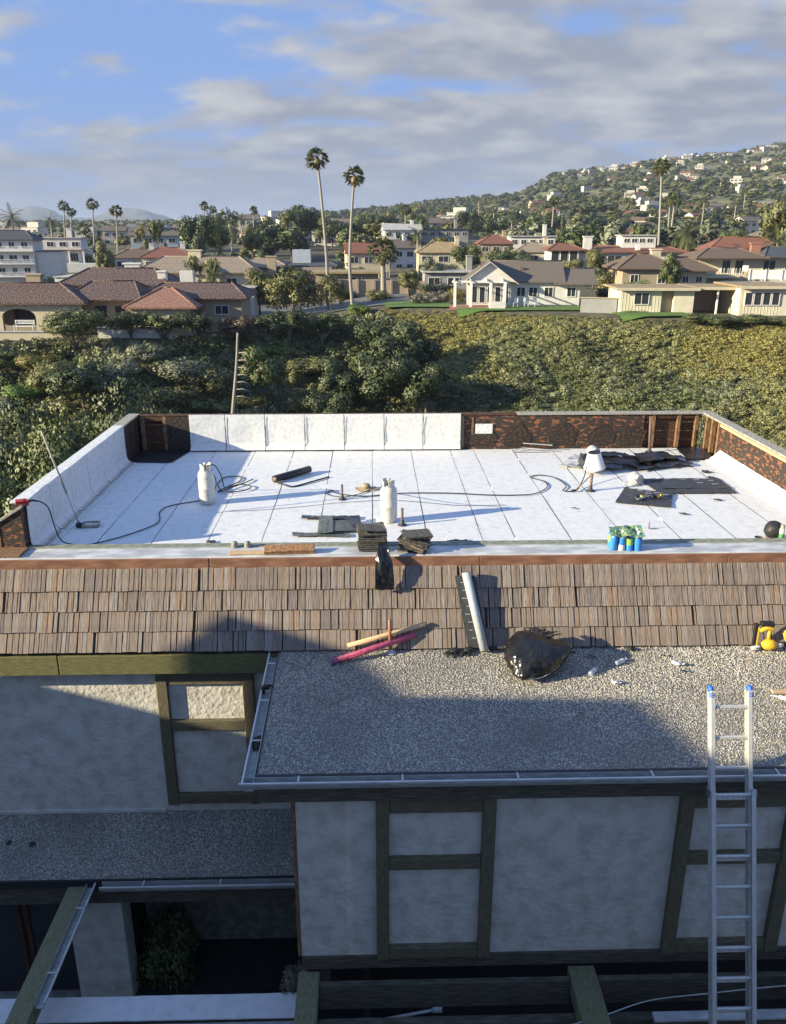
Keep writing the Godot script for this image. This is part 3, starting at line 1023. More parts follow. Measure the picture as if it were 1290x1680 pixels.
# a half-timbered panel: two posts and three rails, proud of the stucco at z
func timber_frame(x0: float, x1: float, y1: float, y0: float, z: float, w: float):
	for x in [x0, x1 - w]:
		var st := mb()
		bb(st, x, y0, z - .02, x + w, y1, z + .085, .008)
		obj("timber_post", st, M.green_post, house, v(0, 12, 0))
	var mid := lerpf(y1, y0, .41)
	for y in [[y1 - .30, y1 - .06, .07], [mid - .09, mid + .09, .075], [y0 + .02, y0 + .20, .08]]:
		var st := mb()
		bb(st, x0 + w, y[0], z - .02, x1 - w, y[1], z + y[2], .01)
		obj("timber_rail", st, M.green_rail, house, v(0, 12, 0))

# an open trough from a to b; out points away from the roof
func gutter(a: Vector3, b: Vector3, out: Vector3, straps: Array):
	var st := mb()
	var L := a.distance_to(b)
	var d := (b - a).normalized()
	var xf := Transform3D(Basis(out, UPV, out.cross(UPV)), a)
	if xf.basis.z.dot(d) < 0.0: xf = Transform3D(Basis(out, UPV, -out.cross(UPV)), a)
	xf.basis.z = d
	var prof := PackedVector2Array([Vector2(0, 0), Vector2(.006, 0), Vector2(.006, -.085), Vector2(.10, -.085), Vector2(.125, -.03), Vector2(.125, 0.0), Vector2(.133, 0.0), Vector2(.133, -.035), Vector2(.106, -.095), Vector2(0, -.095)])
	prism(st, prof, 0, L, xf)
	var g := obj("gutter", st, M.gutter, house, v(0, 12, 0))
	st = mb()
	prism(st, PackedVector2Array([Vector2(.12, -.004), Vector2(.14, -.004), Vector2(.14, .012), Vector2(.12, .012)]), 0, L, xf)
	obj("gutter_lip", st, M.gutter_lip, g)
	for s in straps:
		st = mb()
		var p: float = s if absf(d.z) > .9 else s - a.x
		bx(st, v(.066, .008, p), v(.13, .008, .018), 0.0, xf)
		obj("gutter_strap", st, M.gutter_lip, g)

# loose stones on the two low roofs
func gravel():
	var st := mb()
	blob(st, Vector3.ZERO, v(.5, .34, .5), 4, .5, 1.3)
	var stone := done(st)
	for r in [["gravel", -1.40, 8.9, -11.0, -8.27, -5.885, -6.115, 74000], ["gravel", -6.3, -1.08, -11.24, -10.03, -8.985, -9.25, 21000]]:
		var mm := MultiMesh.new()
		mm.transform_format = MultiMesh.TRANSFORM_3D
		mm.use_colors = true
		mm.mesh = stone
		mm.instance_count = r[7]
		for i in r[7]:
			var x := rr(r[1], r[2])
			var t := rng.randf()
			var s := rr(.010, .020)
			if rng.randf() < .06: s *= 1.4
			var p := v(x, lerpf(r[5], r[6], t) + s * .1, lerpf(r[3], r[4], t))
			mm.set_instance_transform(i, Transform3D(Basis.from_euler(v(rr(-.6, .6), rr(0, 6.28), rr(-.6, .6))).scaled(v(s, s, s) * rr(.8, 1.25)), p))
			var g := rng.randf()
			var k := rr(.75, 1.1)
			var worn := 0.72 + 0.4 * fn.get_noise_2d(x * 60.0, p.z * 60.0)
			k *= clampf(worn + .25, .65, 1.1)
			var c := Color(.52, .485, .41) if g < .55 else (Color(.60, .58, .54) if g < .75 else (Color(.42, .35, .28) if g < .89 else Color(.22, .205, .19)))
			mm.set_instance_color(i, Color(c.r * k, c.g * k, c.b * k))
		var o := MultiMeshInstance3D.new()
		o.name = r[0]
		o.multimesh = mm
		o.material_override = M.pebble
		o.position = v(0, 12, 0)
		house.add_child(o, true)
		o.set_meta("kind", "stuff")

# ---------------------------------------------------------------- what lies on the flat roof
const R := -4.69
func fl(x: float, z: float, up := 0.0) -> Vector3: return v(x, R + up, z)

func cylinder_of_gas(label: String, at: Vector3, turn: float):
	var t := thing("gas_cylinder", label, "gas cylinder", at, turn, "gas cylinders on the white roof")
	var st := mb(true)
	lathe(st, [Vector2(0, .035), Vector2(.10, .03), Vector2(.135, .05), Vector2(.146, .09), Vector2(.146, .29), Vector2(.149, .295), Vector2(.149, .31), Vector2(.146, .315), Vector2(.146, .53), Vector2(.138, .58), Vector2(.11, .625), Vector2(.06, .65), Vector2(0, .655)], 32)
	obj("body", st, M.tank, t)
	st = mb(true)
	lathe(st, [Vector2(.112, .0), Vector2(.118, .0), Vector2(.118, .055), Vector2(.112, .055), Vector2(.112, .0)], 28)
	obj("foot_ring", st, M.tank, t)
	# collar, open at the back and at the front
	for s in [0.0, PI]:
		st = mb(true)
		var rows := []
		for j in 5:
			var row := []
			for i in 11:
				var a: float = s + lerpf(-1.15, 1.15, i / 10.0)
				var dip := 0.035 if (j == 4 and (i < 2 or i > 8)) else 0.0
				row.append(v(cos(a) * .10, lerpf(.63, .755, j / 4.0) - dip, sin(a) * .10))
			rows.append(row)
		sheet(st, rows, v(0, .003, .004))
		obj("collar", st, M.tank, t)
	st = mb(true)
	lathe(st, [Vector2(0, .64), Vector2(.022, .64), Vector2(.022, .69), Vector2(.014, .70), Vector2(.014, .74), Vector2(0, .74)], 12)
	var va := obj("valve", st, M.brass, t)
	st = mb(true)
	lathe(st, [Vector2(0, .74), Vector2(.03, .742), Vector2(.034, .755), Vector2(.03, .768), Vector2(0, .77)], 10)
	obj("hand_wheel", st, M.tank, va)
	st = mb(true)
	tube(st, [v(0, .70, 0), v(.05, .70, .03), v(.085, .69, .05)], .012, -1, 8)
	obj("regulator", st, M.steel, va)

func vent_pipe(label: String, at: Vector3, h: float, r := .02, tilt := 0.0):
	var t := thing("vent_pipe", label, "pipe", at, 0, "rusty pipes standing through the white roof")
	var st := mb(true)
	var p := [v(0, 0, 0), v(tilt * h, h, 0)]
	lathe(st, [Vector2(r * .7, .0), Vector2(r, 0), Vector2(r, h), Vector2(r * .75, h), Vector2(r * .75, h - .06)], 14, Transform3D(Basis(v(0, 0, 1), tilt), Vector3.ZERO))
	obj("pipe", st, M.pipe_rust, t)
	st = mb(true)
	lathe(st, [Vector2(r * 1.05, .10), Vector2(r * 1.35, .085), Vector2(r * 1.6, .03), Vector2(r * 3.2, .012), Vector2(r * 3.6, .0)], 14)
	obj("flashing", st, M.underlay, t)

func hood_vent(label: String, at: Vector3, turn: float):
	var t := thing("roof_vent", label, "vent", at, turn, "galvanised hood vents")
	var st := mb(true)
	blob(st, v(0, .10, 0), v(.135, .145, .135), 12, 0.0, 1.0, -.35)
	tube(st, [v(0, .12, 0), v(.0, .115, .15)], .105, .10, 14)
	obj("hood", st, M.galv, t)
	st = mb(true)
	lathe(st, [Vector2(.115, .015), Vector2(.115, .085), Vector2(.105, .085)], 20)
	obj("neck", st, M.galv, t)
	st = mb()
	bb(st, -.15, 0, -.15, .15, .012, .16, .003)
	obj("flange", st, M.galv, t)

func hose(called: String, label: String, pts: Array, r := .010, m := "rubber", cat := "hose"):
	var st := mb(true)
	var p := []
	for q in pts: p.append(fl(q[0], q[1], (q[2] if q.size() > 2 else r + .004)))
	tube(st, curve(p, 5), r, -1, 7)
	single(called, st, M[m], label, cat)

func roof_things():
	cylinder_of_gas("off-white gas cylinder in the shade of the left parapet", fl(-3.05, -14.41), .4)
	cylinder_of_gas("off-white gas cylinder in the sun at the middle of the roof", fl(.265, -13.31), -.5)
	# torch at the left: hose over the parapet cap, red clamp, long wand with a burner pan
	hose("gas_hose", "dark hose from red clamp on left parapet to shaded gas cylinder", [[-5.22, -11.93, .87], [-5.12, -12.0, .84], [-5.02, -12.1, .70], [-4.98, -12.14, .38], [-4.93, -12.2, .12], [-4.80, -12.28, .02], [-4.55, -12.27], [-4.12, -12.62], [-3.75, -13.14], [-3.70, -13.45], [-3.80, -13.85], [-3.75, -14.15], [-3.52, -14.35], [-3.22, -14.52], [-3.05, -14.7, .02], [-2.94, -14.75, .3], [-3.0, -14.52, .70]])
	hose("hose_coil", "loose coil of black hose behind the shaded gas cylinder", [[-3.02, -14.45, .70], [-2.92, -14.62, .66], [-2.86, -14.85, .40], [-2.88, -15.2, .06], [-2.84, -15.41], [-2.66, -15.82], [-2.71, -16.1], [-3.01, -16.05], [-3.08, -15.7], [-3.04, -15.41, .03], [-2.83, -15.01, .03], [-2.49, -15.08, .03], [-2.38, -15.35, .03], [-2.6, -15.45, .04], [-2.88, -15.2, .04], [-2.95, -15.0, .03], [-2.55, -15.6, .03], [-2.42, -15.9, .02]], .011)
	var t := thing("hose_clamp", "red plastic clamp on the left parapet cap near its front end", "clamp", v(-5.33, -3.862, -11.9), .35)
	var st := mb()
	bx(st, v(-.02, .03, 0), v(.13, .06, .10), .012)
	bx(st, v(.075, .01, .0), v(.06, .09, .08), .012)
	obj("jaw", st, M.red_plastic, t)
	st = mb()
	bx(st, v(.0, .045, -.055), v(.17, .03, .03), .01)
	obj("handle", st, M.black_tool, t)
	st = mb(true)
	tube(st, [v(.09, .02, 0), v(.15, .03, -.03), v(.22, .0, -.06)], .02, .014, 8)
	obj("nozzle", st, M.rubber, t)
	t = thing("roller_pole", "long grey paint roller pole leaning against the left parapet", "roller pole", fl(-4.96, -13.14))
	st = mb(true)
	var dirp := (v(-5.40, -3.088, -13.205) - v(-4.96, R, -13.14)).normalized()
	tube(st, [dirp * .62, dirp * 1.1, dirp * 1.72], .019, .017, 8)
	obj("pole", st, M.cap_wood, t)
	st = mb(true)
	tube(st, [dirp * .10, dirp * .35, dirp * .63], .011, .011, 8)
	obj("inner_tube", st, M.steel, t)
	st = mb(true)
	tube(st, [dirp * .12, v(.0, .10, .02), v(.03, .05, .02), v(.12, .035, .0)], .007, -1, 6)
	obj("wire_frame", st, M.black_tool, t)
	st = mb(true)
	tube(st, [v(-.05, .045, .02), v(.04, .045, .02)], .045, -1, 10)
	obj("roller_sleeve", st, M.black_tool, t)
	t = thing("paint_tray", "small pale tray at the foot of the roller pole", "tray", fl(-4.80, -13.2), .1)
	st = mb()
	for k in [[-.14, .0, -.09, .14, .01, .09], [-.14, .0, -.09, -.13, .06, .09], [.13, .0, -.09, .14, .06, .09], [-.14, .0, -.09, .14, .06, -.08], [-.14, .0, .08, .14, .05, .09]]: bb(st, k[0], k[1], k[2], k[3], k[4], k[5])
	obj("pan", st, M.cap_wood, t)
	st = mb(true)
	patch(st, v(-.12, .01, -.07), v(.12, .01, -.07), v(.12, .01, .07), v(-.12, .01, .07), 8, 6, .02, 8.0)
	obj("residue", st, M.tank, t)
	hose("black_cable", "thin line that crosses the roof from the coil towards the right", [[-2.6, -13.9], [-2.0, -13.97], [-1.25, -14.15], [-.59, -14.35], [.31, -14.47], [1.0, -14.3], [1.64, -14.12], [2.42, -14.13]], .004)
	# roll of felt and its bent strip
	t = thing("felt_roll", "black roll of roofing felt near the back of the roof", "roll", fl(-1.97, -15.68))
	st = mb(true)
	var e := v(.65, .0, -.73)
	tube(st, [v(0, .075, 0), e * .5 + v(0, .075, 0), e + v(0, .075, 0)], .072, -1, 16)
	obj("roll", st, M.torch_plastic, t)
	for q in [[-.004, 0.0], [.0, 1.0]]:
		st = mb(true)
		var c: Vector3 = e * q[1] + v(0, .075, 0)
		tube(st, [c - e.normalized() * .006, c + e.normalized() * .006], .045, -1, 14)
		obj("core", st, M.slate_brown, t)
	hose("bent_rod", "bent black rod lying in front of the felt roll", [[-1.88, -15.62, .01], [-1.72, -15.48, .01], [-1.58, -15.37, .01], [-1.30, -15.62, .012], [-.9, -16.04, .012]], .016, "black_tool", "rod")
	vent_pipe("thin rusty pipe behind the straw hat's left side", fl(-.58, -14.57), .29, .021)
	vent_pipe("rusty pipe standing right of the sunlit gas cylinder", fl(.49, -13.12), .30, .023)
	vent_pipe("rusty pipe in front of the white bucket", fl(4.20, -14.99), .35, .026, -.02)
	vent_pipe("tall brown pipe before the open studs of back parapet", fl(6.30, -17.92), .82, .028, .06)
	# straw hat
	t = thing("straw_hat", "tan straw hat with a wide brim lying left of the gas cylinder", "hat", fl(-.14, -15.2))
	st = mb(true)
	var prof := []
	for k in 40:
		var a := TAU * k / 39.0
		prof.append(a)
	var rows := []
	for j in 8:
		var row := []
		for a in prof: row.append(v(cos(a) * lerpf(.085, .215, j / 7.0), .035 - .03 * sin(j / 7.0 * 1.6) + .022 * j / 7.0 * cos(2 * a + .4), sin(a) * lerpf(.095, .185, j / 7.0)))
		rows.append(row)
	sheet(st, rows, v(0, .004, 0))
	obj("brim", st, M.straw, t)
	st = mb(true)
	lathe(st, [Vector2(.092, .03), Vector2(.088, .07), Vector2(.078, .10), Vector2(.05, .115), Vector2(0, .108)], 20)
	obj("crown", st, M.straw, t)
	st = mb(true)
	lathe(st, [Vector2(.093, .034), Vector2(.095, .036), Vector2(.093, .06), Vector2(.09, .06)], 20)
	obj("hat_band", st, M.slate_brown, t)
	hose("torch_hose", "looped thin hose between the rusty pipe and the sunlit cylinder", [[-.85, -15.04], [-.90, -14.9], [-.78, -14.76], [-.6, -14.68], [-.45, -14.72], [-.26, -14.87], [-.05, -15.1], [.09, -15.0, .05], [.14, -14.0, .4], [.2, -13.4, .70]], .008)
	hose("long_gas_hose", "long black hose winding from the middle of the roof to the right", [[-.86, -15.0], [-.79, -15.11], [-.66, -14.88], [-.14, -14.71], [.55, -14.88], [1.49, -14.86], [2.17, -14.73], [2.75, -14.71], [3.10, -14.80], [3.40, -15.2], [3.42, -15.6], [3.20, -15.90], [3.43, -16.05], [3.69, -15.85], [3.80, -15.3], [3.66, -14.97], [3.90, -14.95], [4.05, -15.2, .05], [4.2, -15.5, .15], [4.30, -15.75, .27]], .010)
	# pieces of underlay left of the stacked tiles
	t = thing("underlay_offcuts", "heap of grey and black underlay offcuts left of the stacked tiles", "roofing felt", fl(-.8, -13.1))
	var cut := [
		[v(-.45, .0, -.5), v(.56, 0, -.46), v(.56, 0, -.28), v(-.45, 0, -.32), "underlay"],
		[v(-.55, .0, .36), v(.40, 0, .42), v(.42, 0, .58), v(-.52, 0, .53), "underlay_green"],
		[v(-.13, .02, -.33), v(.1, .06, -.30), v(.14, .06, .50), v(-.12, .02, .48), "underlay_green"],
		[v(.02, .05, -.05), v(.52, .03, -.22), v(.58, .03, .36), v(.0, .05, .45), "underlay_green"],
		[v(.38, .07, -.24), v(.56, .06, -.3), v(.62, .06, .35), v(.46, .07, .38), "torch_plastic"]]
	for q in cut:
		st = mb(true)
		patch(st, q[0], q[1], q[2], q[3], 12, 8, .03, 1.6, .005)
		obj("offcut", st, M[q[4]], t)
	for k in 9:
		st = mb()
		bb(st, -.40 + .105 * k, .040, -.42, -.34 + .105 * k + rr(0, .02), .043, -.40)
		obj("print_mark", st, M.print_white if k % 3 else M.bottle_blue, t)
	# two stacks of tiles on the front curb
	for s in 2:
		t = thing("tile_stack", ["neat stack of grey roof tiles on the front curb", "slumped stack of dark roof tiles right of the neat one"][s], "tile stack", v([-.02, .60][s], -4.58, [-11.78, -11.70][s]), [.05, -.12][s], "tile stacks on the front curb")
		var n: int = [11, 9][s]
		for k in n:
			st = mb()
			var tilt := 0.0 if s == 0 and k < 9 else rr(-.16, .16)
			var xf := Transform3D(Basis.from_euler(v(tilt * .8 + (.10 if s else 0.0), rr(-.4, .4) if s else rr(-.10, .10), (tilt if s == 0 else rr(-.30, .02) * (1.0 if k > 2 else .3)))), v(rr(-.02, .02) + (.02 * k if s else 0.0) * .4, .02 + k * [.031, .030][s], rr(-.02, .02)))
			var wide: float = .43 if s == 0 else .44
			for q in 4: bx(st, v((q - 1.5) * wide / 4.0, 0.002 * (q % 2), 0), v(wide / 4.0 - .004, .022, .34), .003, xf)
			bx(st, v(0, -.004, 0), v(wide - .02, .012, .33), 0.0, xf)
			obj("tile", st, M.slate_brown if k % 4 == 3 and s or k == 12 else M.slate_tile, t)
	# torn black sheet that hangs over the curb
	t = thing("plastic_sheet", "strip of shiny black plastic hanging over the front fascia", "plastic sheet", v(.14, -4.5, -11.6))
	rows = []
	for j in 22:
		var row := []
		for i in 10:
			var s := i / 9.0 - .5
			var k := j / 21.0
			var w := lerpf(.10, .29, smooth(.15, .75, k))
			var y: float
			var z: float
			if k < .35:
				y = .10 - .05 * k
				z = -.30 + .45 * k / .35
			else:
				var q := (k - .35) / .65
				y = .08 - .60 * q
				z = .17 + .05 * smooth(0.0, .4, q) + .18 * q + .02 * sin(q * PI)
			row.append(v(lerpf(.0, .02, k) + s * w + .02 * fn.get_noise_2d(k * 300.0, s * 100.0), y, z + .10 * absf(fn.get_noise_2d(s * 900.0, k * 160.0)) + .02))
		rows.append(row)
	st = mb(true)
	sheet(st, rows, v(0, -.003, -.003))
	obj("sheet", st, M.bag_plastic, t)
	# board and caps on the curb
	t = thing("rusty_board", "weathered rust-brown board lying on the front curb", "board", v(-1.28, -4.585, -11.62), .02)
	st = mb()
	bx(st, v(0, .05, 0), v(.76, .09, .16), .008, Transform3D(Basis.from_euler(v(.35, .03, .02)), v(0, .01, 0)))
	obj("board", st, M.rust_board, t)
	st = mb()
	bx(st, v(-.60, .02, .02), v(.62, .03, .12), .006)
	obj("offcut", st, M.tan_wood, t)
	for k in 2:
		t = thing("pipe_cap", ["left one of two small olive caps on the curb", "right one of two small olive caps on the curb"][k], "cap", v([-2.15, -1.95][k], -4.575, -11.86), 0, "olive caps on the curb")
		st = mb(true)
		lathe(st, [Vector2(.0, .085), Vector2(.042, .08), Vector2(.048, .06), Vector2(.05, 0)], 14)
		obj("cap", st, M.curb_green, t)
		st = mb(true)
		lathe(st, [Vector2(.052, .0), Vector2(.056, .01), Vector2(.052, .02)], 14)
		obj("rim", st, M.cap_wood, t)
	# ---- right half of the roof
	t = thing("metal_frame", "pale bent metal edging lying at the foot of the back parapet", "metal edging", fl(3.15, -18.05))
	for q in [[v(0, .03, .1), v(.32, .05, -.12)], [v(.32, .05, -.12), v(1.05, .03, .05)], [v(.0, .02, .12), v(.78, .02, .10)], [v(.30, .16, -.12), v(.95, .14, .0)]]:
		st = mb()
		bar(st, q[0], q[1], .05, .012, .002)
		obj("flat_bar", st, M.curb_metal, t)
	hood_vent("galvanised hood vent behind the white bucket", fl(4.9, -17.6), .5)
	hood_vent("galvanised hood vent beside the grey felt sheets", fl(5.19, -15.45), .5)
	t = thing("felt_pile", "rumpled pile of black felt and offcuts under the white bucket", "roofing felt", fl(4.75, -16.7))
	cut = [
		[v(-.80, 0, .06), v(-.28, .02, -.75), v(-.10, .02, -.7), v(-.35, 0, .25), "curb_metal"],
		[v(-.45, .03, .2), v(-.15, .03, -.75), v(.55, .08, -.4), v(.45, .05, .45), "underlay_green"],
		[v(-.3, .10, -.05), v(-.1, .12, -.50), v(.9, .06, -.25), v(.72, .05, .40), "torch_plastic"],
		[v(.0, .15, -.45), v(.75, .12, -.5), v(.85, .10, -.28), v(.05, .14, -.2), "torch_plastic"]]
	for q in cut:
		st = mb(true)
		patch(st, q[0], q[1], q[2], q[3], 14, 10, .09, 1.6, .006, .006, .02)
		obj("offcut", st, M[q[4]], t)
	t = thing("white_bucket", "white tapered plastic bucket standing upside down on felt pile", "bucket", fl(4.60, -16.25, .10), 0)
	t.rotation = v(.05, .3, .14)
	st = mb(true)
	lathe(st, [Vector2(.215, .0), Vector2(.222, .01), Vector2(.222, .03), Vector2(.21, .035), Vector2(.135, .33), Vector2(.128, .345), Vector2(0, .34)], 28)
	obj("body", st, M.white_plastic, t)
	st = mb(true)
	lathe(st, [Vector2(.128, .346), Vector2(.12, .35), Vector2(.10, .346), Vector2(.0, .342)], 24)
	obj("base_rim", st, M.black_tool, t)
	st = mb(true)
	tube(st, curve([v(-.222, .02, 0), v(-.12, -.01, .23), v(.08, -.02, .25), v(.222, .02, 0)], 6), .004, -1, 5)
	obj("wire_handle", st, M.steel, t)
	t = thing("rod_tool", "thin brown rod leaning on the pipe in front of the bucket", "rod", fl(3.86, -14.93))
	st = mb(true)
	tube(st, [v(0, .01, 0), v(.18, .14, -.08), v(.34, .30, -.1)], .012, .010, 7)
	obj("rod", st, M.old_wood, t)
	st = mb(true)
	tube(st, [v(-.05, .02, .0), v(.03, .03, 0)], .026, .02, 8)
	obj("tip", st, M.rubber, t)
	# loose black and grey sheets
	var sheets := [
		["felt_sheet", "wrinkled black felt sheet with a torn edge behind the grey sheets", "torch_plastic", fl(5.5, -17.45), fl(6.55, -17.5), fl(6.85, -16.7), fl(5.5, -16.25), .10, .05],
		["felt_sheet", "shiny black felt sheet in the right back corner under open studs", "torch_plastic", fl(7.0, -18.2), fl(7.62, -18.25), fl(7.52, -17.2), fl(6.85, -17.1), .05, .01],
		["felt_sheet", "long flat grey felt sheets lying right of the second hood vent", "underlay", fl(5.38, -15.72), fl(7.0, -15.7), fl(6.95, -14.72), fl(5.45, -14.72), .025, .012],
		["felt_sheet", "small grey felt mat under the brass torch parts", "underlay", fl(4.92, -15.15), fl(5.7, -14.68), fl(5.38, -13.88), fl(4.46, -14.22), .025, .004]]
	for q in sheets:
		t = thing(q[0], q[1], "roofing felt", q[3])
		st = mb(true)
		var o: Vector3 = q[3]
		patch(st, Vector3.ZERO, q[4] - o, q[5] - o, q[6] - o, 22, 14, q[7], 1.2, .005, .006, q[8])
		obj("sheet", st, M[q[2]], t)
		if q[8] > .011:
			st = mb(true)
			var a2: Vector3 = (q[4] - o) * .25 + v(0, q[7] * .6, 0)
			patch(st, a2, (q[4] - o) * .97 + v(0, q[7] * .7, .1), (q[5] - o) * .94 + v(0, q[7] * .6, -.2), (q[6] - o) * .7 + v(.2, q[7] * .6, 0), 16, 10, q[7], 1.5, .005, .004, q[8])
			obj("upper_sheet", st, M[q[2]], t)
		if q[2] == "underlay":
			for k in 10:
				st = mb()
				var p: Vector3 = ((q[4] - o) * lerpf(.15, .85, (k % 5) / 4.0)).lerp((q[5] - o) * lerpf(.2, .85, (k % 5) / 4.0), .25 + .3 * (k / 5))
				bx(st, p + v(0, q[7] * 1.1 + .014, 0), v(.12, .002, .016))
				obj("print_mark", st, M.print_white, t)
	t = thing("torch_parts", "brass gas torch heads lying on the small felt mat", "torch", fl(5.12, -14.35, .03), .25)
	for k in 6:
		st = mb(true)
		var x := -.26 + .10 * k
		tube(st, [v(x, .04 + .02 * (k % 2), rr(-.06, .06)), v(x + rr(.06, .12), .05, rr(-.1, .1))], rr(.025, .04), -1, 9)
		obj("torch_head", st, M.brass if k % 3 else M.black_tool, t)
	st = mb(true)
	tube(st, [v(-.28, .03, .05), v(.0, .06, .0), v(.30, .04, -.06)], .016, -1, 7)
	obj("tube", st, M.steel, t)
	t = thing("roof_clip", "small grey metal clip standing on the roof near the front", "clip", fl(4.64, -12.83), .2)
	st = mb()
	bx(st, v(0, .055, 0), v(.03, .11, .012), .002)
	bx(st, v(.06, .006, .02), v(.14, .010, .03), .002)
	obj("bracket", st, M.steel, t)
	for k in [[5.47, -13.54, .07, "dark scrap of felt near the front right of the roof"], [6.42, -14.32, .07, "small black felt scrap below the long grey sheets"], [6.95, -16.2, .12, "upper one of two grey smears beside the right parapet"], [6.9, -15.75, .10, "lower one of two grey smears beside the right parapet"], [3.62, -13.9, .05, "tiny brown chip on the roof below the winding hose"], [1.35, -12.2, .20, "flat black scrap on the front edge right of the tiles"], [2.95, -12.1, .08, "small grey stone on the front edge of the roof"], [-2.62, -12.35, .08, "black smudge scrap at the front edge of the shaded roof"]]:
		st = mb(true)
		var a: float = k[2]
		patch(st, v(-a, 0, -a * .5), v(a * .7, 0, -a * .8), v(a, 0, a * .4), v(-a * .5, 0, a * .7), 5, 4, .03, 6.0, .004, .004, a * .25)
		single("scrap", st, M.underlay, k[3], "scrap", fl(k[0], k[1]), "scraps on the white roof")
	# drinks, hat and spray can on the front edge
	t = thing("bottle_pack", "shrink-wrapped pack of blue and green drink bottles on curb", "bottle pack", v(3.87, -4.585, -11.66), -.12)
	for k in 8:
		var x := -.19 + .125 * (k % 4)
		var z := -.06 + .12 * (k / 4)
		var b := obj("bottle", bottle_shape(.058, .29), M.bottle_blue if k % 4 != 1 else M.white_plastic, t, v(x, 0, z))
		b.rotation = v(rr(-.1, .1), 0, rr(-.1, .1))
		st = mb(true)
		lathe(st, [Vector2(0, .315), Vector2(.022, .315), Vector2(.024, .28), Vector2(.0, .28)], 12)
		obj("bottle_cap", st, M.white_plastic if k % 2 else M.bottle_green, b)
		st = mb(true)
		lathe(st, [Vector2(.0595, .09), Vector2(.0605, .10), Vector2(.0605, .19), Vector2(.0595, .20)], 14)
		obj("bottle_label", st, M.bottle_blue if k % 3 else M.bottle_green, b)
	st = mb(true)
	for k in 2: patch(st, v(-.25, .26, -.13), v(.25, .28, -.13), v(.26, .20, .16), v(-.26, .22, .15), 14, 8, .10, 4.0)
	obj("wrap", st, M.wrap_teal, t)
	t = thing("knit_cap", "black woollen cap sitting on the front edge at far right", "cap", fl(6.47, -12.24))
	st = mb(true)
	blob(st, v(0, .17, 0), v(.155, .155, .15), 14, .12, 1.5, -.75)
	obj("crown", st, M.rubber, t)
	st = mb(true)
	lathe(st, [Vector2(.10, .0), Vector2(.12, .02), Vector2(.12, .06), Vector2(.10, .07)], 18)
	obj("band", st, M.slate_brown, t)
	t = thing("spray_can", "cream and green spray can in front of the black cap", "spray can", fl(6.52, -12.08))
	st = mb(true)
	lathe(st, [Vector2(0, 0), Vector2(.038, 0), Vector2(.04, .01), Vector2(.04, .24), Vector2(.032, .265), Vector2(0, .27)], 16)
	obj("can", st, M.can_cream, t)
	st = mb(true)
	lathe(st, [Vector2(.034, .255), Vector2(.034, .315), Vector2(0, .32)], 16)
	obj("lid", st, M.cap_wood, t)
	st = mb(true)
	lathe(st, [Vector2(.0405, .08), Vector2(.041, .085), Vector2(.041, .17), Vector2(.0405, .175)], 16)
	obj("label_band", st, M.can_green, t)
	t = thing("black_cup", "small dark grey cup left of the black woollen cap", "cup", fl(6.17, -12.11))
	st = mb(true)
	lathe(st, [Vector2(0, 0), Vector2(.05, 0), Vector2(.06, .10), Vector2(.056, .10), Vector2(.047, .01), Vector2(0, .01)], 16)
	obj("cup", st, M.underlay, t)
	st = mb(true)
	lathe(st, [Vector2(.062, .098), Vector2(.064, .104), Vector2(.058, .104)], 16)
	obj("rim", st, M.underlay_green, t)
	# roof debris: chips of tar, swept by nobody
	var mm := MultiMesh.new()
	mm.transform_format = MultiMesh.TRANSFORM_3D
	st = mb()
	bx(st, Vector3.ZERO, v(1, .3, .6))
	mm.mesh = done(st)
	mm.instance_count = 420
	for i in 420:
		var s := rr(.004, .016)
		mm.set_instance_transform(i, Transform3D(Basis.from_euler(v(0, rr(0, 6.3), 0)).scaled(v(s, s, s)), fl(rr(-5.1, 7.3), rr(-18.1, -12.1), .002)))
	var o := MultiMeshInstance3D.new()
	o.name = "tar_crumbs"
	o.multimesh = mm
	o.material_override = M.underlay
	o.position = v(0, H, 0)
	add_child(o)
	tag(o, "dark crumbs of tar strewn over the white roof", "debris")
	o.set_meta("kind", "stuff")

func bottle_shape(r: float, h: float) -> SurfaceTool:
	var st := mb(true)
	lathe(st, [Vector2(0, 0), Vector2(r * .9, 0), Vector2(r, h * .04), Vector2(r, h * .30), Vector2(r * .93, h * .42), Vector2(r, h * .52), Vector2(r, h * .70), Vector2(r * .75, h * .84), Vector2(r * .36, h * .93), Vector2(r * .36, h), Vector2(0, h)], 16)
	return st

# ---------------------------------------------------------------- what lies on the mansard, the gravel roof and below
func gy(z: float) -> float: return lerpf(-5.885, -6.115, (z + 11.0) / 2.73) + .012
func gp(x: float, z: float, up := 0.0) -> Vector3: return v(x, gy(z) + up, z)
func mz(y: float) -> float: return lerpf(-11.45, -10.95, (-4.80 - y) / 1.07) + .10

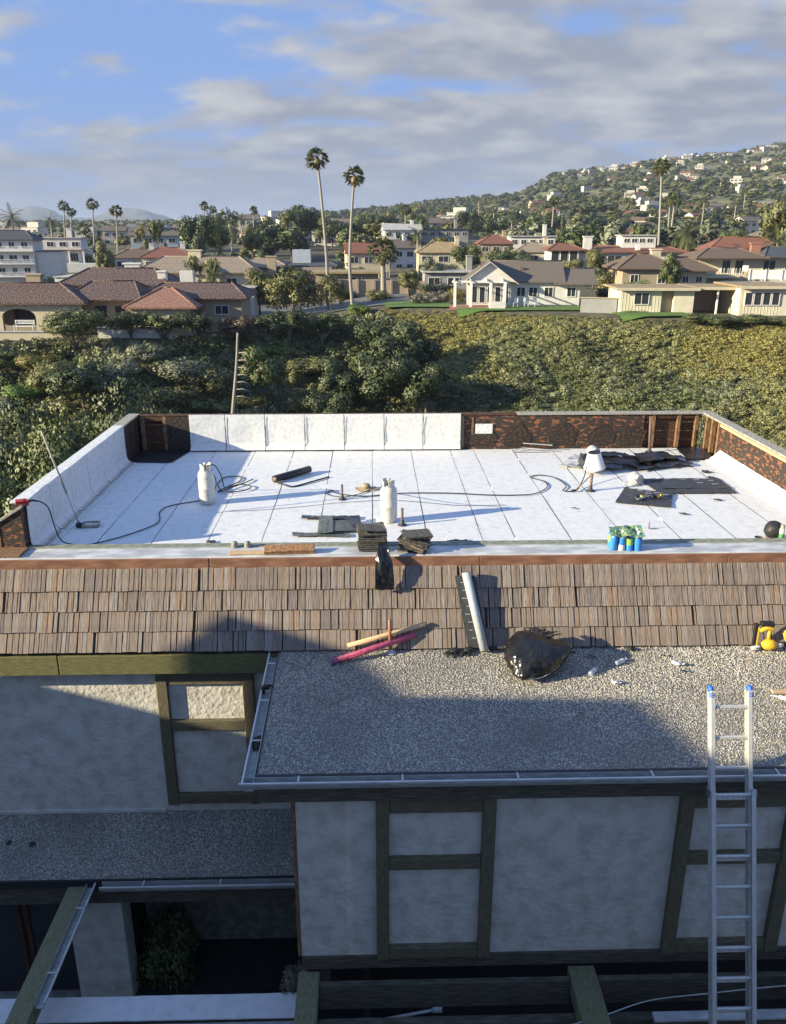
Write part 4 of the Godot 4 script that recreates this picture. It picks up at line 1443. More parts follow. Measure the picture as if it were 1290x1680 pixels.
func lower_things():
	var st: SurfaceTool
	var t := thing("silver_roll", "silver-white roll of membrane leaning on the brown mansard", "roll", gp(1.63, -10.78))
	var a := v(0, .05, 0)
	var b := v(1.375, -4.78, -11.24) - gp(1.63, -10.78)
	st = mb(true)
	tube(st, [a, a.lerp(b, .5) + v(.0, 0, .0), b], .064, .066, 20)
	obj("roll", st, M.roll_silver, t)
	for q in [a, b]:
		st = mb(true)
		tube(st, [q - (b - a).normalized() * .004, q + (b - a).normalized() * .006], .045, -1, 16)
		obj("core_end", st, M.drip_edge, t)
	st = mb(true)
	var rows := []
	for j in 12:
		var row := []
		for i in 5:
			var y := lerpf(-4.86, -5.84, j / 11.0)
			row.append(v(lerpf(1.22, 1.40, j / 11.0) + .30 * i / 4.0, y, mz(y) + .012 + .012 * fn.get_noise_2d(j * 90.0, i * 60.0)) - gp(1.63, -10.78))
		rows.append(row)
	sheet(st, rows, v(0, -.003, -.004))
	var tail := obj("unrolled_tail", st, M.underlay, t)
	for k in 8:
		st = mb()
		var y := lerpf(-4.95, -5.7, k / 7.0)
		bx(st, v(lerpf(1.26, 1.40, k / 7.0) + .06 + .03 * (k % 2), y, mz(y) + .026) - gp(1.63, -10.78), v(.05 + .02 * (k % 3), .007, .004))
		obj("print_mark", st, M.print_white, tail)
	# a wide shade of the same roll's second layer stands behind it
	t = thing("pink_roll", "long thin roll in pink wrap lying on gravel against the mansard", "roll", gp(-.60, -10.55, .04))
	st = mb(true)
	var e := v(.60, -5.66, -10.95) - gp(-.60, -10.55, .04)
	tube(st, [Vector3.ZERO, e * .5, e], .045, .045, 12)
	obj("roll", st, M.pink_wrap, t)
	st = mb(true)
	tube(st, [-e * .012, e * .05], .046, .047, 12)
	obj("end_sleeve", st, M.purple_wrap, t)
	t = thing("wooden_pole", "tan wooden pole lying above the pink roll on the mansard", "pole", v(-.40, -5.76, -10.82))
	st = mb(true)
	e = v(.77, -5.50, -10.99) - v(-.40, -5.76, -10.82)
	tube(st, [Vector3.ZERO, e * .5, e], .034, .034, 12)
	obj("pole", st, M.tan_wood, t)
	st = mb(true)
	tube(st, [e * .985, e * 1.003], .030, .028, 12)
	obj("end_grain", st, M.old_wood, t)
	t = thing("copper_pipe", "upright copper vent pipe at the top of the gravel roof", "pipe", gp(.24, -10.84))
	st = mb(true)
	tube(st, [v(0, 0, 0), v(-.01, .27, 0), v(-.015, .54, 0)], .026, .024, 12)
	obj("pipe", st, M.copper, t)
	st = mb(true)
	lathe(st, [Vector2(.03, .06), Vector2(.05, .02), Vector2(.09, .0)], 14)
	obj("collar", st, M.galv, t)
	t = thing("work_gloves", "pair of black work gloves beside the foot of silver roll", "gloves", gp(1.25, -10.82), .4)
	for k in 2:
		var o := Vector3(.20 * k - .06, .035, .06 * k)
		st = mb(true)
		blob(st, o, v(.085, .045, .06), 9, .25, 2.0)
		for f in 4: tube(st, [o + v(-.06, 0, -.035 + .022 * f), o + v(-.12, .0, -.03 + .028 * f), o + v(-.165 - .01 * (f % 2), -.02, -.02 + .034 * f)], .016, .011, 6)
		tube(st, [o + v(-.01, 0, .05), o + v(-.05, -.01, .09), o + v(-.08, -.02, .10)], .016, .011, 6)
		obj("glove", st, M.rubber, t)
	t = thing("mallet", "wooden-handled mallet between silver roll and trash bag", "mallet", gp(1.85, -10.86, .04), .1)
	st = mb(true)
	tube(st, [v(-.02, .0, 0), v(.14, .005, .0)], .019, .021, 10)
	obj("handle", st, M.tan_wood, t)
	st = mb(true)
	tube(st, [v(-.17, 0, 0), v(-.02, 0, 0)], .026, .023, 10)
	obj("grip", st, M.rubber, t)
	# the bag: a plump four-cornered pillow set on one corner
	t = thing("trash_bag", "full shiny black trash bag on the gravel roof", "trash bag", gp(2.28, -10.4))
	bag(t)
	t.scale = v(.9, .78, .9)
	t = thing("broom", "brown push broom lying behind the trash bag", "broom", gp(2.45, -10.75))
	st = mb(true)
	tube(st, [v(-.1, .12, 0), v(.25, .08, .03), v(.52, .05, .06)], .018, .018, 8)
	obj("stick", st, M.bag_brown, t)
	# clear bottles and litter
	for k in 2:
		t = thing("clear_bottle", ["crushed clear bottle nearer to the trash bag", "crushed clear bottle farther to the right of the bag"][k], "plastic bottle", gp([3.06, 3.50][k], [-10.17, -10.42][k], .035), [.9, .6][k], "clear bottles in the shade of the bag")
		st = bottle_shape(.035, .22)
		var bo := obj("bottle", st, M.clear_plastic, t)
		bo.rotation = v(0, 0, -PI / 2)
		st = mb(true)
		lathe(st, [Vector2(.0, .218), Vector2(.015, .218), Vector2(.015, .24), Vector2(0, .24)], 10)
		obj("bottle_cap", st, M.white_plastic, bo)
		st = mb(true)
		lathe(st, [Vector2(.0362, .085), Vector2(.0362, .15)], 14)
		obj("bottle_label", st, M.print_white, bo)
	for k in [[3.38, -9.98, .07, "white", "white crumpled wrapper just outside the bag's shadow"], [4.42, -10.42, .09, "white", "pale torn wrapper among the litter right of the bag"], [4.42, -10.22, .05, "dark", "small dark scrap on the gravel right of the bag"], [3.83, -10.82, .08, "dark", "thin black strip below the mansard's lowest course"], [3.20, -10.62, .05, "dark", "dark tar chip in the shadow of the bag"], [2.72, -9.30, .04, "dark", "single dark chip in the shaded middle of the gravel roof"], [4.25, -10.62, .04, "dark", "little black bit above the pale torn wrapper"]]:
		st = mb(true)
		var s: float = k[2]
		patch(st, v(-s, 0, -s * .5), v(s, 0, -s * .6), v(s * .8, 0, s * .5), v(-s * .7, 0, s * .6), 7, 5, .06, 7.0, .003, .004, s * .2)
		single("litter", st, M.print_white if k[3] == "white" else M.underlay, k[4], "litter", gp(k[0], k[1]), "litter on the gravel roof")
	power_tools()
	ladder()
	t = thing("wood_strip", "short brown wooden strip on the gravel right of the ladder", "wood strip", gp(5.72, -9.7), -.05)
	st = mb()
	bx(st, v(0, .03, 0), v(.52, .035, .07), .004)
	obj("strip", st, M.tan_wood, t)
	t = thing("caulk_tube", "white caulking tube on the gravel right of the ladder", "caulking tube", gp(5.50, -9.55, .03), -.55)
	st = mb(true)
	tube(st, [v(-.02, .02, 0), v(.24, .02, 0)], .026, -1, 12)
	obj("tube", st, M.white_plastic, t)
	st = mb(true)
	tube(st, [v(-.12, .02, 0), v(-.02, .02, 0)], .005, .018, 10)
	obj("nozzle", st, M.print_white, t)
	t = thing("black_pail", "small black pail on the gravel at the right edge of view", "pail", gp(5.62, -8.95))
	st = mb(true)
	lathe(st, [Vector2(0, 0), Vector2(.10, 0), Vector2(.125, .2), Vector2(.118, .2), Vector2(.095, .01), Vector2(0, .01)], 20)
	obj("body", st, M.black_tool, t)
	st = mb(true)
	lathe(st, [Vector2(.126, .185), Vector2(.131, .19), Vector2(.131, .205), Vector2(.126, .206)], 20)
	obj("rim", st, M.rubber, t)
	# in and on the left gutter
	t = thing("gutter_clamp", "black clamp gripping the left side gutter", "clamp", v(-1.50, -5.96, -9.97))
	st = mb()
	bx(st, v(0, .03, 0), v(.10, .06, .06), .01)
	bx(st, v(-.04, .0, .03), v(.05, .12, .05), .01)
	obj("body", st, M.black_tool, t)
	st = mb(true)
	tube(st, [v(.0, .05, 0), v(.06, .08, .03), v(.10, .06, .06)], .014, -1, 7)
	obj("lever", st, M.rubber, t)
	st = mb(true)
	blob(st, Vector3.ZERO, v(.06, .04, .14), 8, .5, 3.0)
	single("leaf_clump", st, M.bag_brown, "dark clump of wet leaves in the left side gutter", "leaves", v(-1.50, -6.10, -8.9))
	for k in [[-5.42, -10.66], [-5.80, -10.70]]:
		st = mb(true)
		blob(st, Vector3.ZERO, v(.05, .035, .05), 6, .5, 3.0)
		single("felt_crumb", st, M.rubber, ["larger of two black lumps on the porch gravel roof", "smaller of two black lumps on the porch gravel, at the edge"][int(k[0] < -5.6)], "lump", v(k[0], -9.11, k[1]), "black lumps on the porch roof")
	# conduit, wires and the pale rail at the bottom
	t = thing("conduit_pipe", "grey conduit pipe with a square end fitting below the joists", "pipe", v(-6.4, -9.93, -7.98))
	st = mb(true)
	tube(st, curve([v(0, -.02, 0), v(1.5, -.01, .0), v(3.4, -.01, -.02), v(5.2, .0, -.04), v(6.3, .06, -.10), v(7.15, .12, -.2)], 4), .02, -1, 8)
	obj("pipe", st, M.galv, t)
	st = mb()
	bx(st, v(7.2, .125, -.205), v(.13, .07, .07), .012)
	obj("fitting", st, M.galv, t)
	st = mb(true)
	tube(st, curve([v(2.3, -9.40, -7.55), v(2.86, -9.36, -7.67), v(3.5, -9.34, -7.85), v(4.28, -9.30, -7.9), v(5.4, -9.26, -7.96), v(7.5, -9.2, -8.0)], 6), .007, -1, 6)
	single("pale_wire", st, M.gutter_lip, "thin pale wire running behind the foot of the ladder", "wire")
	t = thing("pale_rail", "pale painted rail at the foot of the picture under the ladder", "rail", v(3.45, -9.27, -7.56))
	st = mb()
	bx(st, v(2.8, 0, 0), v(5.6, .05, .12), .008)
	obj("rail", st, M.curb_metal, t)
	st = mb()
	bx(st, v(2.8, -.14, .0), v(5.58, .22, .06), .004)
	obj("rail_face", st, M.green_dull, t)
	t = thing("bench", "dark wooden bench before the front door in the alcove", "bench", v(-3.0, -12, -12.0))
	st = mb()
	for k in 4: bb(st, -.55, .42, -.2 + .11 * k, .55, .45, -.1 + .11 * k, .004)
	obj("seat", st, M.brown_door, t)
	st = mb()
	bb(st, -.55, .5, -.26, .55, .85, -.23, .004)
	obj("backrest", st, M.brown_door, t)
	for x in [-.5, .5]:
		for z in [-.22, .18]:
			st = mb()
			bb(st, x - .03, 0, z - .03, x + .03, .42, z + .03)
			obj("leg", st, M.brown_door, t)

func bag(t: Node3D):
	# a pillow of film: a fat lower body, flat seam along the right lower edge, knotted corner at the left
	var st := mb(true)
	var P := []
	var n := 56
	for j in n + 1:
		var row := []
		for i in n * 2:
			var th := PI * j / n
			var ph := PI * i / n
			var d := v(sin(th) * cos(ph), cos(th), sin(th) * sin(ph))
			var p := v(signf(d.x) * pow(absf(d.x), .9), signf(d.y) * pow(absf(d.y), .9), signf(d.z) * pow(absf(d.z), .85))
			p *= v(.44, .30, .42)
			# drawn out to a corner on the right and at the near left
			p += v(.20, .05, .02) * pow(maxf(0.0, d.dot(v(.92, .30, -.15).normalized())), 7.0) + v(-.06, -.02, .16) * pow(maxf(0.0, d.dot(v(-.45, -.45, .78).normalized())), 9.0)
			p += v(0, .05, -.06) * pow(maxf(0.0, d.dot(v(-.3, .85, -.4).normalized())), 4.0)
			var w := fn.get_noise_3d(d.x * 110.0, d.y * 70.0, d.z * 70.0) * .05 + .05 * absf(fn.get_noise_2d(atan2(d.z, d.x) * 420.0, d.y * 90.0)) * (1.0 - d.y * d.y)
			p += d * w
			p.y = maxf(p.y + .26, .004)
			row.append(p)
		P.append(row)
	for j in n:
		for i in n * 2:
			var i2 := (i + 1) % (n * 2)
			var o: Vector3 = (P[j][i] + P[j + 1][i2]) * 0.5 - v(0, .26, 0)
			if j > 0: tri(st, P[j][i], P[j][i2], P[j + 1][i2], o)
			if j < n - 1: tri(st, P[j][i], P[j + 1][i2], P[j + 1][i], o)
	obj("bag_body", st, M.bag_plastic, t)
	st = mb(true)
	tube(st, curve([v(-.18, .07, .48), v(.08, .09, .43), v(.33, .19, .30), v(.52, .33, .10), v(.61, .42, -.03)], 5), .008, .006, 6)
	obj("bag_seam", st, M.curb_metal, t)
	# the frayed brown mouth of the bag folded back towards the mansard
	for k in 11:
		st = mb(true)
		var a := lerpf(-.25, .40, k / 10.0)
		var rows := []
		for j in 7:
			var s := j / 6.0
			var c := v(lerpf(-.05, a, s) + .10, .50 + .10 * s - .30 * s * s * absf(a) + .02 * sin(k * 2.3), lerpf(-.05, -.36, s))
			rows.append([c + v(-.05 * (1.0 - .3 * s), rr(-.008, .008), 0), c + v(0, .02, 0), c + v(.05 * (1.0 - .3 * s), rr(-.008, .008), 0)])
		sheet(st, rows, v(0, -.004, 0))
		obj("bag_fold", st, M.bag_brown, t)

func power_tools():
	var st: SurfaceTool
	var t := thing("nail_gun", "yellow and black nail gun standing against the mansard", "nail gun", gp(5.82, -10.80), -.1)
	st = mb()
	bx(st, v(-.14, .20, 0), v(.05, .42, .05), .006)
	bx(st, v(-.14, .40, .0), v(.07, .05, .06), .01)
	var mag := obj("magazine", st, M.black_tool, t)
	st = mb()
	bx(st, v(-.105, .20, .022), v(.018, .34, .018), .003)
	obj("rail", st, M.yellow_tool, mag)
	st = mb(true)
	tube(st, curve([v(-.08, .31, .02), v(.0, .36, .03), v(.11, .345, .02)], 5), .034, .028, 10)
	obj("handle", st, M.yellow_tool, t)
	st = mb()
	bx(st, v(.02, .41, -.02), v(.20, .07, .10), .015)
	obj("battery", st, M.black_tool, t)
	st = mb(true)
	blob(st, v(.07, .10, .04), v(.115, .085, .085), 10, .12, 2.0)
	obj("motor_housing", st, M.yellow_tool, t)
	st = mb(true)
	tube(st, [v(.06, .17, .02), v(.05, .33, .02)], .028, .024, 10)
	obj("neck", st, M.yellow_tool, t)
	st = mb(true)
	tube(st, [v(.17, .09, .04), v(.27, .10, .04)], .042, .03, 12)
	tube(st, [v(-.18, .02, .03), v(-.06, .05, .03)], .03, .045, 10)
	obj("nose", st, M.galv, t)
	t = thing("circular_saw", "yellow and black circular saw right of the nail gun", "circular saw", gp(6.28, -10.80), -.2)
	st = mb(true)
	tube(st, [v(.10, .14, .06), v(.10, .14, .085)], .12, -1, 24)
	obj("blade", st, M.steel, t)
	st = mb(true)
	tube(st, [v(.10, .14, .084), v(.10, .14, .092)], .05, -1, 20)
	obj("blade_badge", st, M.burgundy, t)
	st = mb(true)
	tube(st, curve([v(-.14, .30, .0), v(-.10, .18, .03), v(-.02, .10, .04)], 5), .05, .055, 12)
	tube(st, curve([v(-.13, .30, .02), v(.0, .35, .02), v(.13, .30, .02)], 5), .026, -1, 9)
	obj("housing", st, M.yellow_tool, t)
	st = mb(true)
	tube(st, [v(.09, .15, -.06), v(.09, .15, .055)], .085, -1, 18)
	tube(st, curve([v(-.08, .36, -.03), v(.02, .41, -.03), v(.10, .36, -.03)], 4), .02, -1, 8)
	obj("motor", st, M.black_tool, t)
	st = mb()
	bx(st, v(.05, .015, .03), v(.36, .012, .18), .003)
	obj("base_plate", st, M.steel, t)

func ladder():
	# extension ladder of two sections leaning on the front gutter
	var t := thing("ladder", "aluminium extension ladder with blue-wrapped tips leaning on the gutter", "ladder", v(4.17, -12, -6.05))
	var base := v(4.17, -12, -6.05)
	var top := v(4.17, -5.06, -8.31)
	var d := (top - base).normalized()
	var L := base.distance_to(top)
	var side := v(1, 0, 0)
	var nrm := side.cross(d).normalized()
	if nrm.z < 0: nrm = -nrm
	var xf := Transform3D(Basis(side, d, nrm), Vector3.ZERO)
	for s in [-1.0, 1.0]:
		for q in [[0, .246, .0, L * .84, .055], [1, .232, 1.6, L, .0]]:
			var x: float = s * q[1]
			var st := mb()
			# channel rail: web and two flanges
			bx(st, v(x + s * .012, (q[2] + q[3]) * .5, q[4]), v(.008, q[3] - q[2], .095), .0015, xf)
			bx(st, v(x - s * .012, (q[2] + q[3]) * .5, q[4] + .045), v(.048, q[3] - q[2], .008), .0015, xf)
			bx(st, v(x - s * .012, (q[2] + q[3]) * .5, q[4] - .045), v(.048, q[3] - q[2], .008), .0015, xf)
			obj("side_rail", st, M.aluminium, t)
		var st := mb(true)
		blob(st, xf * v(s * .232, L + .012, 0), v(.034, .045, .05), 8, .2, 3.0)
		for k in 3: tube(st, [xf * v(s * .232 - .03, L - .03 - .02 * k, .045), xf * v(s * .232 + .03, L - .035 - .02 * k, .045)], .008, -1, 6)
		obj("tape_wrap", st, M.blue_tape, t)
		st = mb()
		bx(st, v(s * .25, .03, .055), v(.06, .06, .11), .008, xf)
		obj("foot", st, M.rubber, t)
	for k in 20:
		var y := L - .20 - .36 * k
		if y > .2:
			if y > 1.6:
				var st := mb()
				bx(st, v(0, y, .0), v(.444, .036, .045), .008, xf)
				bx(st, v(0, y + .008, .02), v(.444, .012, .012), .002, xf)
				obj("rung", st, M.aluminium, t)
			if y < L * .84 - .1:
				var st := mb()
				bx(st, v(0, y + .06, .055), v(.46, .034, .04), .008, xf)
				obj("rung", st, M.aluminium, t)
	for s in [-1.0, 1.0]:
		var st := mb()
		bx(st, v(s * .25, L * .835, .03), v(.05, .10, .14), .006, xf)
		obj("guide_bracket", st, M.steel, t)

# ---------------------------------------------------------------- plants
# leaf-sized faces spread through lobes; each tone is the leaf's own colour
func foliage(sd: int, lobes: Array, n: int, size: float, shell := 0.45, droop := 0.0, gaps := -0.18) -> ArrayMesh:
	var r := RandomNumberGenerator.new()
	r.seed = sd
	var V := PackedVector3Array()
	var N := PackedVector3Array()
	var C := PackedColorArray()
	var total := 0.0
	for l in lobes: total += l[1].x * l[1].y + l[1].x * l[1].z
	var made := 0
	var tries := 0
	while made < n and tries < n * 6:
		tries += 1
		var pick := r.randf() * total
		var L: Array = lobes[0]
		for l in lobes:
			pick -= l[1].x * l[1].y + l[1].x * l[1].z
			if pick <= 0.0:
				L = l
				break
		var d := Vector3(r.randfn(), r.randfn(), r.randfn()).normalized()
		var rad := pow(r.randf(), shell)
		var p: Vector3 = L[0] + d * rad * L[1]
		if p.y < 0.0: continue
		var g := fn.get_noise_3d(p.x * 420.0 + sd * 31.0, p.y * 420.0, p.z * 420.0)
		if g < gaps: continue
		var nn := (d + Vector3(r.randfn(), r.randfn(), r.randfn()) * 0.65 + v(0, .25, 0)).normalized()
		var u := nn.cross(Vector3(r.randfn(), r.randfn(), r.randfn())).normalized()
		if droop > 0.0: u = (u + v(0, -droop, 0)).normalized()
		var w := nn.cross(u).normalized()
		var s := size * r.randf_range(0.6, 1.35)
		var a := p - u * s
		var b := p + w * s * 0.62
		var c := p + u * s + nn * s * -0.25
		var e := p - w * s * 0.62
		var tone := clampf(0.72 + 0.9 * g + r.randf_range(-0.22, 0.22), 0.3, 1.0)
		var col := Color(tone * r.randf_range(.9, 1.0), tone, tone * r.randf_range(.8, 1.0))
		var sn := (nn * 0.4 + d * 0.8).normalized()
		for q in [a, b, c, a, c, e]:
			V.append(q)
			N.append(sn)
			C.append(col)
		made += 1
	var arr := []
	arr.resize(Mesh.ARRAY_MAX)
	arr[Mesh.ARRAY_VERTEX] = V
	arr[Mesh.ARRAY_NORMAL] = N
	arr[Mesh.ARRAY_COLOR] = C
	var m := ArrayMesh.new()
	m.add_surface_from_arrays(Mesh.PRIMITIVE_TRIANGLES, arr)
	return m

func branches(pts: Array, r0: float, limbs: Array) -> ArrayMesh:
	var st := mb(true)
	tube(st, curve(pts, 3), r0, r0 * .45, 7)
	for l in limbs: tube(st, curve(l, 3), r0 * .45, r0 * .12, 5)
	return done(st)

var proto := {}   # kind -> [[crown mesh, trunk mesh], ...], one unit high and wide
func lobe_set(sd: int, n: int, cy: float, spread: Vector3, r0: float, r1: float) -> Array:
	var r := RandomNumberGenerator.new()
	r.seed = sd
	var out := []
	for k in n:
		var a := TAU * k / n + r.randf_range(-.5, .5)
		var q := sqrt(r.randf_range(.05, 1.0))
		var s := r.randf_range(r0, r1)
		out.append([v(cos(a) * spread.x * q, cy + r.randf_range(-1, 1) * spread.y, sin(a) * spread.z * q), v(s, s * r.randf_range(.65, .95), s)])
	return out

func plants_init():
	for k in 3:
		var L := lobe_set(100 + k, 11, .62, v(.30, .20, .30), .15, .27)
		var limbs := []
		for l in L.slice(0, 6): limbs.append([v(0, .22, 0), (l[0] as Vector3) * .6 + v(0, .05, 0), l[0]])
		proto["round%d" % k] = [foliage(200 + k, L, 7000, .021), branches([v(0, 0, 0), v(.02, .2, .0), v(0, .45, .02)], .035, limbs)]
		proto["near%d" % k] = [foliage(700 + k, L, 15000, .0115, .5, 0.0, -.14), proto["round%d" % k][1]]
		L = lobe_set(120 + k, 13, .60, v(.36, .17, .36), .16, .26)
		limbs = []
		for l in L.slice(0, 8): limbs.append([v(0, .12, 0), (l[0] as Vector3) * v(.55, .6, .55), l[0]])
		proto["spread%d" % k] = [foliage(220 + k, L, 6000, .020, .5, 0.0, -.12), branches([v(0, 0, 0), v(.03, .12, .0), v(-.02, .3, .02)], .04, limbs)]
		L = lobe_set(140 + k, 10, .30, v(.32, .14, .32), .20, .32)
		proto["shrub%d" % k] = [foliage(240 + k, L, 5200, .024), branches([v(0, 0, 0), v(.02, .2, 0), v(0, .4, 0)], .02, [[v(0, .05, 0), v(.15, .2, .1), v(.25, .4, .1)], [v(0, .05, 0), v(-.15, .25, .05), v(-.25, .4, -.1)]])]
		L = lobe_set(160 + k, 9, .64, v(.30, .28, .30), .10, .19)
		limbs = []
		for l in L: limbs.append([v(0, .3, 0), (l[0] as Vector3) * .7, l[0]])
		proto["euc%d" % k] = [foliage(260 + k, L, 2600, .022, .6, .6, -.05), branches([v(0, 0, 0), v(.03, .3, 0), v(.0, .7, .02)], .022, limbs)]
		L = lobe_set(180 + k, 7, .70, v(.26, .10, .26), .18, .26)
		for q in 6: L.append([v(cos(q) * .34, .42, sin(q) * .34), v(.13, .30, .13)])
		proto["willow%d" % k] = [foliage(280 + k, L, 5600, .020, .5, 1.6, -.2), branches([v(0, 0, 0), v(.02, .3, 0), v(0, .6, 0)], .03, [[v(0, .35, 0), v(.15, .6, 0), v(.3, .7, 0)], [v(0, .35, 0), v(-.15, .6, 0), v(-.3, .7, .1)]])]
		L = []
		for q in 6: L.append([v(0, .12 + .15 * q, 0), v(.42 - .055 * q, .16, .42 - .055 * q)])
		proto["cypress%d" % k] = [foliage(300 + k, L, 1200, .04, .4), branches([v(0, 0, 0), v(0, .3, 0), v(0, .8, 0)], .05, [])]
		# lighter ones for the far trees
		L = lobe_set(400 + k, 8, .60, v(.27, .22, .27), .16, .28)
		proto["far%d" % k] = [foliage(420 + k, L, 620, .065), branches([v(0, 0, 0), v(.01, .2, 0), v(0, .5, 0)], .03, [])]
	# a clump of ground cover about a metre wide
	proto["clump0"] = [foliage(500, lobe_set(501, 6, .22, v(.30, .10, .30), .16, .28), 330, .046, .4), null]
	proto["clump1"] = [foliage(502, lobe_set(503, 7, .25, v(.32, .14, .30), .14, .26), 330, .046, .4), null]
	proto["fan0"] = [palm_head(600, 34, true), null]
	proto["fan1"] = [palm_head(601, 30, true), null]
	proto["feather0"] = [palm_head(602, 22, false), null]
	var st := mb(true)
	tube(st, [v(0, 0, 0), v(.0, .02, 0), v(.0, .12, 0), v(0, .5, 0), v(0, 1, 0)], 1.0, .66, 8)
	proto["stalk"] = [null, done(st)]

# a palm's head of radius about one: stiff fans or long feathers
func palm_head(sd: int, n: int, fans: bool) -> ArrayMesh:
	var r := RandomNumberGenerator.new()
	r.seed = sd
	var st := mb()
	for k in n:
		var a := r.randf() * TAU
		var up := lerpf(1.25, -.85, pow(float(k) / n, .8)) + r.randf_range(-.15, .15)
		var tone := r.randf_range(.65, 1.0)
		st.set_color(Color(tone, tone, tone * .9) if up > -.6 else Color(tone, tone * .78, tone * .6))
		var d := v(cos(a) * cos(up), sin(up), sin(a) * cos(up))
		var side := d.cross(UPV).normalized()
		if fans:
			var len := r.randf_range(.42, .58)
			var tip := d * len
			quad(st, v(0, 0, 0) - side * .015, v(0, 0, 0) + side * .015, tip + side * .015, tip - side * .015, UPV)
			for q in 9:
				var b := lerpf(-1.15, 1.15, q / 8.0)
				var f := (d * cos(b) + side * sin(b)).normalized()
				var L := r.randf_range(.36, .50)
				var e := tip + f * L + v(0, -.16 * absf(b) - .10, 0)
				var wv := f.cross(v(0, 1, 0)).normalized() * .035
				tri(st, tip + wv * .3, tip + f * L * .5 + wv, e, UPV)
				tri(st, tip - wv * .3, tip + f * L * .5 - wv, e, UPV)
				tri(st, tip + f * L * .5 + wv, tip + f * L * .5 - wv, e, UPV)
		else:
			var p := Vector3.ZERO
			var dir := d
			for q in 9:
				var nx := p + dir * .14
				quad(st, p - side * .012, p + side * .012, nx + side * .012, nx - side * .012, UPV)
				for s in [-1.0, 1.0]:
					for z in 2:
						var o := p.lerp(nx, z * .5)
						var L := .30 * sin(PI * clampf((q + 1.2) / 10.5, 0, 1))
						var e: Vector3 = o + side * s * L + dir * L * .6 + v(0, -.45 * L, 0)
						tri(st, o, o + dir * .045, e, UPV)
				p = nx
				dir = (dir + v(0, -.13, 0)).normalized()
	return done(st)

func plant(kind: String, m: String, at: Vector3, w: float, h: float, label: String, category: String, group := "", bark := "bark", called := "") -> Node3D:
	var key := "%s%d" % [kind, rng.randi() % 3]
	if not proto.has(key): key = kind + "0"
	var t := thing(called if called else ("shrub" if kind == "shrub" else "tree"), label, category, at, rr(0, 6.28), group)
	var c := put("crown" if kind != "shrub" else "foliage", proto[key][0], M["leaf_" + m] if M.has("leaf_" + m) else M.flower_yellow, t)
	c.scale = v(w * 1.12, h * 1.06, w * 1.12)
	if proto[key][1]:
		var k := put("trunk" if kind != "shrub" else "stem", proto[key][1], M[bark], t)
		k.scale = v(w, h, w)
	return t

func palm(x: float, z: float, head: Vector3, label: String, r := 2.0, tr := .22, kind := "fan", group := "", lean := 0.0):
	var y0 := ground(x, z)
	var base := v(x, y0, z)
	var t := thing("palm_tree", label, "palm tree", base, 0, group)
	var e := head - base
	var st := mb(true)
	tube(st, curve([v(0, -.5, 0), v(0, .3, 0) + e * .06, e * .35 + v(lean, 0, 0), e * .7 + v(lean * .7, 0, 0), e], 4), tr * 1.25, tr * .62, 9)
	obj("trunk", st, M.bark_pale, t)
	var c := put("crown", proto[kind + str(rng.randi() % 2) if kind == "fan" else "feather0"][0], M.leaf_palm, t, e)
	c.scale = v(r, r, r)
	c.rotation.y = rr(0, 6.28)
	st = mb(true)
	lathe(st, [Vector2(.30 * r * .4, 0.0), Vector2(.30 * r, -.25 * r), Vector2(.22 * r, -.6 * r), Vector2(tr * .8, -.85 * r)], 10, Transform3D(Basis.IDENTITY, e))
	if kind == "fan": obj("skirt", st, M.leaf_brown, t)

